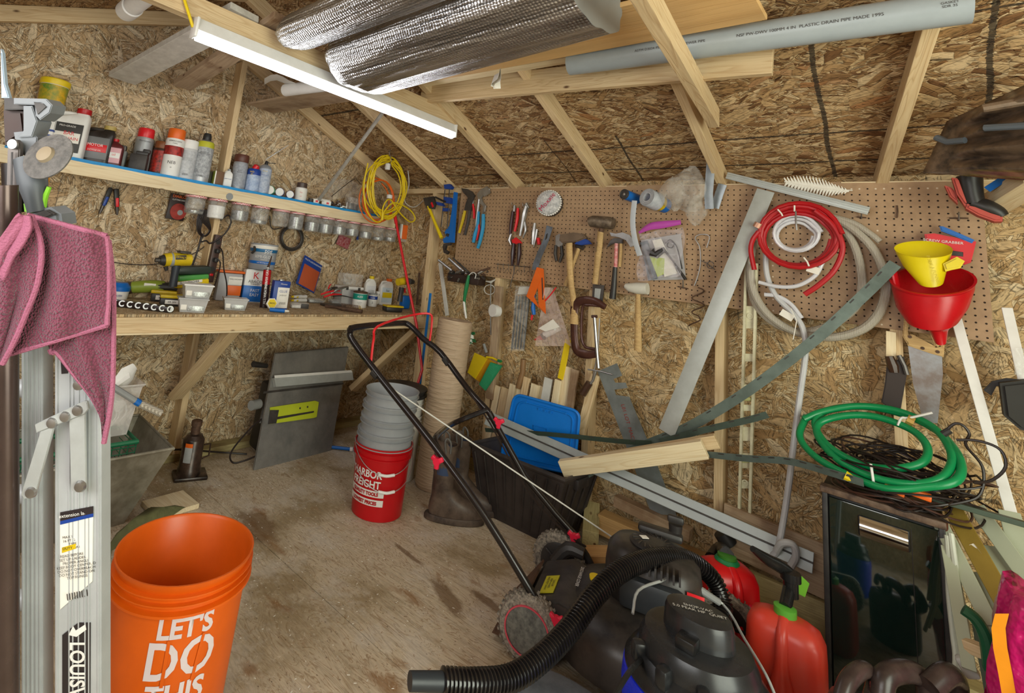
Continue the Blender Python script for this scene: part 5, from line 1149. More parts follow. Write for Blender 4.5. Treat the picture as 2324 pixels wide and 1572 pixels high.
# cans, roll and bag along the top
t = thing('beverage_can', 'blue can with dark top lying base out near the tape roll', 'can', at(1416, 440))
c = at(1418, 441, -.10); B().lathe([(.026, .0), (.028, .004), (.028, .10), (.024, .11), (0, .11)], c, (0.35, 1, -0.12), 20).out('can_body', m_blue, t); B().lathe([(0, 0), (.024, 0), (.026, .002), (.029, .002), (.029, -.006), (.026, -.008), (.024, -.002), (0, -.002)], c+V((0, -.004, 0)), (0.35, 1, -0.12), 20).out('dark_end', m_dark, t); B().lathe([(0, -.005), (.008, -.004), (.008, 0)], c+V((0, -.004, 0)), (0.35, 1, -0.12), 12).out('valve', m_steel, t)
t = thing('tape_roll', 'roll of clear film on a tube with strip hanging down', 'tape', at(1468, 450))
c = at(1468, 447, -.13); ax = V((0.42, 1, -0.22)).normalized()
B().lathe([(.022, 0), (.048, 0), (.050, .004), (.050, .075), (.044, .08), (.022, .08), (.022, 0)], c, ax, 30, cap0=False, cap1=False).out('film_roll', M('b9bcc2', .3, dirt=.5, dirtcol='8b8f98', scale=40), t)
B().lathe([(.036, .05), (.040, .055), (.040, .14), (.0, .14)], c, ax, 24).out('blue_can', m_blue, t); B().lathe([(.0405, .07), (.041, .075), (.041, .10), (.0405, .105)], c, ax, 24, cap0=False, cap1=False).out('yellow_band', m_ylw, t)
for k in (.030, .038, .044): B().lathe([(k, -.0006), (k+.0012, -.0012), (k+.002, -.0006)], c, ax, 30, cap0=False, cap1=False).out('edge_ring', m_grey, t)
rod('hanging_strip', ((1440, 455), (1436, 500), (1440, 540), (1452, 580)), -.12, .010, M('b2b6bc', .35), t, 8, sm=4, flat=(.12, 1))
t = thing('plastic_bag', 'crumpled clear plastic bag stuffed above the pegboard', 'bag', at(1560, 430))
rnd = random.Random(3)
def blob(cx, cy, rx, ry, Y, depth, seed, n=12, m=18):
    r = random.Random(seed); ph = [r.uniform(0, 6) for _ in range(6)]; rows = []
    for i in range(n+1):
        v = PI*i/n; row = []
        for k in range(m):
            u = 2*PI*k/m; w = 1+.10*math.sin(3*u+ph[0]+v*2)+.08*math.sin(5*v+ph[1]+u*2)+.05*math.sin(9*u+ph[2])
            row.append(oY(cx+rx*w*math.sin(v)*math.cos(u), cy-ry*w*math.cos(v), Y+depth*w*math.sin(v)*math.sin(u)))
        rows.append(row)
    return rows
B().grid(blob(1565, 430, 42, 46, -.09, .06, 4), closed=True).out('film', m_clearb, t, smooth=80); B().grid(blob(1528, 440, 30, 34, -.10, .05, 8), closed=True).out('film', m_clearb, t, smooth=80); B().grid(blob(1580, 478, 24, 30, -.08, .035, 2), closed=True).out('film', m_clearb, t, smooth=80)
t = thing('metal_strap', 'bent galvanized strap hanging off the rafter end', 'bracket', at(1612, 400, -.1))
for px in (((1616, 337), (1611, 400), (1608, 440), (1610, 474)), ((1640, 418), (1632, 440), (1622, 472))): rod('strap', px, -.11 if px[0][0] < 1620 else -.03, .014, M('9aa2a8', .35, .6, dirt=.4), t, 8, flat=(.12, 1))
B().box(oY(1616, 340, -.115), (.026, .006, .022)).out('dark_end', m_dark, t)
# twisted wire
t = thing('wire_corkscrew', 'bent steel wire and corkscrew spring hanging on pegboard', 'wire', at(1590, 600))
rod('wire', ((1604, 562), (1610, 536), (1590, 532), (1578, 540), (1588, 560), (1590, 590), (1588, 610), (1582, 632), (1576, 648)), -.02, .003, m_steel, t, 6, sm=4)
hel = [(1584+14*math.sin(k*.9)+(-8 if k > 14 else 0), 652+k*4.6) for k in range(20)]; rod('spring', hel, -.025, .003, m_rust, t, 6, sm=3)
rod('ring', [(1612+8*math.cos(a), 601+8*math.sin(a)) for a in [k*.6 for k in range(11)]], -.02, .002, m_darksteel, t, 6)
rod('pin', ((1588, 590), (1605, 597), (1622, 612)), -.02, .002, m_darksteel, t, 6)
# aluminium T square made of the wide strip and rail
t = thing('drywall_square', 'big aluminium T square leaning across the pegboard', 'square', at(1620, 700, -.1))
lumA, lumB = oY(1738, 432, -.06), oY(1512, 982, -.16)
B().box((lumA+lumB)/2, ((lumB-lumA).length, .072, .003), frame(lumB-lumA, (0, 1, 0)), .0008).out('blade', m_alu, t)
a, b2 = oY(1650, 398, -.055), oY(1972, 479, -.075); R = frame(b2-a, (0, 1, 0))
B().box((a+b2)/2, ((b2-a).length, .034, .012), R, .001).out('head', m_alu, t)
for s_ in (-.011, 0, .011): B().box((a+b2)/2+R @ V((0, s_, -.008)), ((b2-a).length, .003, .006), R).out('ridge', m_alu, t)
# white feather
t = thing('feather', 'white plastic feather sticking out above the pegboard', 'feather', at(1860, 428, -.03))
rod('quill', ((1780, 412), (1860, 428), (1935, 432)), -.03, .0025, m_paper, t)
for k in range(60):
    x = 1785+k*2.4; y = 413+(x-1780)*.14; L = 17*math.sin(PI*min(1, (k+6)/64))+4+2*math.sin(k*1.9)
    for s_ in (-1, 1): rod('barb', ((x, y), (x-5-3*(k % 3), y+s_*L)), [-.03, -.034], [.0035, .0012], m_paper, t, 5, flat=(.3, 1))
# hooks and nails
for k, (px, lb) in enumerate(((((2036, 466), (2037, 480), (2036, 492), (2034, 494)), 'lone dark peg hook standing empty on the right half'), (((2154, 495), (2198, 495)), 'dark peg hook bar lying level near the boot'), (((1538, 650), (1562, 655)), 'small dark peg hook under the zip bag'), (((1944, 492), (1966, 494)), 'small peg hook under the square head'))):
    t = thing('peg_hook', lb, 'hook', at(*px[0])); rod('bar', px, -.012, .0028, m_rust, t, 6)
    if k: x_, y_ = (px[0][0]+px[1][0])/2, px[0][1]; rod('prong', ((x_, y_-14), (x_, y_+4)), [-.03, -.01], .003, m_steel, t, 6)
# hoses on the big hook
def hosecoil(t, cx, cy, rx, ry, n, Y, r_, mat, seed, jit=4, pname='coil', sq=1.0, ph=0.0):
    rr = random.Random(seed); pts = []
    for i in range(n*12+1):
        th = 2*PI*i/12+ph; j = i//12; ox = jit*(j-(n-1)/2)
        pts.append(oY(cx+ox*.3+(rx+ox)*math.cos(th), cy+(ry+ox)*math.sin(th)-ox*.6, Y+.006*math.sin(th*1.3+j)+(-.007*j)))
    B().tube(pts, r_, 9, sm=2).out(pname, mat, t)
m_tube = clear_mat('vinyl_tube', 'e8e6ea', .62, .15)
m_braid = NT('braided_vinyl'); _tc = m_braid.n('ShaderNodeTexCoord').outputs['Object']
_w = m_braid.n('ShaderNodeTexWave', ins={'Vector': _tc, 'Scale': 95.0, 'Distortion': 0.4}).outputs['Fac']
m_braid.set(Base_Color=m_braid.mix(_w, srgb('c9c1b2'), srgb('948b7c')), Roughness=.3); m_braid.bump(_w, .001)
t = thing('braided_hose', 'thick braided clear hose hanging in wide loops', 'hose', at(1850, 600, -.04))
B().tube([oY(x, y, -.035) for x, y in ((1712, 545), (1700, 620), (1715, 690), (1760, 735), (1820, 752), (1890, 735), (1945, 690), (1955, 620), (1930, 540), (1880, 495))], .0155, 10, sm=6).out('loop', m_braid.m, t)
B().tube([oY(x, y, -.055) for x, y in ((1860, 482), (1930, 515), (1985, 570), (2010, 640), (2000, 700), (1960, 745), (1890, 765), (1810, 755), (1745, 715), (1710, 660), (1702, 600))], .0165, 10, sm=6).out('loop', m_braid.m, t)
B().tube([oY(x, y, -.06) for x, y in ((1875, 488), (1935, 505), (1975, 530), (1997, 548))], .012, 10, sm=5).out('tail', m_braid.m, t)
t = thing('red_hose', 'coiled red rubber hose on the big hook', 'hose', at(1808, 540, -.08))
hosecoil(t, 1812, 538, 84, 66, 4, -.075, .0095, m_red, 2, 5)
B().tube([oY(x, y, -.10) for x, y in ((1722, 525), (1708, 545), (1704, 570), (1712, 612))], .0105, 9, sm=5).out('hose_end', m_red, t); B().tube([oY(x, y, -.10) for x, y in ((1850, 478), (1890, 510), (1912, 560), (1895, 610), (1860, 645), (1826, 668))], .0105, 9, sm=6).out('hose_end', m_red, t)
for px in (((1765, 475), (1773, 484), (1776, 490)), ((1803, 466), (1803, 480)), ((1824, 584), (1832, 594), (1836, 604))): rod('zip_tie', px, -.118, .0035, m_paper, t, 6)
rod('copper_sleeve', ((1716, 516), (1722, 506)), -.10, .0115, M('b98a72', .35, .4), t, 10)
t = thing('clear_hose', 'thin clear vinyl tubing coiled inside the red hose', 'hose', at(1805, 535, -.05))
hosecoil(t, 1806, 532, 46, 36, 3, -.05, .0075, M('d3d2d8', .2, dirt=.2), 6, 5)
B().tube([oY(x, y, -.085) for x, y in ((1868, 592), (1850, 625), (1810, 648), (1765, 650), (1722, 640))], .0085, 9, sm=6).out('tail', M('d3d2d8', .2, dirt=.2), t)
B().box(oY(1846, 612, -.095), (.045, .002, .03), Matrix.Rotation(.3, 3, 'Y')).out('paper_tag', m_paper, t)
t = thing('white_hose', 'long grey white hose hanging down to the rail', 'hose', at(1800, 720, -.06))
B().tube([oY(x, y, Y) for x, y, Y in ((1738, 560, -.05), (1740, 620, -.05), (1760, 670, -.06), (1800, 712, -.07), (1822, 745, -.08), (1828, 800, -.09), (1815, 900, -.10), (1802, 1000, -.12), (1790, 1100, -.14), (1778, 1180, -.16), (1765, 1245, -.17), (1752, 1262, -.16))], .0115, 10, sm=6).out('drop', M('c2c2c4', .3, dirt=.3, dirtcol='9a9a9c'), t)
B().tube([oY(x, y, -.06) for x, y in ((1735, 668), (1765, 672), (1795, 690), (1820, 722))], .009, 9, sm=5).out('branch', M('d3d2d8', .2, dirt=.2), t)
B().tube([oY(x, y, Y) for x, y, Y in ((1762, 1250, -.18), (1775, 1232, -.2), (1800, 1236, -.2), (1806, 1262, -.19), (1795, 1285, -.18))], .013, 10, sm=6).out('lower_loop', M('bdbdbd', .35, dirt=.3), t)
B().box(oY(1786, 715, -.085), (.05, .002, .03), Matrix.Rotation(.5, 3, 'Y')).out('paper_tag', m_paper, t)
rod('zip_tie', ((1795, 700), (1808, 728), (1800, 770)), -.10, .002, m_paper, t, 6)
t = thing('big_hook', 'long steel peg hook holding the coiled hoses', 'hook', at(1808, 495)); B().tube([at(1806, 480, -.005), at(1806, 480, -.14), at(1806, 500, -.15), at(1808, 522, -.15)], .0035, 8).out('prong', m_steel, t); rod('cross_wire', ((1786, 500), (1806, 496), (1824, 502)), -.02, .0025, m_darksteel, t)
# funnels
t = thing('red_funnel', 'large red oval funnel hanging on the pegboard right', 'funnel', at(2115, 680, -.12))
def oval(cx, cy, rx, ry, Y, n=32, tilt=0.0):
    q = [oY(cx+rx*math.cos(a), cy+tilt*math.cos(a), Y) for a in [2*PI*k/n for k in range(n)]]
    return [p+V((0, ry*math.sin(a), .62*ry*math.sin(a))) for p, a in zip(q, [2*PI*k/n for k in range(n)])]
B().grid([oval(2118, 640, 96, .095, -.12), oval(2118, 652, 95, .092, -.12), oval(2116, 690, 84, .085, -.12), oval(2116, 722, 62, .07, -.12), oval(2128, 738, 30, .035, -.12), oval(2130, 748, 22, .026, -.12), oval(2135, 776, 13, .018, -.12)], closed=True).out('bowl', M('c0101a', .3, dirt=.2, dirtcol='8a0a12'), t)
B().grid([oval(2118, 639, 97, .096, -.12), oval(2118, 634, 100, .099, -.12), oval(2118, 634, 93, .093, -.12), oval(2118, 652, 90, .088, -.12), oval(2116, 690, 79, .08, -.12), oval(2120, 718, 40, .05, -.12)], closed=True).out('rim', M('c0101a', .3), t)
B().grid([oval(2026+188*k, 612+6*k, 10, .03, -.10, 14) if True else None for k in (0, )]+[oval(2032, 640, 10, .03, -.10, 14), oval(2040, 660, 6, .02, -.10, 14)], closed=True).out('side_ear', M('c0101a', .3), t)
t = thing('yellow_funnel', 'bright yellow scoop funnel nested in the red one', 'funnel', at(2100, 600, -.12))
mY = M('e2cc12', .35, dirt=.1, dirtcol='a89610')
B().grid([oval(2096, 566, 66, .060, -.12, 32, 2), oval(2096, 570, 65, .058, -.12, 32, 2), oval(2100, 600, 52, .05, -.12), oval(2112, 638, 30, .04, -.12)], closed=True).out('bowl', mY, t)
B().grid([oval(2096, 565, 67, .061, -.12, 32, 2), oval(2096, 570, 62, .056, -.12, 32, 2), oval(2100, 600, 49, .047, -.12), oval(2110, 630, 28, .035, -.12)], closed=True).out('inner_wall', mY, t)
slab('spout', ((2140, 598), (2172, 582), (2190, 592), (2180, 608), (2160, 612), (2146, 616)), -.17, .04, mY, t, .006)
text(B, 'FORM A FUNNEL', .014, oY(2118, 612, -.178), (V((.25, 0, -1)), V((1, 0, .25)), V((0, -1, 0))), M('c4ae10', .4), t)
t = thing('tool_pouch', 'red and blue pouch behind the yellow funnel', 'pouch', at(2155, 555, -.05))
slab('front', ((2098, 531), (2120, 529), (2216, 548), (2204, 595), (2190, 600), (2110, 580)), -.055, .03, m_redb, t, .005); slab('blue_flap', ((2132, 513), (2140, 513), (2180, 530), (2212, 544), (2206, 552), (2168, 536), (2136, 524)), -.06, .02, m_blue, t, .004)
slab('dark_band', ((2118, 562), (2186, 572), (2186, 582), (2124, 576)), -.057, .002, m_dark, t); text(B, 'SCREW GRABBER', .014, at(2140, 548, -.0575), (V((1, 0, -.08)), V((.08, 0, 1)), (0, -1, 0)), m_white, t)
rod('hanging_ring', ((2070, 560), (2078, 548), (2082, 562)), -.03, .0025, m_steel, t, 6)
# hand saw
t = thing('hand_saw', 'hand saw with wooden handle hanging under the funnel', 'saw', at(2090, 760, -.03))
slab('blade', ((2060, 780), (2138, 808), (2140, 850), (2128, 960), (2096, 958), (2072, 870)), -.025, .002, M('8d9092', .35, .7, dirt=.7, dirtcol='6a5647'), t, 0)
for px in (((2052, 718), (2066, 718), (2060, 752), (2066, 770), (2060, 782), (2048, 762)), ((2056, 717), (2075, 720), (2108, 726), (2112, 736), (2082, 732), (2062, 734)), ((2054, 762), (2070, 758), (2122, 786), (2144, 782), (2142, 810), (2112, 802), (2060, 784)), ((2106, 730), (2118, 740), (2136, 788), (2124, 790), (2108, 748))): slab('wood_handle', px, -.04, .028, m_hick, t, .004)
for x, y in ((2065, 764), (2094, 790), (2128, 798)): B().lathe([(.006, 0), (.006, .0015), (0, .0015)], at(x, y, -.0405), (0, -1, 0), 12).out('screw', m_rust, t)
t = thing('knife_sheath', 'knife in black leather sheath left of the hand saw', 'knife', at(2030, 860, -.03))
rod('handle', ((2018, 808), (2026, 830), (2030, 845)), -.03, [.010, .013, .010], m_brown, t); slab('sheath', ((2012, 830), (2052, 808), (2058, 850), (2044, 930), (2030, 938), (2000, 912), (2008, 870)), -.028, .018, M('352823', .55, dirt=.4), t, .004); rod('buckle', ((2040, 806), (2052, 830), (2058, 850)), -.034, .006, m_darksteel, t)
# ================================================================== THINGS ON THE FLOOR
def oP(x, y, P0, n): d = ray(x, y); return CAM + d*((V(P0)-CAM).dot(V(n))/d.dot(V(n)))
def bucket(name, label, c, r, h, mat, group=None, axis=(0, 0, 1), ribs=True, handle=None, bands=(.80, .88, .95)):
    t = thing(name, label, 'bucket', c, group); rb = r*.86
    pr = [(0, .004), (rb*.97, .004), (rb*.97, 0), (rb, .003)]
    f_ = lambda z: rb+(r*.965-rb)*z
    pr += [(f_(bands[0]-.005), h*(bands[0]-.005)), (r*1.03, h*bands[0]), (r*1.03, h*(bands[0]+.012)), (f_(.9), h*(bands[0]+.02))]
    for b_ in bands[1:]: pr += [(f_(b_), h*(b_-.012)), (r*1.02, h*(b_-.006)), (r*1.02, h*b_), (f_(b_), h*(b_+.004))]
    pr += [(r*1.0, h*.985), (r*1.01, h), (r*.985, h), (r*.955, h*.985), (f_(.5)-.003, h*.5), (rb*.95, .010), (0, .010)]
    B().lathe(pr, c, axis, 48, cap0=False, cap1=False).out('pail', mat, t, smooth=40)
    if handle:
        th0, drop, gm = handle; pts = []
        for k in range(13):
            a = th0-PI/2+PI*k/12; pts.append(V(c)+V((r*1.06*math.cos(a), r*1.06*math.sin(a), h*.86-drop*math.sin(PI*k/12))))
        B().tube(pts, .0022, 6, sm=3).out('bail', m_steel, t); B().tube(pts[5:8], .007, 8, sm=3).out('grip', gm, t)
    return t
m_txt = M('dccfd2', .5, dirt=.1)
m_orb = M('e0600c', .36, dirt=.35, dirtcol='b5480a', scale=5)
# orange bucket, nearest thing on the left
oc = oZ(425, 1237, .45); oc.z = 0; oR_ = .5*(oZ(268, 1290, .45)-oZ(576, 1190, .45)).length*.93
t = bucket('orange_bucket', "big orange bucket lettered LET'S DO THIS in the left foreground", oc, oR_, .45, m_orb, bands=(.85, .905, .945))
fo = facing(oc)
fp = oc+V((oR_*.93*math.cos(fo), oR_*.93*math.sin(fo), 0))
for s_, sz, z_, dx in (("LET'S", .062, zat(fp, 1428), .02), ('DO', .112, zat(fp, 1506), .02), ('THIS', .07, zat(fp, 1590), .03)):
    text(B, s_, sz, None, None, m_txt, t, wrap=lambda x, y, z_=z_: (lambda R_: V((oc.x+R_*math.cos(fo+.18+x/R_), oc.y+R_*math.sin(fo+.18+x/R_), z_+y)))(oR_*(.86+.105*(z_+y)/.45)+.0012), sx=.95, bold=.0022)
for dx_, tl in ((-.034, 0), (.040, .12)):
    zc_ = zat(fp, 1506); rows = [[(lambda R_: V((oc.x+R_*math.cos(fo+.18+(dx_+w_+tl*q_)/R_), oc.y+R_*math.sin(fo+.18+(dx_+w_+tl*q_)/R_), zc_+q_)))(oR_*(.86+.105*(zc_+q_)/.45)+.0022) for w_ in (-.004, .004)] for q_ in (-.05, -.02, .02, .05)]
    B().grid(rows).out('stencil_gap', m_orb, t)
B().tube([oc+V((oR_*1.04*math.cos(fo+k), oR_*1.04*math.sin(fo+k), .36-.035*math.sin(k+1.9))) for k in (-1.1, -1.25, -1.5, -1.7)], .003, 6, sm=3).out('bail', m_redb, t)
# red bucket with four grey buckets nested in it
rc = V((-1.985, -.875, 0)); 
t = bucket('red_bucket', 'red lettered bucket holding the stack of grey buckets', rc, .150, .335, M('c01018', .33, dirt=.2, dirtcol='8c0a10', scale=8), handle=(facing(rc)+.25, .14, m_white), bands=(.84, .93))
fr = facing(rc)-.55
for s_, sz, z_ in (('HARBOR', .046, .215), ('FREIGHT', .046, .17), ('QUALITY TOOLS', .021, .128), ('LOWEST PRICES', .021, .088)):
    text(B, s_, sz, None, None, m_white if sz > .03 else m_red, t, wrap=cwrap(rc, .1425 if sz > .03 else .1395, z_, fr), sx=.95, bold=.0012)
for z_ in (.128, .088):
    pts = lambda R_, zz: [rc+V((R_*math.cos(fr+a), R_*math.sin(fr+a), zz)) for a in [(-.75+1.5*k/14) for k in range(15)]]
    B().grid([pts(.1358+.0010, z_-.014), pts(.1378+.0010, z_+.016)]).out('white_panel', m_white, t)
lab = ('lowest grey bucket nested in the red one', 'second grey bucket up in the nested stack', 'third grey bucket up in the nested stack', 'topmost grey bucket of the nested stack, open')
for k in range(4): bucket('grey_bucket', lab[k], rc+V((.004*(k % 2), .006*k, .055+.066*k)), .146-.0015*k, .335, M('989b9e', .4, dirt=.2), 'nested grey buckets', bands=(.80, .93), handle=(facing(rc)+.2, .12, m_white) if k == 0 else None)
# white buckets with black lid behind
wc = V((-2.25, -.50, 0))
bucket('white_bucket', 'white bucket behind the grey stack', wc, .145, .36, m_white, bands=(.84, .92)); 
t = bucket('white_bucket', 'upper white bucket with black ribbed lid behind the stack', wc+V((0, .004, .10)), .143, .36, m_white, bands=(.84, .92))
B().lathe([(.15, .36), (.155, .365), (.155, .375), (.148, .38), (.148, .392), (.155, .395), (.155, .405), (.14, .41), (0, .405)], wc+V((0, .004, .10)), (0.0, 0.0, 1), 32, cap0=False).out('black_lid', m_black, t)
# kraft paper roll
pc = V((-2.02, -.40, 0))
def roll_mat():
    n = NT('wrinkled_kraft_paper'); tc = n.n('ShaderNodeTexCoord').outputs['Object']
    w = n.n('ShaderNodeTexNoise', ins={'Vector': n.n('ShaderNodeVectorMath', operation='MULTIPLY', ins={0: tc, 1: (7, 7, 60)}).outputs[0], 'Scale': 1.2, 'Detail': 3.0}).outputs[0]
    n.set(Base_Color=n.mix(w, srgb('a58b70'), srgb('c4ad92')), Roughness=.6); n.bump(w, .012); return n.m
t = thing('paper_roll', 'tall roll of brown wrinkled paper standing on end', 'paper roll', pc)
B().lathe([(.10, 0), (.102, .005), (.103, .3), (.104, .93), (.10, .945), (.06, .948), (.03, .945), (.03, .90), (0, .90)], pc, (.03, .04, 1), 36).out('roll', roll_mat(), t)
B().grid([[pc+V((.03*z+.106*math.cos(a), .04*z+.106*math.sin(a), z)) for a in [2.6+.25*k for k in range(13)]] for z in (.02, .35, .36, .93)]).out('outer_sheet', m_offwhite if False else roll_mat(), t)
# rubber boots
def boot(label, c, yaw, h, group='rubber boots'):
    t = thing('rubber_boot', label, 'boot', c, group); R = Matrix.Rotation(yaw, 3, 'Z')
    mb = M('3a2d27', .42, dirt=.7, dirtcol='6f5f52', scale=12)
    rows = []
    for z, x0, L, W in ((.02, .075, .145, .052), (.055, .07, .145, .053), (.085, .055, .125, .050), (.11, .025, .085, .047), (.15, 0, .058, .046), (.22, 0, .056, .047), (h*.8, 0, .062, .052), (h, 0, .066, .055)):
        rows.append([c+R @ V((x0+L*math.cos(a)*(1.0 if math.cos(a) > 0 else .9), W*math.sin(a), z+(.02 if z == h and math.cos(a) < 0 else 0))) for a in [2*PI*k/24 for k in range(24)]])
    inn = [[p+(c+V((0, 0, p.z-c.z))-p)*.10 for p in rows[-1]], [p+(c+V((0, 0, p.z-c.z))-p)*.12+V((0, 0, -.16)) for p in rows[-1]]]
    B().grid(rows+inn, closed=True).out('shaft', mb, t, smooth=60)
    B().grid([[c+R @ V((.075+L*math.cos(a), W*math.sin(a), z)) for a in [2*PI*k/28 for k in range(28)]] for z, L, W in ((0, .150, .054), (.004, .154, .058), (.022, .154, .058), (.030, .148, .055))], closed=True, cap=True).out('sole', M('2c211d', .6, dirt=.6, dirtcol='6b5a4c'), t)
    B().lathe([(.050, h-.14), (.05, h-.02), (0, h-.02)], c, seg=20).out('lining', M('30405e', .6), t)
    for s_ in (-1, 1): B().tube([c+R @ V((.0, s_*.056, h-.03)), c+R @ V((-.01, s_*.058, h+.02)), c+R @ V((.0, s_*.056, h+.04)), c+R @ V((.02, s_*.054, h+.02)), c+R @ V((.022, s_*.056, h-.03))], .005, 8, sm=3).out('pull_loop', M('5d5a57', .4), t)
    return t
boot('front brown rubber boot beside the paper roll', V((-1.745, -.66, 0)), .75, .36)
boot('rear brown rubber boot half hidden behind the front one', V((-1.80, -.46, 0)), .35, .34)
# black storage tote with blue lid standing in it
t = thing('storage_tote', 'black ribbed plastic tote overflowing with lumber', 'tote', (-1.46, -.25, 0)); mto = M('262120', .5, dirt=.5, dirtcol='4d4440', scale=6)
tp_ = [V((-1.735, -.455, .33)), V((-1.195, -.425, .33)), V((-1.165, -.10, .33)), V((-1.70, -.10, .33))]; tb = [V((-1.675, -.405, .0)), V((-1.27, -.385, .0)), V((-1.25, -.13, .0)), V((-1.66, -.13, .0))]
o = B().grid([tb, tp_], closed=True).out('tub', mto, t, smooth=0); solidify(o, .004)
B().prism(tb, (0, 0, .006)).out('tub_floor', mto, t)
B().tube([p+V((0, 0, -.004)) for p in tp_], .013, 8, closed=True).out('rim', mto, t, smooth=0)
for k in range(9):
    f0 = (k+.5)/9.0; a, b2 = tb[0].lerp(tb[1], f0), tp_[0].lerp(tp_[1], f0); B().tube([a+V((0, -.002, .02)), b2+V((0, -.002, -.03))], .0045, 6).out('rib', mto, t)
for k in range(4):
    f0 = (k+.5)/4.0; a, b2 = tb[1].lerp(tb[2], f0), tp_[1].lerp(tp_[2], f0); B().tube([a+V((.002, 0, .02)), b2+V((.002, 0, -.03))], .0045, 6).out('rib', mto, t)
B().box((-1.19, -.26, .285), (.03, .12, .05), None, .006).out('side_handle', mto, t)
t = thing('tote_lid', 'bright blue plastic lid standing upright in the tote', 'lid', (-1.6, -.2, .1)); mbl = M('0f74d1', .35, dirt=.15)
Yl = -.20
def rr_px(px, n=5, k=.18):
    out = []; m = len(px)
    for i in range(m):
        a, b2, c_ = V((*px[i-1], 0)), V((*px[i], 0)), V((*px[(i+1) % m], 0)); p = b2.lerp(a, k); q = b2.lerp(c_, k)
        for j in range(n+1): u = j/n; out.append(((1-u)**2*p+2*u*(1-u)*b2+u*u*q)[:2])
    return out
q_ = ((1168, 893), (1316, 934), (1302, 1075), (1136, 1040))
slab('panel', rr_px(q_, 5, .13), Yl, .012, mbl, t, .003); q2 = [(x+(1228-x)*.16, y+(985-y)*.16) for x, y in q_]
B().tube([oY(x, y, Yl-.004) for x, y in rr_px(q_, 5, .13)], .008, 8, closed=True).out('rim', mbl, t); B().tube([oY(x, y, Yl-.002) for x, y in rr_px(q2, 4, .15)], .005, 6, closed=True).out('inner_ridge', mbl, t)
for x, y in ((1196, 912), (1224, 928), (1238, 932), (1251, 936), (1286, 938)): B().lathe([(.006, 0), (.006, .006), (0, .006)], oY(x, y, Yl-.002), (0, -1, 0), 10).out('clip', mbl, t)
B().tube([oY(x, y, Yl-.002) for x, y in ((1210, 964), (1240, 972), (1240, 982), (1210, 976))], .0025, 6, closed=True).out('handle_mark', mbl, t)
# sticks standing behind the tote
sticks = [(1132, 876, 30), (1148, 880, 30), (1165, 872, 36), (1180, 876, 30), (1197, 856, 28), (1216, 872, 26), (1230, 876, 26), (1246, 858, 30), (1268, 862, 34), (1290, 832, 40), (1306, 838, 40)]
for k, (x, y, w_) in enumerate(sticks):
    a = oY(x, y, -.02-.012*(k % 3)); wd_ = .042+.010*(k % 2)
    lumber('wood_stick', ('leftmost stick', 'second stick', 'third stick', 'fourth stick', 'tall fifth stick', 'sixth short stick', 'seventh short stick', 'grey eighth stick', 'pale ninth stick', 'tall pale tenth stick', 'rightmost brown stick')[k]+' in the row standing behind the blue lid', 'stick', V((a.x-.06, a.y-.03, .03)), a, wd_, .018, (m_pine2, m_pine, m_pine2)[k % 3] if k not in (7, 10) else (m_offwhite if k == 7 else m_pine_old), up=(0, 1, 0), group='sticks behind the tote')
lumber('stud_offcut', 'dark stained stud leaning left of the stick row', 'stick', oY(1113, 905, -.03), oY(1134, 650, -.03), .05, .03, m_pine_old, up=(0, 1, 0))
t = thing('wooden_grip', 'brown wooden tool handle behind the sticks', 'tool handle', oY(1185, 850, -.03)); rod('grip', ((1188, 815), (1186, 845), (1176, 880)), -.04, [.012, .017, .012], M('8a6844', .5), t, 10)
lumber('yellow_stick', 'yellow flat stick standing behind the clamp', 'stick', oY(1272, 860, -.03), oY(1290, 770, -.03), .036, .008, m_yellow, up=(0, 1, 0))
lumber('trim_board', 'leaning pale stud right of the C clamp', 'stick', oY(1318, 985, -.06), oY(1352, 850, -.03), .045, .03, m_pine, up=(0, 1, 0))
# items hung low on the right wall
t = thing('measuring_cup', 'white plastic scoop hanging below the pegboard', 'scoop', oY(1128, 700, -.05)); c = oY(1131, 706, -.03)
B().lathe([(.036, .0), (.040, .05), (.0375, .05), (.034, .003), (0, .003)], c, (-.30, -1, .05), 24).out('cup', m_white, t); B().lathe([(.040, .05), (.0, .051)], c, (-.3, -1, .05), 24, cap0=False).out('cup_face', m_white, t); rod('handle', ((1130, 694), (1129, 680), (1132, 664)), -.035, [.010, .008, .008], m_white, t, 8, flat=(.3, 1))
t = thing('beater', 'white plastic beater hanging beside the scoop', 'whisk', oY(1112, 640, -.03)); rod('ring', [(1112+12*math.cos(a)-1, 657+11*math.sin(a)) for a in [k*.524 for k in range(13)]], -.03, .003, m_offwhite, t, 6, sm=2); rod('crossbar', ((1103, 638), (1114, 640), (1124, 634)), -.03, [.004, .006, .004], m_offwhite, t, 6); rod('shaft', ((1114, 640), (1113, 700), (1114, 760)), -.03, .0035, m_grey, t, 6)
lumber('lath', 'grey lath slanting beside the corner stud', 'stick', oY(999, 596, -.012), oY(1015, 716, -.012), .03, .012, m_offwhite, up=(0, 1, 0))
t = thing('green_brush', 'round green scrub brush leaning by the paper roll', 'brush', oY(1070, 765, -.05)); c = oY(1060, 767, -.24); B().lathe([(.036, 0), (.040, .006), (.040, .014), (0, .014)], c, (1, -.45, .1), 20).out('white_back', m_white, t)
for k in range(40):
    a = random.uniform(0, 6.28); q = math.sqrt(random.random())*.038; R = frame((1, -.45, .1)); p = c+R @ V((.014, q*math.cos(a), q*math.sin(a))); B().tube([p, p+R @ V((.025, q*.3*math.cos(a), q*.3*math.sin(a)))], .0026, 5).out('bristle_tuft', m_green, t, smooth=0)
t = thing('chalk_line', 'yellow and green squeegee sponge hanging by the stud', 'sponge', oY(1095, 850, -.05))
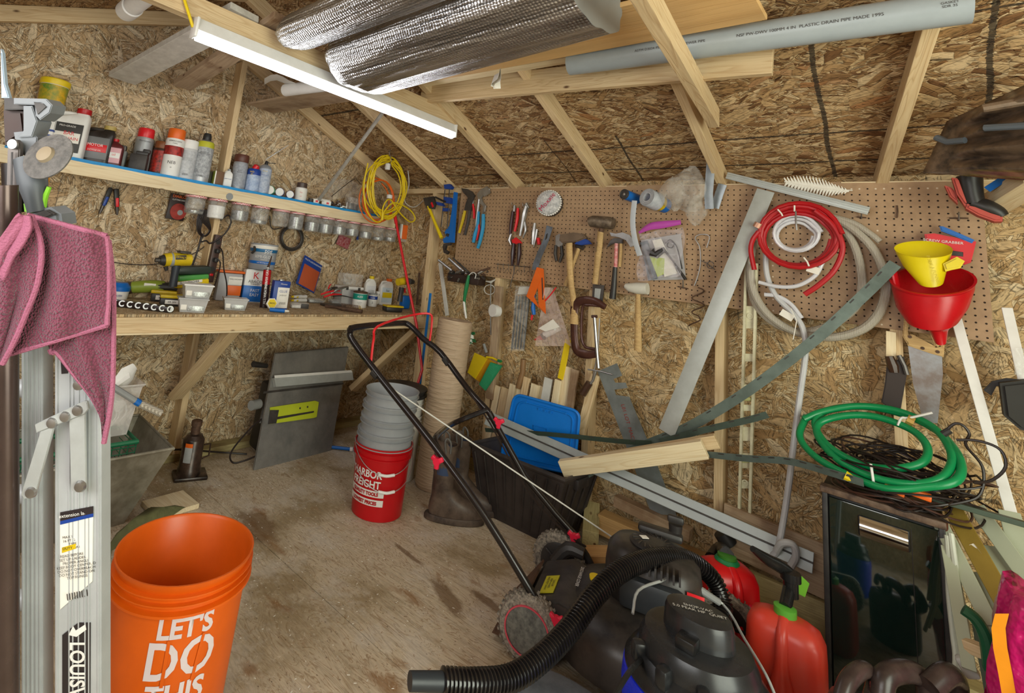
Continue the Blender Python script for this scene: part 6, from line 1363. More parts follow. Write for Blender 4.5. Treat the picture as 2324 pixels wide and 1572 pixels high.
slab('yellow_plate', ((1076, 800), (1106, 813), (1078, 860), (1060, 845)), -.055, .012, m_yellow, t, .003); slab('amber_back', ((1106, 813), (1126, 824), (1096, 872), (1078, 860)), -.05, .012, M('c99118', .4), t, .003)
slab('green_mesh', ((1112, 822), (1138, 830), (1100, 886), (1086, 872)), -.068, .02, M('2f9a6a', .6, bump=.004, bscale=160), t, .004); rod('frame', ((1104, 810), (1118, 812), (1138, 822)), -.06, .005, m_yellow, t); rod('knob', ((1130, 818), (1138, 820)), -.07, .006, m_green, t); rod('clip', ((1098, 780), (1104, 800)), -.05, .007, m_grey, t)
t = thing('bagged_rods', 'narrow clear bag of black plastic rods hanging', 'bag', oY(1180, 720, -.03))
for k in range(5): rod('black_rod', ((1173+7*k, 672), (1162+6.5*k, 792)), -.025, .0052, m_black, t, 6)
B().grid([[oY(x, y, -.040) for x in (1170-(y-650)*.08, 1185, 1204-(y-650)*.10)] for y in (648, 672, 700, 750, 796)]).out('film', m_clear, t); slab('header', ((1178, 650), (1202, 650), (1200, 668), (1174, 668)), -.036, .003, m_offwhite, t)
t = thing('parts_bag', 'pinkish clear bag holding a white bottle with red tip', 'bag', oY(1255, 720, -.04))
B().grid([[oY(1236+u*(12+(y-650)*.32)-(y-650)*.16, y, -.05-.02*math.sin(u*2.6+y*.05)) for u in (0, .25, .5, .75, 1, 1.25, 1.5)] for y in (652, 675, 700, 730, 760, 785)]).out('film', clear_mat('pink_bag_film', 'e6cfc8', .34, .15), t, smooth=80); rod('red_tie', ((1262, 652), (1250, 668), (1236, 684)), -.055, .004, m_redb, t)
rod('bottle', ((1268, 742), (1236, 760)), -.04, [.022, .020], m_white, t, 14); rod('dark_collar', ((1240, 758), (1232, 764)), -.04, [.019, .015], m_dark, t, 12); rod('red_tip', ((1232, 764), (1213, 771)), -.04, [.013, .003], M('e0524a', .4), t, 10); slab('white_card', ((1222, 745), (1255, 724), (1270, 742), (1238, 752)), -.07, .002, m_paper, t, 0)
# planks fanned out over the tote
lumber('door_track', 'long white aluminium track slanting down to the right', 'rail', oY(1105, 948, -.27), oY(1846, 1278, -.13), .075, .022, M('9da2a1', .42, .25, dirt=.3), up=(.1, -1, .4))
a, b2 = oY(1105, 948, -.285), oY(1846, 1278, -.145)
lumber('door_track', 'dark slot strip running along the white track', 'rail', a, b2, .007, .003, m_dark, up=(.1, -1, .4))
lumber('fan_board', 'pale pine board sticking out of the tote to the right', 'board', oY(1275, 1062, -.36), oY(1600, 1018, -.30), .030, .075, m_pine2, up=(.15, -.2, 1))
lumber('fan_board', 'second short pine board just behind the pale one', 'board', oY(1380, 1040, -.28), oY(1628, 1000, -.25), .026, .055, m_pine, up=(.15, -.2, 1))
m_strap = M('6c7973', .4, .4, dirt=.4, dirtcol='434e49')
def strip(label, px, Ys, w_, mat, up=(0, -.6, 1)):
    P = spline([oY(x, y, Y) for (x, y), Y in zip(px, Ys)], 5); t = thing('metal_strip', label, 'strip', P[0]); rows = [[], []]
    for i, p in enumerate(P):
        d = P[min(i+1, len(P)-1)]-P[max(i-1, 0)]; n = V((0, -1, 0)); s_ = d.cross(n).normalized()*w_/2; rows[0].append(p+s_); rows[1].append(p-s_+V((0, -.006, 0)))
    o = B().grid(rows).out('strip', mat, t, smooth=0); solidify(o, .002, 0)
    for i in range(2, len(P)-2, 2): p = P[i]; d = (P[i+1]-P[i-1]).normalized(); R = frame(d, (0, -1, 0)); B().box(p+R @ V((0, w_*.30, .007)), (.022, .0035, .004), R).out('slot', m_dark, t, smooth=0)
strip('long grey green perforated strip curving up to the funnels', ((1300, 1090), (1440, 1020), (1560, 970), (1700, 885), (1850, 770), (1960, 670), (2032, 598)), (-.22, -.16, -.14, -.13, -.12, -.12, -.14), .040, m_strap)
strip('short dark green strip below the long one', ((1500, 1002), (1600, 975), (1700, 952), (1742, 940)), (-.16, -.16, -.17, -.17), .026, M('55635a', .45, .3, dirt=.5))
strip('dark strip running left behind the blue lid edge', ((1102, 975), (1250, 985), (1400, 1000), (1480, 1005)), (-.24, -.24, -.22, -.2), .022, M('414f45', .45, .3))
strip('grey strip bowing from the boards to the black cabinet', ((1600, 1030), (1700, 1040), (1790, 1046), (1880, 1070), (1960, 1095)), (-.26, -.30, -.34, -.39, -.42), .026, m_strap)
# steel saw shaped strip leaning on the wall
t = thing('steel_plate', 'long grey steel plate with red print leaning on the wall', 'plate', oY(1440, 1000, -.03))
slab('plate', ((1356, 842), (1400, 824), (1412, 852), (1392, 860), (1396, 868), (1420, 868), (1424, 880), (1394, 884), (1398, 896), (1428, 900), (1470, 1000), (1536, 1170), (1478, 1165), (1420, 1010)), -.030, .003, M('8d9494', .4, .5, dirt=.5, dirtcol='6a6e6c'), t, 0)
text(B, 'L01 LOT  MACHINED', .026, at(1430, 975, -.0315), (V((.36, 0, -.93)), V((.93, 0, .36)), (0, -1, 0)), M('9a3a30', .5), t)
# level standing on the wall
t = thing('spirit_level', 'old cream spirit level standing upright on the wall', 'level', oY(1690, 1190, -.03)); mlv = M('d8d2b4', .45, dirt=.5, dirtcol='a39c7d', scale=25)
def lv(y): return 1706-(y-600)*.030, 12.5
for s_ in (-1, 1): a, b2 = oY(lv(600)[0]+s_*12, 598, -.03), oY(lv(1190)[0]+s_*12+1, 1192, -.03); B().box((a+b2)/2, ((b2-a).length, .010, .024), frame(b2-a, (0, 1, 0))).out('flange', mlv, t)
for y0, y1 in ((598, 612), (694, 745), (802, 820), (872, 890), (918, 932), (968, 1000), (1028, 1062), (1092, 1108), (1178, 1192)):
    x_ = lv(y0)[0]; slab('web', ((x_-12, y0), (x_+12, y0+1), (x_+11, y1), (x_-12, y1)), -.027, .008, mlv, t, 0)
for y in (717, 1095): B().lathe([(.013, 0), (.013, .002), (.008, .002), (.008, 0)], at(lv(y)[0], y, -.03), (0, -1, 0), 16, cap0=False, cap1=False).out('vial_ring', mlv, t)
for y in (650, 905, 1045): rod('vial', ((lv(y)[0]-8, y), (lv(y)[0]+8, y)), -.03, .006, M('c9c98a', .2), t)
# timbers stacked against the wall foot
for k, (p0, p1, w_, h_, mt_, lb) in enumerate((((-1.15, -.10, .085), (-.55, -.07, .075), .09, .09, wood('brown_beam', 'b8925f', '87603a', ring=6), 'brown square timber behind the mower engine'), ((-1.10, -.045, .19), (-.75, -.04, .17), .06, .05, m_pine_old, 'shorter brown timber on top behind the mower'), ((-1.22, -.05, .10), (-1.13, -.26, .05), .075, .085, m_green_wood, 'treated post end with green mark near the tote'), ((-1.05, -.50, .06), (-.93, -.33, .06), .09, .10, wood('post_block', 'c49a66', '8a6034', ring=5), 'short wooden post block beside the tote'), ((-.62, -.04, .26), (-.25, -.04, .24), .02, .20, m_pine_old, 'wide brown board fixed low on the wall right'), ((-.62, -.06, .07), (-.24, -.05, .07), .03, .13, m_green_wood, 'green treated board along the wall foot'))):
    lumber('timber', lb, 'timber', p0, p1, w_, h_, mt_)
# board on the floor, foam, and green sack left
lumber('board_offcut', 'pale square board offcut lying on the floor', 'board', (-2.62, -1.71, .012), (-2.45, -1.70, .012), .20, .022, m_pine2)
t = thing('green_mat', 'folded olive green bag beside the orange bucket', 'bag', (-2.35, -1.95, 0)); rows = [[oZ(238+12*u+(1150-y)*.35+60*(1-u/8.), y+6*u, .02+.05*math.sin(u*.8)) for u in range(9)] for y in (1150, 1180, 1215, 1250, 1290)]
o = B().grid([[oZ(x+dx, y, .02+.04*math.sin((i+j)*1.1)) for j, dx in enumerate((0, 30, 60, 90, 110))] for i, (x, y) in enumerate(((340, 1150), (300, 1178), (270, 1210), (240, 1250), (228, 1290)))]).out('cloth', M('6f7048', .8, dirt=.5, dirtcol='4d4c30', bump=.003), t, smooth=80); solidify(o, .012)
# galvanized tub with basket and clear box
t = thing('galvanized_tub', 'square galvanized tub with sloping sides under the bench', 'tub', (-2.68, -2.0, 0)); mga = M('a39d8e', .42, .35, dirt=.7, dirtcol='6a6252', scale=10)
rim = [V((-2.36, -2.45, .335)), V((-2.36, -1.82, .335)), V((-2.86, -1.80, .335)), V((-2.86, -2.45, .335))]; base = [V((-2.48, -2.40, 0)), V((-2.50, -1.92, 0)), V((-2.80, -1.92, 0)), V((-2.80, -2.40, 0))]
o = B().grid([base, rim], closed=True).out('sides', mga, t, smooth=0); solidify(o, .003); B().prism(base, (0, 0, .004)).out('tub_floor', mga, t); B().tube(rim, .007, 8, closed=True).out('rolled_rim', mga, t, smooth=0)
t = thing('green_basket', 'dark green mesh basket sitting in the galvanized tub', 'basket', (-2.6, -2.15, .2)); b_ = B()
bx0, bx1, by0, by1 = -2.62, -2.42, -2.40, -1.96
for k in range(15): y = by0+(by1-by0)*k/14; b_.tube([(bx1-.02, y, .20), (bx1, y, .365)], .0022, 4)
for k in range(7): z = .20+.15*k/6; b_.tube([(bx1-.02+.02*k/6, by0, z), (bx1-.02+.02*k/6, by1, z)], .0022, 4); b_.tube([(bx0, by1-.02+.02*k/6, z), (bx1, by1-.02+.02*k/6, z)], .0022, 4)
b_.out('mesh', M('1f6b48', .4), t); B().tube([(bx0, by0, .37), (bx1, by0, .37), (bx1+.004, by1, .37), (bx0, by1, .37)], .010, 8, closed=True).out('rim', M('1f6b48', .4), t)
for k in range(16): p = V((bx1-.06+random.uniform(-.05, .02), by0+.03+k*.026, .22+random.uniform(0, .09))); B().box(p, (.05, .03, .02), Matrix.Rotation(k, 3, 'Z'), .003).out('odds_and_ends', random.choice((m_paper, m_lime, m_dark, m_redb, m_offwhite)), t)
t = thing('clear_bin', 'cloudy clear bin of tubing and white parts above the basket', 'bin', (-2.6, -2.1, .37)); zz = .38
q = lambda z, k: [V((-2.56+sx*.085*k, -2.09+sy*.13*k, z)) for sx, sy in ((-1, -1), (1, -1), (1, 1), (-1, 1))]
o = B().grid([q(zz, .82), q(zz+.20, 1.0), q(zz+.21, 1.08), q(zz+.215, 1.08)], closed=True).out('walls', clear_mat('cloudy_bin', 'e2ddd8', .5, .2), t, smooth=0)
for k in range(7): B().tube([V((-2.52+.03*math.sin(k), -2.12+.07*math.cos(a)+.01*k, zz+.09+.06*math.sin(a))) for a in [j*.6 for j in range(11)]], .004, 6, closed=True, sm=2).out('coiled_tube', m_white, t)
B().grid([[V((-2.54+.02*j, -2.12+.025*k, zz+.17+.03*k*.6+.02*math.sin(j))) for k in range(5)] for j in range(4)]).out('white_tray', m_white, t); B().tube([V((-2.50, -2.08, zz+.17)), V((-2.52, -2.02, zz+.25)), V((-2.53, -1.99, zz+.28))], [.035, .045, .02], 10, flat=(1, .35)).out('white_shell', m_white, t)
t = thing('flex_pipe', 'grey flexible pipe with blue band poking out of the bin', 'pipe', oX(250, 880, -2.40)); pp = [oX(254, 876, -2.42), oX(318, 916, -2.40), oX(366, 938, -2.38)]
B().tube(pp[:2], .013, 10).out('smooth_part', m_grey, t); B().tube([pp[1], pp[2]], .015, 10).out('braided_part', m_braid.m, t); B().tube([pp[0].lerp(pp[1], .82), pp[0].lerp(pp[1], .98)], .0145, 10).out('blue_band', m_blue, t)
# bottle jack
jc = V((-2.80, -1.51, 0)); t = thing('bottle_jack', 'dark brown hydraulic bottle jack on the floor', 'jack', jc); mj = M('1f1613', .3, .2, dirt=.5, dirtcol='6b5547', scale=14)
B().box(jc+V((0, .01, .010)), (.13, .17, .020), Matrix.Rotation(-.3, 3, 'Z'), .008).out('base_plate', mj, t); B().lathe([(.062, .02), (.060, .05), (.055, .06), (.055, .19), (.050, .20), (.045, .205), (.040, .215), (.03, .22), (0, .22)], jc, seg=24).out('cylinder', mj, t)
B().lathe([(.024, .21), (.024, .26), (.028, .262), (.028, .285), (.018, .29), (0, .29)], jc, seg=18).out('ram', m_rust, t); B().tube([jc+V((.02, .055, .16)), jc+V((.02, .09, .16)), jc+V((.02, .09, .10)), jc+V((.02, .055, .09))], .005, 6).out('side_handle', mj, t)
fj = facing(jc)-.35; B().grid([[jc+V((.0575*math.cos(fj+a), .0575*math.sin(fj+a), z)) for a in (-.35, -.18, 0, .18, .35)] for z in (.09, .165)]).out('label', M('aeb0b2', .5, dirt=.4), t)
B().grid([[jc+V((.0578*math.cos(fj+a), .0578*math.sin(fj+a), z)) for a in (-.35, -.18, 0, .18, .35)] for z in (.165, .185)]).out('orange_mark', m_orange, t)
# table saw stood on its side
t = thing('table_saw', 'portable table saw tipped on edge with steel table facing out', 'table saw', (-2.85, -.85, 0)); mts = M('7b7a78', .42, .55, dirt=.6, dirtcol='a5a29c', scale=7)
def slope(px, X0, X1, y0=790, y1=1065): return [oX(x, y, X0+(X1-X0)*max(0, min(1.1, (y-y0)/(y1-y0)))) for x, y in px]
pts = slope(((626, 803), (792, 788), (752, 1024), (577, 1068)), -2.86, -2.71, 800, 1050)
B().prism(pts, (-.022, 0, .004), .003).out('steel_table', mts, t); n_ = (pts[1]-pts[0]).cross(pts[3]-pts[0]).normalized(); n_ = n_ if n_.x > 0 else -n_
def onT(x, y, k=.0): return oP(x, y, pts[0], n_)+n_*k
def patch(name, px, k, th, mat): B().prism([onT(x, y, k) for x, y in px], n_*th, .0008).out(name, mat, t)
patch('fence_rail', ((616, 858), (793, 843), (796, 862), (620, 878)), .002, .03, m_alu); patch('rail_lip', ((616, 852), (790, 840), (793, 845), (617, 858)), .03, .004, m_white)
patch('throat_plate', ((612, 924), (714, 909), (723, 912), (718, 946), (712, 948), (612, 962)), .001, .003, M('b9c42c', .4)); patch('blade_slot', ((625, 946), (712, 932), (711, 936), (625, 952)), .004, .0015, m_dark); patch('riving_knife_box', ((612, 930), (632, 930), (626, 960), (608, 962)), .004, .003, m_dark); patch('slot_line', ((598, 888), (780, 868), (779, 872), (597, 893)), .0005, .001, m_dark)
for x, y in ((697, 923), (680, 926)): B().lathe([(.006, 0), (.006, .002), (0, .002)], onT(x, y, .004), n_, 10).out('screw', m_dark, t)
B().box((-2.90, -.98, .22), (.14, .16, .40), Matrix.Rotation(.1, 3, 'Y'), .02).out('cabinet', M('2c2826', .5, dirt=.5), t); B().box((-2.90, -.72, .24), (.12, .40, .38), Matrix.Rotation(.1, 3, 'Y'), .02).out('motor_box', m_dark, t)
B().tube([oX(570, 920, -2.80), oX(588, 916, -2.82)], .028, 16).out('dust_port', m_grey, t); B().tube([oX(575, 826, -2.86), oX(605, 830, -2.90)], [.018, .014], 10).out('crank_knob', m_black, t)
B().tube([oX(612, 880, -2.84), oX(600, 920, -2.82), oX(590, 960, -2.80)], .009, 8).out('hose_lead', m_darksteel, t)
cable('looped_cable', 'black cord looping from the tipped table saw to the floor', ((596, 950), (575, 965), (535, 1010), (522, 1035), (530, 1050), (555, 1045), (580, 1035)), [-2.79, -2.78, -2.78, -2.77, -2.76, -2.74, -2.74], .005, m_cable)
cable('floor_cord', 'black cord along the wall behind the bottle jack', ((395, 1020), (420, 1020), (500, 1026), (560, 1030)), [-2.95, -2.95, -2.95, -2.9], .005, m_cable)
t = thing('blue_pipe', 'blue pipe end with white clamp lying by the table saw', 'pipe', oZ(775, 1020, .02)); a, b2 = oZ(752, 1014, .015), oZ(806, 1020, .015); B().tube([a, b2], .010, 10).out('pipe_body', m_blue, t); B().tube([a.lerp(b2, .78), a.lerp(b2, .9)], .014, 10).out('clamp', m_white, t)

# loose slivers and sawdust on the floor
rc_ = random.Random(21); b_ = B()
for k in range(900):
    p = V((rc_.uniform(-2.9, -.9), rc_.uniform(-2.0, -.2), .0006)); a = rc_.uniform(0, PI); l_ = rc_.uniform(.003, .013)
    b_.box(p, (l_, .0018, .0012), Matrix.Rotation(a, 3, 'Z'))
o = tag(b_.out('wood_chips', m_pine_old, smooth=0), 'brown wood slivers scattered over the plywood floor', 'debris'); o['kind'] = 'stuff'
b_ = B()
for k in range(500):
    p = V((rc_.uniform(-2.9, -.9), rc_.uniform(-2.0, -.2), .0006)); b_.box(p, (rc_.uniform(.003, .010), .002, .001), Matrix.Rotation(rc_.uniform(0, PI), 3, 'Z'))
o = tag(b_.out('sawdust', m_paper, smooth=0), 'pale sawdust flecks scattered over the plywood floor', 'debris'); o['kind'] = 'stuff'
# ================================================================== MOWER, VACUUM, FUEL CANS
nA = V((-.289, .957, 0)); LP, RP = V((-.95, -1.13, 0)), V((-1.085, -.66, 0)); fw = V((.957, .289, 0)); sd = V((-.289, .957, 0))
LQ = lambda x, y, k=0: oP(x, y, LP+sd*k, nA)
RQ = lambda x, y, k=0: oP(x, y, RP+sd*k, nA)
mw = thing('lawn_mower', 'black push lawn mower with folded tube handle', 'lawn mower', (-.68, -.85, 0)); m_hand = M('1f1a1b', .25, .3, dirt=.2, coat=.3)
B().tube([LQ(1240, 1400), LQ(1100, 1170), LQ(985, 1010), LQ(868, 862), LQ(802, 775), LQ(795, 752), LQ(808, 742, .02), RQ(905, 733, -.06), RQ(930, 738), RQ(960, 768), RQ(1000, 800), RQ(1060, 880), RQ(1110, 935)], .0142, 12, sm=3).out('upper_handle', m_hand, mw)
B().tube([RQ(1110, 935), RQ(1190, 1080), RQ(1260, 1165), RQ(1305, 1215)], .0142, 12).out('right_lower_tube', m_hand, mw)
B().tube([RQ(1104, 930, -.01), RQ(1030, 960, -.12), LQ(995, 985, .10), LQ(988, 1000, .03), LQ(1000, 1025, .015), LQ(1035, 1078, .012)], .0115, 10, sm=5).out('cross_brace', m_hand, mw)
B().tube([LQ(842, 820, .01), LQ(848, 770, .01), LQ(858, 740, .02), RQ(930, 716, -.1), RQ(975, 712), RQ(980, 735), RQ(974, 780)], .0055, 8, sm=4).out('red_bail_bar', m_redb, mw)
for p in (LQ(992, 1047, -.02), RQ(1132, 958, -.02), RQ(1302, 1218, -.02), LQ(1262, 1408, -.015)):
    b_ = B()
    for k in range(3): a = k*2.094+.5; R = frame(V((.9*math.cos(a), .3*math.cos(a), math.sin(a))), -sd); b_.box(p+R @ V((.012, 0, 0)), (.030, .018, .016), R, .004)
    b_.lathe([(.014, -.010), (.014, .010), (0, .010)], p, -sd, 12); b_.out('wing_nut', M('d9203f', .4), mw)
B().tube([LQ(865, 865, .01), oD(1445, 1256, 2.06)], .0030, 6).out('pull_cord', m_offwhite, mw)
B().tube([RQ(1015, 815, -.02), RQ(1112, 960, -.02), RQ(1195, 1110, -.02), RQ(1280, 1205, -.02), RQ(1330, 1240, -.04)], .004, 6, sm=3).out('brake_cable', m_cable, mw)
B().tube([LQ(857, 855, .0), LQ(846, 842, 0)], .017, 10).out('handle_joint', m_black, mw); B().tube([RQ(1008, 812), RQ(1018, 826)], .017, 10).out('handle_joint', m_black, mw)
# deck and rear flap
mdk = M('1f1c1b', .4, dirt=.7, dirtcol='4f4740', scale=8)
dc = V((-.66, -.82, 0)); R0 = Matrix((fw, sd, (0, 0, 1))).transposed()
def dk(x, y, z): return dc+R0 @ V((x, y, z))
rows = []
for z, k in ((.05, 1.06), (.14, 1.04), (.175, .96), (.20, .80), (.215, .45)):
    rows.append([dk(-.02+.275*k*math.copysign(abs(math.cos(a))**.8, math.cos(a))+.0, .26*k*math.copysign(abs(math.sin(a))**.8, math.sin(a)), z) for a in [2*PI*i/36 for i in range(36)]])
B().grid(rows, closed=True, cap=True).out('deck', mdk, mw, smooth=50)
B().prism([dk(-.20, -.20, .05), dk(-.20, -.20, .19), dk(-.28, -.19, .20), dk(-.38, -.19, .16), dk(-.46, -.20, .03)], sd*.32, .01).out('rear_chute', mdk, mw)
B().prism([dk(-.47, -.19, .02), dk(-.39, -.19, .16), dk(-.395, -.19, .165), dk(-.50, -.19, .02)], sd*.30).out('rear_flap', m_rust, mw)
B().box(dk(-.33, -.08, .184), (.05, .12, .003), R0 @ Matrix.Rotation(-.38, 3, 'Y'), 0).out('warning_label', M('c9c22a', .5, dirt=.3), mw)
text(B, 'DANGER\nKEEP HANDS\nAND FEET AWAY', .012, dk(-.33, -.08, .187), (R0 @ V((0, -1, 0)), (R0 @ Matrix.Rotation(-.38, 3, 'Y')) @ V((1, 0, 0)), (R0 @ Matrix.Rotation(-.38, 3, 'Y')) @ V((0, 0, 1))), m_dark, mw)
text(B, 'DISCHARGE COVER', .016, dk(-.24, .0, .205), (-sd, fw, (0, 0, 1)), m_white, mw)
B().tube([dk(-.36, .15, .15), dk(-.31, .16, .21), dk(-.25, .16, .21)], [.022, .026, .022], 10, sm=3).out('rear_grip', m_black, mw)
# engine
ec = dk(.0, .03, .20)
rows = [[ec+R0 @ V((.155*k*math.copysign(abs(math.cos(a))**.75, math.cos(a)), .135*k*math.copysign(abs(math.sin(a))**.75, math.sin(a)), z)) for a in [2*PI*i/32 for i in range(32)]] for z, k in ((0, .9), (.02, 1), (.10, 1.0), (.14, .96), (.165, .82), (.175, .5))]
B().grid(rows, closed=True, cap=True).out('engine_shroud', M('201e1d', .38, dirt=.7, dirtcol='4a433e', scale=9), mw, smooth=50)
B().lathe([(.075, .170), (.078, .180), (.070, .186), (.03, .190), (0, .190)], ec, seg=30, cap0=False).out('starter_dome', m_black, mw)
for k in range(18): a = 2*PI*k/18; B().box(ec+V((.055*math.cos(a), .055*math.sin(a), .188)), (.030, .004, .004), Matrix.Rotation(a+.5, 3, 'Z')).out('vent_fin', m_darksteel, mw)
B().box(ec+R0 @ V((.02, .09, .19)), (.15, .05, .03), R0, .012).out('top_ridge', m_black, mw)
B().tube([ec+R0 @ V((.07, .10, .19)), ec+R0 @ V((.07, .10, .23))], [.020, .024], 12).out('fuel_neck', m_black, mw); B().box(ec+R0 @ V((.07, .10, .245)), (.055, .022, .026), R0, .008).out('pull_grip', m_black, mw)
B().box(ec+R0 @ V((.0, -.135, .07)), (.20, .05, .10), R0, .02).out('air_filter_cover', M('2f3134', .4, dirt=.3), mw)
for k in range(9): B().box(ec+R0 @ V((-.06+.018*k, -.13, .155)), (.006, .05, .03), R0).out('cooling_fin', m_darksteel, mw)
B().box(ec+R0 @ V((.13, -.12, .10)), (.05, .004, .04), R0, .001).out('red_badge', m_redb, mw); text(B, '675', .022, ec+R0 @ V((.13, -.1235, .10)), (fw, (0, 0, 1), -sd), m_white, mw)
B().box(ec+R0 @ V((-.03, .0, .193)), (.025, .02, .002), R0 @ Matrix.Rotation(.6, 3, 'Z')).out('sticker', m_paper, mw)
B().tube([dk(-.17, -.14, .20), dk(-.17, -.14, .28)], .016, 10).out('oil_tube', m_black, mw); B().lathe([(.018, 0), (.020, .004), (.020, .012), (0, .012)], dk(-.17, -.14, .28), seg=16).out('yellow_cap', m_yellow, mw)
def wheel(c, r, w_, label=None, flat=True, red=False):
    ax = -sd; ty = M('4b4743', .7, dirt=1.0, dirtcol='9a9082', scale=90, bump=.004, bscale=90)
    wh = B().lathe([(r*.70, -w_/2), (r*.92, -w_/2), (r, -w_*.32), (r*1.01, 0), (r, w_*.32), (r*.92, w_/2), (r*.70, w_/2)], c, ax, 40).out('wheel', ty, mw)
    b_ = B()
    for k in range(30):
        for s_ in (-1, 0, 1):
            a = 2*PI*(k+.5*abs(s_))/30; R = frame(ax); q = c+R @ V((s_*w_*.28, r*math.cos(a), r*math.sin(a))); b_.box(q, (w_*.2, .010, .008), R @ Matrix.Rotation(a, 3, 'X'))
    b_.out('tread_blocks', ty, wh, smooth=0)['kind'] = 'stuff'
    B().lathe([(r*.70, 0), (r*.70, w_*.5+.001), (r*.60, w_*.5+.004), (0, w_*.5+.006)], c, ax, 32, cap0=False).out('hub_cap', m_black if not red else M('4a4a46', .6, dirt=.8, dirtcol='7a7870', scale=60), wh)
    if red: B().lathe([(r*.70, w_*.5+.0055), (r*.745, w_*.5+.006), (r*.74, w_*.5), (r*.69, w_*.5)], c, ax, 40, cap0=False, cap1=False).out('red_ring', M('c94a58', .5), wh)
    else:
        for k in range(5): a = 2*PI*k/5; R = frame(ax); B().box(c+R @ V((w_*.5+.008, r*.4*math.cos(a), r*.4*math.sin(a))), (.008, r*.5, .012), R @ Matrix.Rotation(a, 3, 'X'), .002).out('spoke', m_black, wh)
wc1 = LP+fw*.0+V((0, 0, .102)); wheel(wc1, .102, .060, red=True)
wheel(RP+fw*.0+V((0, 0, .105)), .105, .045)
wheel(dk(.24, -.28, .10), .10, .045); wheel(dk(.24, .28, .10), .10, .045)
B().tube([LQ(1205, 1345, .02), LQ(1222, 1375, .02), LQ(1262, 1425, .02)], .020, 8).out('handle_bracket', m_black, mw); B().tube([wc1+sd*.04, wc1+sd*.30], .012, 8).out('rear_axle', m_darksteel, mw)
B().tube([RQ(1290, 1200, .0), RQ(1330, 1260, .0), RQ(1345, 1290, 0)], .016, 8).out('handle_bracket', m_black, mw)

# wet and dry vacuum
vc = V((-.395, -1.285, 0)); fv = facing(vc); vac = thing('shop_vacuum', 'black and blue wet dry vacuum with big ribbed hose', 'vacuum', vc); mvk = M('131416', .28, dirt=.4, dirtcol='3d3e40', scale=7); mgy = M('5a6068', .45, dirt=.4)
B().lathe([(.165, .05), (.180, .08), (.194, .30), (.190, .343), (.168, .35), (0, .35)], vc, seg=40).out('blue_drum', M('1a2fd0', .28, dirt=.15), vac)
B().lathe([(.182, .345), (.187, .348), (.187, .358), (.172, .380), (.150, .40), (.14, .405), (0, .405)], vc, seg=44).out('lid', mvk, vac)
B().lathe([(.150, .395), (.150, .42), (.135, .45), (.12, .455), (0, .455)], vc, seg=40).out('motor_step', mvk, vac)
rows = [[vc+V((.0, .01, 0))+V((.088*k*math.cos(a), .070*k*math.sin(a), z)) for a in [2*PI*i/28 for i in range(28)]] for z, k in ((.44, 1.05), (.50, 1.0), (.512, .95), (.514, .80))]; B().grid(rows, closed=True, cap=True).out('motor_cap', mvk, vac)
text(B, 'SHOP-VAC\n5.0 PEAK HP  QUIET', .016, vc+V((.0, .01, .516)), ((.88, .47, 0), (-.47, .88, 0), (0, 0, 1)), m_offwhite, vac)
for k in range(4): a = fv+.6*k-1.1; B().box(vc+V((.155*math.cos(a), .155*math.sin(a), .40)), (.05, .035, .05), Matrix.Rotation(a, 3, 'Z'), .012).out('lid_lug', mvk, vac)
for a in (fv+.05, ): B().lathe([(.026, 0), (.028, .004), (.022, .022), (0, .024)], vc+V((.168*math.cos(a), .168*math.sin(a), .37)), V((math.cos(a), math.sin(a), .5)), 18).out('round_plug', m_blackp, vac)
B().box(vc+V((.15*math.cos(fv+.55), .15*math.sin(fv+.55), .385)), (.04, .07, .035), Matrix.Rotation(fv+.55, 3, 'Z'), .006).out('switch_box', m_blackp, vac); B().box(vc+V((.08*math.cos(fv-.3), .08*math.sin(fv-.3), .468)), (.05, .05, .03), Matrix.Rotation(fv-.3, 3, 'Z'), .006).out('power_switch', m_blackp, vac)
vac.scale = (.90, .90, .93)
# wire bail over the lid with grey grip
h0, h1 = oZ(1420, 1400, .37), oZ(1745, 1540, .36)
hp = [oD(1436, 1392, 1.56), oD(1448, 1340, 1.62), oD(1500, 1318, 1.68), oD(1545, 1308, 1.72), oD(1640, 1370, 1.72), oD(1690, 1450, 1.58), oD(1738, 1530, 1.46), oD(1768, 1600, 1.40)]
B().tube(hp, .0042, 8, sm=4).out('bail', m_alu, vac); B().tube([oD(1555, 1316, 1.72), oD(1632, 1366, 1.71)], .0105, 10).out('grip', m_grey, vac)
# ribbed hose
hx = [(1003, 1546, 1.30), (1080, 1548, 1.32), (1160, 1538, 1.36), (1230, 1492, 1.42), (1295, 1425, 1.50), (1350, 1350, 1.58), (1410, 1295, 1.66), (1480, 1268, 1.74), (1555, 1268, 1.80), (1615, 1310, 1.80), (1640, 1370, 1.76), (1632, 1420, 1.70)]
P = spline([oD(x, y, d_) for x, y, d_ in hx], 26); L = [0]
for i in range(1, len(P)): L.append(L[-1]+(P[i]-P[i-1]).length)
N = 118; pts = []; rad_ = []; j = 0
for i in range(N*4):
    s_ = L[-1]*i/(N*4-1)
    while j < len(L)-2 and L[j+1] < s_: j += 1
    f0 = (s_-L[j])/max(1e-6, L[j+1]-L[j]); pts.append(P[j].lerp(P[j+1], f0)); rad_.append((.0240, .0305, .0305, .0240)[i % 4])
B().tube(pts, rad_, 18).out('ribbed_hose', M('0d0c0d', .24, dirt=.2, dirtcol='4b4542', coat=.4), vac, smooth=25)
B().tube([oD(930, 1545, 1.28), oD(1003, 1546, 1.30)], [.020, .021], 24).out('hose_cuff', M('2a2f34', .4), vac)
B().tube([oD(1390, 1585, 1.14), oD(1440, 1510, 1.24), oD(1488, 1478, 1.40)], .0060, 8, sm=4).out('power_cord', m_blackp, vac)
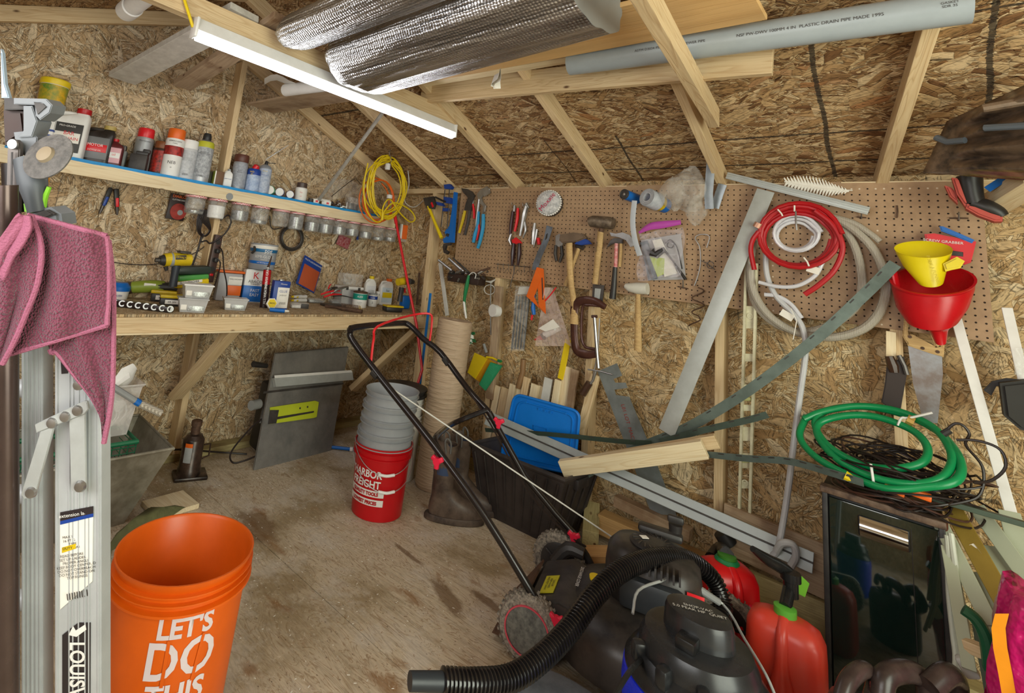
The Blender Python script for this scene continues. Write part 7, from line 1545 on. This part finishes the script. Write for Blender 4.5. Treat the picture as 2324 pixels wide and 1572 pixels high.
for k in range(4): a = fv-.9+k*1.2; B().tube([vc+V((.13*math.cos(a), .13*math.sin(a), .07)), vc+V((.20*math.cos(a), .20*math.sin(a), .045))], .022, 8).out('caster_arm', mgy, vac); B().lathe([(.02, -.01), (.022, 0), (.02, .01), (0, .01)], vc+V((.20*math.cos(a), .20*math.sin(a), .022)), V((-math.sin(a), math.cos(a), 0)), 14).out('caster', m_black, vac)
t = thing('vacuum_tool_tray', 'grey plastic tool tray beside the blue vacuum drum', 'tray', oZ(1330, 1560, .12)); c = oZ(1290, 1640, .10); c.z = 0
B().grid([[c+V((.20*k*math.cos(a), .13*k*math.sin(a), z)) for a in [2*PI*i/28 for i in range(28)]] for z, k in ((0, .9), (.09, 1), (.12, .96), (.13, .8))], closed=True, cap=True).out('tray_body', M('50565d', .5, dirt=.6, dirtcol='7b8086'), t)

# jerry cans
def jerry(name, label, c, w_, d_, h, yaw, mat, tilt, spout):
    t = thing(name, label, 'fuel can', c); R = Matrix.Rotation(yaw, 3, 'Z'); rows = []
    for z, k, kd in ((0, .92, .92), (.015, 1, 1), (h*.62, 1.0, 1.0), (h*.82, .98, .94), (h*.93, .86, .78), (h*.985, .62, .5), (h, .4, .36)):
        rows.append([c+R @ V((d_/2*kd*math.copysign(abs(math.cos(a))**.6, math.cos(a)), w_/2*k*math.copysign(abs(math.sin(a))**.6, math.sin(a))+tilt*z, z)) for a in [2*PI*i/32 for i in range(32)]])
    B().grid(rows, closed=True, cap=True).out('tank', mat, t, smooth=50)
    B().tube([c+R @ V((d_*.5, tilt*h*.2-.0, h*.10)), c+R @ V((d_*.53, tilt*h*.5, h*.5)), c+R @ V((d_*.42, tilt*h*.8, h*.85)), c+R @ V((0, tilt*h, h*1.0))], [.055, .022, .018, .02], 12, sm=4).out('moulded_rib', mat, t)
    B().lathe([(.030, -.01), (.032, 0), (.032, .022), (.02, .026), (0, .026)], c+R @ V((0, tilt*h, h)), seg=18).out('collar', spout[0], t)
    q = c+R @ V((0, tilt*h, h+.02)); P = [q]+spout[1]; B().tube(P, spout[2], 12, sm=4).out('spout', m_blackp, t); return t
mr1, mr2 = M('d3151b', .3, dirt=.3, dirtcol='a51015', scale=6), M('d83418', .35, dirt=.5, dirtcol='c0524a', scale=5)
c1 = V((-.525, -.40, 0)); t = jerry('fuel_can', 'bright red fuel can with black spout by the wall', c1, .20, .17, .27, -.9, mr1, 0, (M('3b7a2a', .4), [oD(1635, 1245, 2.22), oD(1614, 1268, 2.12)], [.026, .026, .024, .018]))
B().lathe([(.035, 0), (.036, .01), (.034, .05), (0, .06)], oD(1655, 1235, 2.25), (-.5, -.2, .7), 16).out('spout_cap', m_black, t); B().lathe([(.04, 0), (.043, .01), (.036, .02)], c1+V((0, 0, .262)), seg=20).out('green_collar', m_green, t)
c2 = oZ(1772, 1385, .27)+V((.012, .0, 0)); c2.z = 0; t = jerry('fuel_can', 'large faded orange red fuel can before the cabinet', c2, .215, .15, .265, facing(c2)-.15, mr2, 0, (M('5da83a', .4), [oD(1792, 1330, 1.76), oD(1795, 1305, 1.78), oD(1770, 1285, 1.78), oD(1740, 1268, 1.77), oD(1708, 1245, 1.76)], [.018, .018, .019, .021, .018, .010]))
B().lathe([(.022, 0), (.022, .05), (.03, .05), (.03, .075), (0, .075)], oD(1795, 1352, 1.75), (0, 0, 1), 16).out('black_neck', m_blackp, t); slab_ = [oD(1812, 1300, 1.78), oD(1838, 1325, 1.78), oD(1828, 1356, 1.78), oD(1800, 1342, 1.78)]; B().prism(slab_, BK*-.008, .002).out('green_tab', M('7cc23c', .4), t)
t = thing('red_mower_part', 'small red plastic vented part behind the fuel can', 'vent', oD(1705, 1400, 1.9)); R = Matrix.Rotation(.5, 3, 'Y'); B().box(oZ(1706, 1396, .14), (.05, .03, .06), R, .008).out('red_cover', M('d9203f', .4), t)
# ================================================================== RIGHT HAND SIDE
mgl = NT('dark_cabinet_glass'); mgl.set(Base_Color=(*srgb('10201c'), 1), Roughness=.06, Coat_Weight=.5); mgl.set(Specular_IOR_Level=.8)
cab = thing('dark_cabinet', 'tall black glass fronted cabinet with chrome pull', 'cabinet', (-.075, -.22, 0)); cx0, cx1, cy0, cy1, ch = -.230, .078, -.385, -.06, .645
B().box(((cx0+cx1)/2, (cy0+cy1)/2+.01, ch/2), (cx1-cx0, cy1-cy0-.02, ch), None, .004).out('carcass', M('181514', .45, dirt=.4), cab)
B().box(((cx0+cx1)/2+.004, cy0+.004, ch/2-.01), (cx1-cx0-.03, .012, ch-.04), None, .003).out('glass_door', mgl.m, cab)
for x in (cx0+.008, cx1-.006): B().box((x, cy0+.002, ch/2), (.016, .02, ch), None, .003).out('side_frame', m_black, cab)
B().box(((cx0+cx1)/2, cy0+.01, ch-.008), (cx1-cx0+.01, .05, .022), None, .004).out('top_edge', M('3d2b22', .6, dirt=.8, dirtcol='7a6350', scale=30), cab)
B().box((-.068, cy0-.004, ch-.09), (.13, .014, .066), None, .006).out('pull_recess', m_black, cab)
B().grid([[V((x, cy0-.010-.016*math.sin(PI*k/8), ch-.122+.062*k/8)) for x in (-.128, -.008)] for k in range(9)]).out('chrome_pull', M('cfd2d4', .12, 1.0, dirt=.1), cab)
B().box((-.0, cy0-.0025, ch/2-.02), (.0018, .002, ch-.06)).out('door_seam', m_black, cab)
B().tube([(cx1+.004, cy0+.01, ch), (cx1+.006, cy0+.01, .0)], .005, 6).out('brown_edge', M('5b2f1e', .5), cab)
# dark cables and green hose heaped on the cabinet top
ct = V((-.03, -.27, ch+.012))
cb = thing('cable_heap', 'tangled heap of thin black cables on the cabinet', 'cable', ct); rnd = random.Random(8)
for k in range(34):
    a_, b_ = rnd.uniform(.09, .205), rnd.uniform(.07, .15); ox, oy, oz = rnd.uniform(-.03, .04), rnd.uniform(-.03, .03), rnd.uniform(0, .10); ph = rnd.uniform(0, 6)
    pts = [ct+V((ox+a_*math.cos(q+ph)*(1+.15*math.sin(3*q+k)), oy+b_*math.sin(q+ph)*(1+.2*math.sin(2*q+k)), oz+.02+.025*math.sin(2*q+ph)+.12*(oy+b_*math.sin(q+ph)))) for q in [j*2*PI/11 for j in range(11)]]
    B().tube(pts, .0034, 6, closed=True, sm=3).out('cable_loop', m_cable if k % 5 else M('4a3026', .4), cb)
B().tube([oY(x, y, Y) for x, y, Y in ((2140, 985, -.3), (2165, 962, -.3), (2185, 965, -.3), (2200, 985, -.3), (2192, 1010, -.32), (2230, 1060, -.34), (2225, 1120, -.36), (2180, 1140, -.38), (2100, 1150, -.40))], .0042, 7, sm=5).out('stray_loop', m_cable, cb)
B().tube([oY(x, y, Y) for x, y, Y in ((2170, 998, -.32), (2220, 1000, -.32), (2270, 1020, -.33), (2282, 1060, -.34), (2250, 1090, -.35), (2210, 1095, -.36))], .0042, 7, sm=5).out('stray_loop', m_cable, cb)
B().tube([oY(2140, 985, -.3), oY(2156, 976, -.3)], .010, 10).out('plug_end', m_black, cb)
for x, y, s_ in ((2090, 1122, .05), (2030, 1112, .04)): B().box(oY(x, y, -.40), (.05, .03, .022), Matrix.Rotation(.1, 3, 'Y'), .004).out('orange_connector', m_orange, cb)
gh = thing('garden_hose', 'green garden hose coiled on the cable heap', 'hose', ct+V((0, 0, .1)))
hp = [(1830, 945), (1815, 990), (1850, 1035), (1920, 1075), (2010, 1108), (2090, 1105), (2170, 1090), (2178, 1040), (2130, 980), (2050, 940), (1960, 922), (1880, 930), (1850, 960), (1880, 1010), (1950, 1050), (2020, 1062), (2090, 1050), (2105, 1015), (2070, 975), (1990, 945), (1920, 942), (1862, 958), (1858, 990), (1900, 1040), (1980, 1080), (2070, 1096), (2140, 1080), (2160, 1030), (2120, 970), (2040, 932), (1950, 920), (1870, 932), (1825, 950)]
def hz(x, y, k): return oY(x, y, -.42+.32*max(0, min(1, (1110-y)/190)))+V((0, -.004*k, .0))
B().tube([hz(x, y, i/8) for i, (x, y) in enumerate(hp)], .0125, 12, sm=6).out('coil', M('0f8a50', .3, dirt=.2), gh)
for px in (((2038, 965), (2046, 948), (2064, 948), (2116, 936)), ((1976, 1052), (1980, 1078), (1984, 1106))): rod('white_tie', px, -.40 if px[0][0] < 2000 else -.19, .004, m_white, gh, 6, sm=3)
rod('brass_ferrule', ((2058, 950), (2074, 958)), -.18, .013, M('c9a35a', .35, .5), gh, 10); rod('yellow_fitting', ((1918, 1078), (1942, 1092)), -.40, [.012, .008], m_yellow, gh, 10)
# hand tools/strips at the right wall: white trims leaning
m_trim = M('adb39b', .5, dirt=.25, dirtcol='a3a88f'); m_gold = M('9c8238', .45, .2, dirt=.3)
def lean(label, x0, y0, x1, y1, Ya, Yb, w_, mat, th=.010, name='trim_strip'): return lumber(name, label, 'trim', oY(x0, y0, Ya), oY(x1, y1, Yb), w_, th, mat, up=(0, 1, 0))
lean('long white trim leaning right of the hand saw', 2170, 722, 2330, 1290, -.03, -.16, .030, m_white)
lean('short white trim at the far right edge', 2285, 698, 2345, 960, -.02, -.06, .028, m_white)
lumber('wall_batten', 'short pale batten on the wall left of the hand saw', 'batten', oY(2022, 752, -.012), oY(2022, 830, -.012), .030, .018, m_pine2, up=(0, 1, 0))
lean('wide golden brown strip with white label right of cabinet', 2160, 1150, 2310, 1420, -.30, -.55, .050, m_gold, .006)
a = oY(2235, 1285, -.44); R = frame(oY(2270, 1350, -.5)-oY(2200, 1230, -.38), (0, 1, 0)); 
lean('white sticker strip printed on the golden strip', 2205, 1235, 2262, 1310, -.392, -.455, .014, m_paper, .001)
spec = [(2215, 1150, 2345, 1330, -.25, -.4, .045), (2135, 1190, 2250, 1420, -.36, -.55, .040), (2200, 1300, 2290, 1480, -.42, -.6, .055), (2255, 1240, 2345, 1480, -.30, -.5, .05), (2150, 1240, 2200, 1520, -.42, -.62, .03), (2290, 1160, 2360, 1420, -.22, -.4, .05), (2235, 1400, 2280, 1620, -.5, -.7, .06)]
nm = ('broad pale trim behind the golden strip', 'slim pale trim beside the cabinet top corner', 'wide greenish trim below the golden strip', 'pale trim right of the golden strip end', 'narrow trim hugging the cabinet side', 'pale trim at the right frame edge', 'dark green trim low beside the pink bag')
for k, s_ in enumerate(spec): lean(nm[k], *s_[:6], s_[6], m_trim if k != 6 else M('4d5a4c', .6), .008)
lumber('gutter_strip', 'dark green rail running right from the hose heap', 'rail', oY(2110, 1128, -.36), oY(2345, 1195, -.36), .022, .016, M('4c5a4d', .4, .3), up=(0, 0, 1))
# white cords hanging beside the cabinet, with plug
t = thing('cord_bundle', 'bundle of white cords with plug hanging by the cabinet', 'cord', oY(2160, 1400, -.5))
for k, px in enumerate((((2150, 1215), (2160, 1330), (2175, 1420), (2182, 1490), (2176, 1580)), ((2158, 1210), (2172, 1310), (2190, 1400), (2196, 1470), (2190, 1500)), ((2152, 1230), (2154, 1340), (2164, 1440), (2170, 1500), (2160, 1590)))): rod('cord_strand', px, [-.42, -.46, -.5, -.54, -.58], .0055, M('c4c8b8', .4), t, 8, sm=5)
B().box(oY(2196, 1512, -.56), (.035, .03, .05), Matrix.Rotation(-.5, 3, 'Y'), .008).out('plug', m_offwhite, t)
lumber('wood_offcut', 'small wood offcut lying low between trim and bag', 'board', oY(2192, 1462, -.58), oY(2240, 1482, -.60), .03, .03, m_pine, up=(0, 1, 0))
t = thing('green_tube', 'dark green tube curving down beside the pink bag', 'tube', oY(2220, 1430, -.6)); rod('tube', ((2186, 1382), (2215, 1405), (2238, 1450), (2248, 1520), (2256, 1590)), -.62, .011, M('1d5a3c', .35), t, 10, sm=5)
# pink bag with orange ribbon
t = thing('pink_bag', 'shiny pink plastic bag with orange strap in the corner', 'bag', oY(2300, 1480, -.8)); rows = []; pb_ = oY(2396, 1500, -.70); pb_.z = 0; pz_ = zat(pb_, 1352)
rr2 = random.Random(5)
for i in range(15):
    v = i/14; row = []
    for k in range(22): a = 2*PI*k/22; w = 1+.07*math.sin(5*a+v*9)+.05*math.sin(9*a-v*14); row.append(pb_+V((.12*(math.sin(PI*min(1, v*.8+.12))**.5)*w*math.cos(a), .12*(math.sin(PI*min(1, v*.8+.12))**.5)*w*math.sin(a), pz_*(1-v)+.02*math.sin(3*a))))
    rows.append(row)
B().grid(rows, closed=True, cap=True).out('bag_film', M('d81b72', .22, dirt=.3, coat=.4, bump=.03, bscale=14), t, smooth=70)
B().grid([[oY(x+dx, y, -.78) for dx in (0, 16, 32)] for x, y in ((2258, 1392), (2250, 1425), (2254, 1470), (2266, 1530), (2278, 1600))]).out('orange_strap', M('e08a10', .35), t)
# black watering can along the bottom
t = thing('watering_can', 'black plastic gas can with moulded handle at the bottom', 'can', oZ(2030, 1600, .25)); c = oZ(2040, 1640, .25); c.z = 0; mwc = M('2a201e', .28, dirt=.4, dirtcol='5b4a45')
B().grid([[c+V((.155*k*math.cos(a), .10*k*math.sin(a), z)) for a in [2*PI*i/30 for i in range(30)]] for z, k in ((0, .95), (.02, 1), (.20, 1), (.245, .9), (.262, .6))], closed=True, cap=True).out('tank', mwc, t, smooth=60)
B().tube([oD(1905, 1600, 1.34), oD(1925, 1545, 1.37), oD(1960, 1518, 1.40), oD(1985, 1545, 1.40), oD(1975, 1600, 1.36)], .020, 12, sm=5).out('left_handle', mwc, t)
B().tube([oD(2000, 1590, 1.36), oD(2010, 1535, 1.38), oD(2060, 1522, 1.40), oD(2100, 1545, 1.40), oD(2110, 1600, 1.36)], .026, 12, sm=5).out('centre_handle', mwc, t)
B().tube([oD(2110, 1560, 1.36), oD(2150, 1528, 1.38), oD(2170, 1550, 1.40), oD(2165, 1610, 1.36)], .026, 12, sm=5).out('right_lobe', mwc, t)
# dark ribbed sheet and boots high at the right
sh = thing('ribbed_liner', 'dark dirty ribbed plastic liner hung under the rafters', 'liner', oY(2230, 320, -.35)); msh = M('2b2625', .35, dirt=1.0, dirtcol='7a6552', scale=16, coat=.3)
def shp(u, v): # u 0..1 left to right, v 0..1 top to bottom
    tx, ty = 2150+(2345-2150)*u, 275+(185-275)*u; bx, by = 2095+(2345-2095)*u, 392+18*u
    w = .5-.5*math.cos(2*PI*v*4.0); w *= min(1, max(0, (u-.22)*5)); return oY(tx+(bx-tx)*v, ty+(by-ty)*v, -.30-.20*u-.085*w)
o = B().grid([[shp(u/16, v/40) for u in range(17)] for v in range(41)]).out('sheet', msh, sh, smooth=60); solidify(o, .004, 0)
rod('upper_rib', ((2230, 246), (2345, 226)), -.53, .010, msh, sh, 8); rod('grey_rib', ((2235, 290), (2345, 284)), [-.52, -.57], .008, M('5b626a', .4), sh, 8); rod('tab', ((2125, 312), (2150, 322), (2190, 318)), [-.38, -.40, -.43], .008, M('5b626a', .4), sh, 8)  # top rib is a rod in the sheet's own material
t = lumber('white_rail', 'white rail end showing above the dark liner', 'rail', oY(2155, 262, -.26), oY(2275, 214, -.26), .03, .02, m_offwhite)
t = lumber('corner_brace', 'pale timber brace at the right under the liner', 'timber', oY(2245, 470, -.05), oY(2360, 400, -.35), .08, .05, m_pine2, up=(0, 0, 1))
t = lumber('blue_strap', 'blue strap crossing below the dark liner', 'strap', oY(2240, 430, -.22), oY(2335, 370, -.30), .022, .006, m_blue, up=(0, -1, 0))
t = thing('rubber_boot', 'black boot with red tread sole hanging below the liner', 'boot', oY(2200, 450, -.15)); mbb, mrs = M('262321', .4, dirt=.4), M('b8483a', .5, dirt=.3, dirtcol='8a2f26')
rod('shaft', ((2200, 400), (2206, 440), (2212, 462)), -.20, [.035, .03, .028], mbb, t, 14, sm=4); rod('foot', ((2205, 460), (2235, 470), (2262, 482), (2275, 492)), -.20, [.026, .030, .026, .014], mbb, t, 14, sm=4)
slab('red_sole', ((2196, 462), (2215, 466), (2250, 480), (2276, 488), (2276, 502), (2258, 502), (2220, 488), (2192, 472)), -.225, .06, mrs, t, .006); slab('red_shank', ((2160, 402), (2180, 405), (2200, 460), (2192, 470), (2172, 440)), -.22, .05, mrs, t, .006); slab('red_heel', ((2144, 420), (2160, 425), (2172, 438), (2174, 462), (2156, 445)), -.20, .05, mrs, t, .005)
t = thing('tool_bag', 'black canvas bag with strap hanging at the right edge', 'bag', oY(2300, 900, -.1)); slab('strap', ((2232, 885), (2252, 865), (2285, 858), (2324, 862), (2324, 872), (2262, 876), (2250, 898)), -.08, .02, m_black, t, .003)
slab('body', ((2270, 870), (2340, 862), (2345, 985), (2315, 975), (2280, 945)), -.14, .08, M('26241f', .6, dirt=.3), t, .01)
t = thing('clear_wrap', 'clear plastic wrap hanging beside the right trim', 'wrap', oY(2318, 830, -.05)); B().grid([[oY(x+3*math.sin(y), y, -.06-.01*math.sin(x)) for x in (2300, 2315, 2330, 2345)] for y in (790, 810, 830, 850)]).out('film', m_clear, t, smooth=80)
# ================================================================== LEFT FOREGROUND
lad = thing('extension_ladder', 'aluminium extension ladder with big lettered rail', 'ladder', oD(150, 1900, .9)); m_lal = M('b4b7b8', .45, .1, dirt=.3, dirtcol='8f9192', scale=10)
DL = .90
def rail(x0, x1, yt=590, yb=2250, D=DL, grooves=()):
    tl, tr, bl, br = oD(x0, yt, D), oD(x1, yt, D), oD(x0, yb, D), oD(x1, yb, D)
    B().prism([tl, tr, br, bl], -BK*.028, .001).out('side_rail', m_lal, lad, smooth=0)
    for g in grooves: a, b_ = tl.lerp(tr, g), bl.lerp(br, g); R = frame(b_-a, BK); B().box((a+b_)/2, ((b_-a).length, .0022, .003), R).out('flute', m_lal, lad, smooth=0)
rail(48, 97, grooves=(.12, .3, .5, .7, .88)); rail(124, 230, D=DL-.02, grooves=(.06, .32, .4, .52, .66, .74, .94))
for k in range(7):
    z0 = oD(80, 640+240*k, DL+.03)
    B().tube([z0, z0-RT*.42-UP*.01], .016, 12).out('rung', m_lal, lad)
# hinged rung lock bracket
DB = DL-.035
bp = lambda px: [oD(x, y, DB) for x, y in px]
B().prism(bp(((84, 960), (88, 978), (196, 936), (205, 925), (202, 908), (196, 906))), BK*.006, .001).out('lock_bar', m_alu, lad)
B().prism(bp(((96, 975), (128, 962), (86, 1115), (76, 1126), (60, 1128), (52, 1118))), BK*.005, .001).out('lock_arm', m_alu, lad); B().prism(bp(((160, 950), (196, 935), (199, 1105), (190, 1114), (172, 1114), (164, 1108))), BK*.004, .001).out('lock_arm', m_alu, lad)
for x, y in ((120, 958), (178, 930), (150, 944), (72, 1116), (183, 1102), (180, 872), (26, 962)): B().lathe([(.010, 0), (.008, .005), (0, .007)], oD(x, y, DB-.004 if x > 30 else DL-.02), BK, 14).out('rivet', m_steel, lad)
LR = (V(RT), V(UP), V(BK)); DT = DL-.0205
B().prism([oD(x, y, DT) for x, y in ((137, 1162), (212, 1148), (210, 1318), (137, 1382))], BK*.0008).out('instruction_label', m_paper, lad)
B().prism([oD(x, y, DT-.001) for x, y in ((137, 1162), (212, 1148), (212, 1164), (137, 1182))], BK*.0006).out('label_header', M('2b2325', .5), lad); B().prism([oD(x, y, DT-.001) for x, y in ((137, 1182), (212, 1164), (212, 1172), (137, 1190))], BK*.0006).out('label_stripe', m_dblue, lad); B().prism([oD(x, y, DT-.001) for x, y in ((141, 1242), (172, 1233), (172, 1244), (141, 1254))], BK*.0006).out('yellow_mark', m_ylw, lad)
text(B, 'extension ladder', .0085, oD(174, 1166, DT-.002), (RT*.98+UP*.2, UP, BK), m_white, lad)
text(B, 'MAX LENGTH\n16 FT  200 LBS\nTYPE III\nDUTY RATING\n\nREAD BEFORE USE\nSET UP LADDER AT\nPROPER ANGLE\nKEEP BODY CENTERED\nDO NOT OVERREACH\nDO NOT STAND ON\nTOP RUNGS', .0062, oD(172, 1262, DT-.0015), (RT*.98+UP*.2, UP, BK), m_dark, lad); text(B, 'IIIIIIIII', .016, oD(176, 1350, DT-.0015), (RT*.98+UP*.3, UP, BK), m_dark, lad)
B().prism([oD(x, y, DT) for x, y in ((142, 1440), (178, 1412), (206, 1412), (204, 1800), (142, 1800))], BK*.0008).out('brand_plate', M('2a2426', .5), lad)
B().prism([oD(x, y, DT-.0012) for x, y in ((156, 1440), (166, 1420), (172, 1430), (194, 1416), (196, 1428), (174, 1444))], BK*.0006).out('brand_arrow', m_white, lad)
text(B, 'LOUISVILLE', .036, oD(174, 1455, DT-.0015), (-UP, RT, BK), m_white, lad, align='LEFT', sx=.80, bold=.0008)
B().prism([oD(x, y, DT) for x, y in ((138, 815), (170, 815), (172, 845), (140, 848))], BK*.0006).out('small_label', M('2a2426', .5), lad)
# brown pole and dark rail at the extreme left
t = thing('brown_pole', 'dark bronze round pole standing at the left edge', 'pole', oD(18, 1900, 1.0)); B().tube([oD(12, 420, .86), oD(16, 2200, .86)], .0185, 20).out('pole', M('5c4d48', .25, .6, dirt=.4), t)
t = thing('steel_bar', 'flat grey bar with rounded top beside the trimmer', 'bar', oD(24, 420, .95)); 
B().prism([oD(x, y, .93) for x, y in ((16, 325), (24, 316), (36, 317), (44, 326), (38, 540), (10, 540))], -BK*.012, .002).out('bar', M('6b6460', .4, .4, dirt=.4), t); B().prism([oD(x, y, .925) for x, y in ((26, 345), (30, 345), (26, 540), (22, 540))], BK*.001).out('groove', m_dark, t); B().lathe([(.010, 0), (.009, .003), (0, .004)], oD(30, 327, .925), BK, 14).out('bolt', m_steel, t)
# string trimmer / grinder hanging
gt = thing('hanging_tool', 'grey and green cordless tool hanging from the ladder top', 'tool', oD(90, 300, .92)); mgt = M('787c80', .4, dirt=.3); DG = .95
def gp(name, px, D, th, mat, bev=.0015): B().prism([oD(x, y, D) for x, y in px], -BK*th, bev).out(name, mat, gt)
gp('head_left', ((8, 222), (60, 224), (62, 248), (8, 250)), DG, .05, m_dark); gp('head_frame', ((30, 222), (104, 224), (118, 238), (112, 256), (90, 272), (80, 262), (78, 238), (30, 236)), DG-.012, .04, mgt)
gp('inner_dark', ((74, 230), (98, 232), (108, 242), (84, 264)), DG-.014, .02, m_dark, .002); gp('stem', ((52, 240), (72, 240), (84, 275), (72, 310), (40, 312), (52, 296)), DG-.01, .04, mgt); gp('box', ((4, 250), (50, 252), (56, 300), (8, 330)), DG+.01, .05, M('3a241c', .5, dirt=.5), .004)
gp('bracket', ((30, 300), (70, 296), (84, 312), (82, 340), (66, 356), (46, 350), (34, 322)), DG-.004, .03, mgt)
B().tube([oD(62, 360, DG-.01), oD(74, 410, DG-.015), (oD(80, 450, DG-.02)), oD(86, 480, DG-.02)], [.022, .024, .018, .016], 14, sm=4).out('grey_handle', M('54585c', .45, dirt=.2), gt)
B().tube([oD(44, 370, DG+.02), oD(48, 480, DG+.02)], .028, 12).out('dark_body', M('241d1c', .4), gt)
B().lathe([(.040, 0), (.045, .001), (.045, .004), (.020, .008), (.012, .008), (.012, .012), (0, .012)], oD(112, 356, DG-.03), (BK+UP*.5-RT*.1), 36).out('abrasive_disc', M('4c4a48', .8, dirt=.5, dirtcol='7f7a75', scale=60, bump=.002, bscale=200), gt)
B().lathe([(.016, .008), (.014, .014), (.006, .016), (0, .016)], oD(112, 356, DG-.03), (BK+UP*.5-RT*.1), 18).out('disc_nut', M('8f8068', .6), gt)
gp('orange_guard', ((86, 396), (108, 392), (102, 430), (92, 452), (86, 430)), DG+.03, .01, M('c9831c', .4)); gp('green_trigger', ((52, 462), (66, 456), (78, 462), (78, 480), (68, 484), (54, 480)), DG-.03, .012, M('7fbf2e', .4)); B().tube([oD(98, 474, DG-.02), oD(102, 450, DG-.02), oD(112, 424, DG-.02)], [.0055, .005, .004], 8, sm=3).out('green_lever', M('86c832', .4), gt)
gp('battery_foot', ((60, 480), (110, 470), (134, 486), (138, 512), (100, 510), (66, 498)), DG-.03, .05, mgt, .006); gp('foot_dark', ((76, 484), (106, 476), (124, 486), (100, 496)), DG-.036, .01, m_dark, .002)
gp('pale_blade', ((0, 110), (4, 120), (10, 190), (20, 222), (2, 222)), DG, .01, M('9fb0bf', .3))
# pink towel draped over the ladder top
tw = thing('pink_towel', 'dusty pink terry towel draped over the ladder', 'towel', oD(130, 600, .85))
n = NT('terry_cloth'); tc = n.n('ShaderNodeTexCoord').outputs['Object']; vo = n.n('ShaderNodeTexVoronoi', ins={'Vector': tc, 'Scale': 260.0}).outputs['Distance']; nz = n.n('ShaderNodeTexNoise', ins={'Vector': tc, 'Scale': 12.0, 'Detail': 4.0}).outputs[0]
n.set(Base_Color=n.mix(vo, n.mix(nz, srgb('944a60'), srgb('7c364c')), srgb('5f2539')), Roughness=.95); n.set(Sheen_Weight=.15); n.bump(n.math('MULTIPLY', vo, -1.0), .006); m_tow = n.m
m_hem = M('a05c74', .9, dirt=.2, bump=.003, bscale=300)
def cloth(name, L, Rr, D0, fold, mat, m=14, seed=0):
    rows = []; nL = len(L)
    for i in range(nL):
        (x0, y0), (x1, y1) = L[i], Rr[i]; rows.append([oD(x0+(x1-x0)*k/m, y0+(y1-y0)*k/m, D0+fold*math.sin(k/m*7+i*.45+seed)+fold*.5*math.sin(k/m*15-i*.7)) for k in range(m+1)])
    fine = [spline(r, 3) for r in rows]; cols = list(zip(*fine)); cols = [spline(list(c_), 4) for c_ in cols]; fine = [list(r) for r in zip(*cols)]
    o = B().grid(fine).out(name, mat, tw, smooth=80); solidify(o, .006, 0); return o, fine
_, f1 = cloth('lower_fold', [(110, 780), (118, 800), (130, 800), (170, 850), (210, 900), (234, 945)], [(247, 545), (257, 640), (258, 740), (256, 860), (250, 930), (236, 1005)], .832, .004, m_tow, seed=1)
_, f2 = cloth('main_fold', [(62, 488), (70, 560), (62, 640), (40, 720), (20, 775), (0, 810)], [(242, 535), (246, 575), (247, 640), (246, 690), (244, 715), (243, 738)], .815, .006, m_tow)
_, f3 = cloth('left_fold', [(-30, 560), (-30, 620), (-30, 690), (-30, 740), (-30, 790), (-30, 850)], [(72, 490), (94, 560), (86, 640), (60, 710), (35, 770), (6, 826)], .800, .006, m_tow, m=8, seed=2)
_, f4 = cloth('pale_hem_fold', [(-30, 610), (-10, 560), (14, 520), (34, 492), (44, 486)], [(10, 640), (30, 590), (52, 560), (72, 520), (70, 490)], .79, .003, m_hem, m=5, seed=3)
for nm_, line in (('hem', f2[-1]), ('hem', [r[-1] for r in f2]), ('hem', f2[0]), ('hem', [r[-1] for r in f3]), ('hem', [r[0] for r in f1][2:]), ('hem', [r[-1] for r in f1])): B().tube(line, .0042, 7).out(nm_, m_hem, tw)
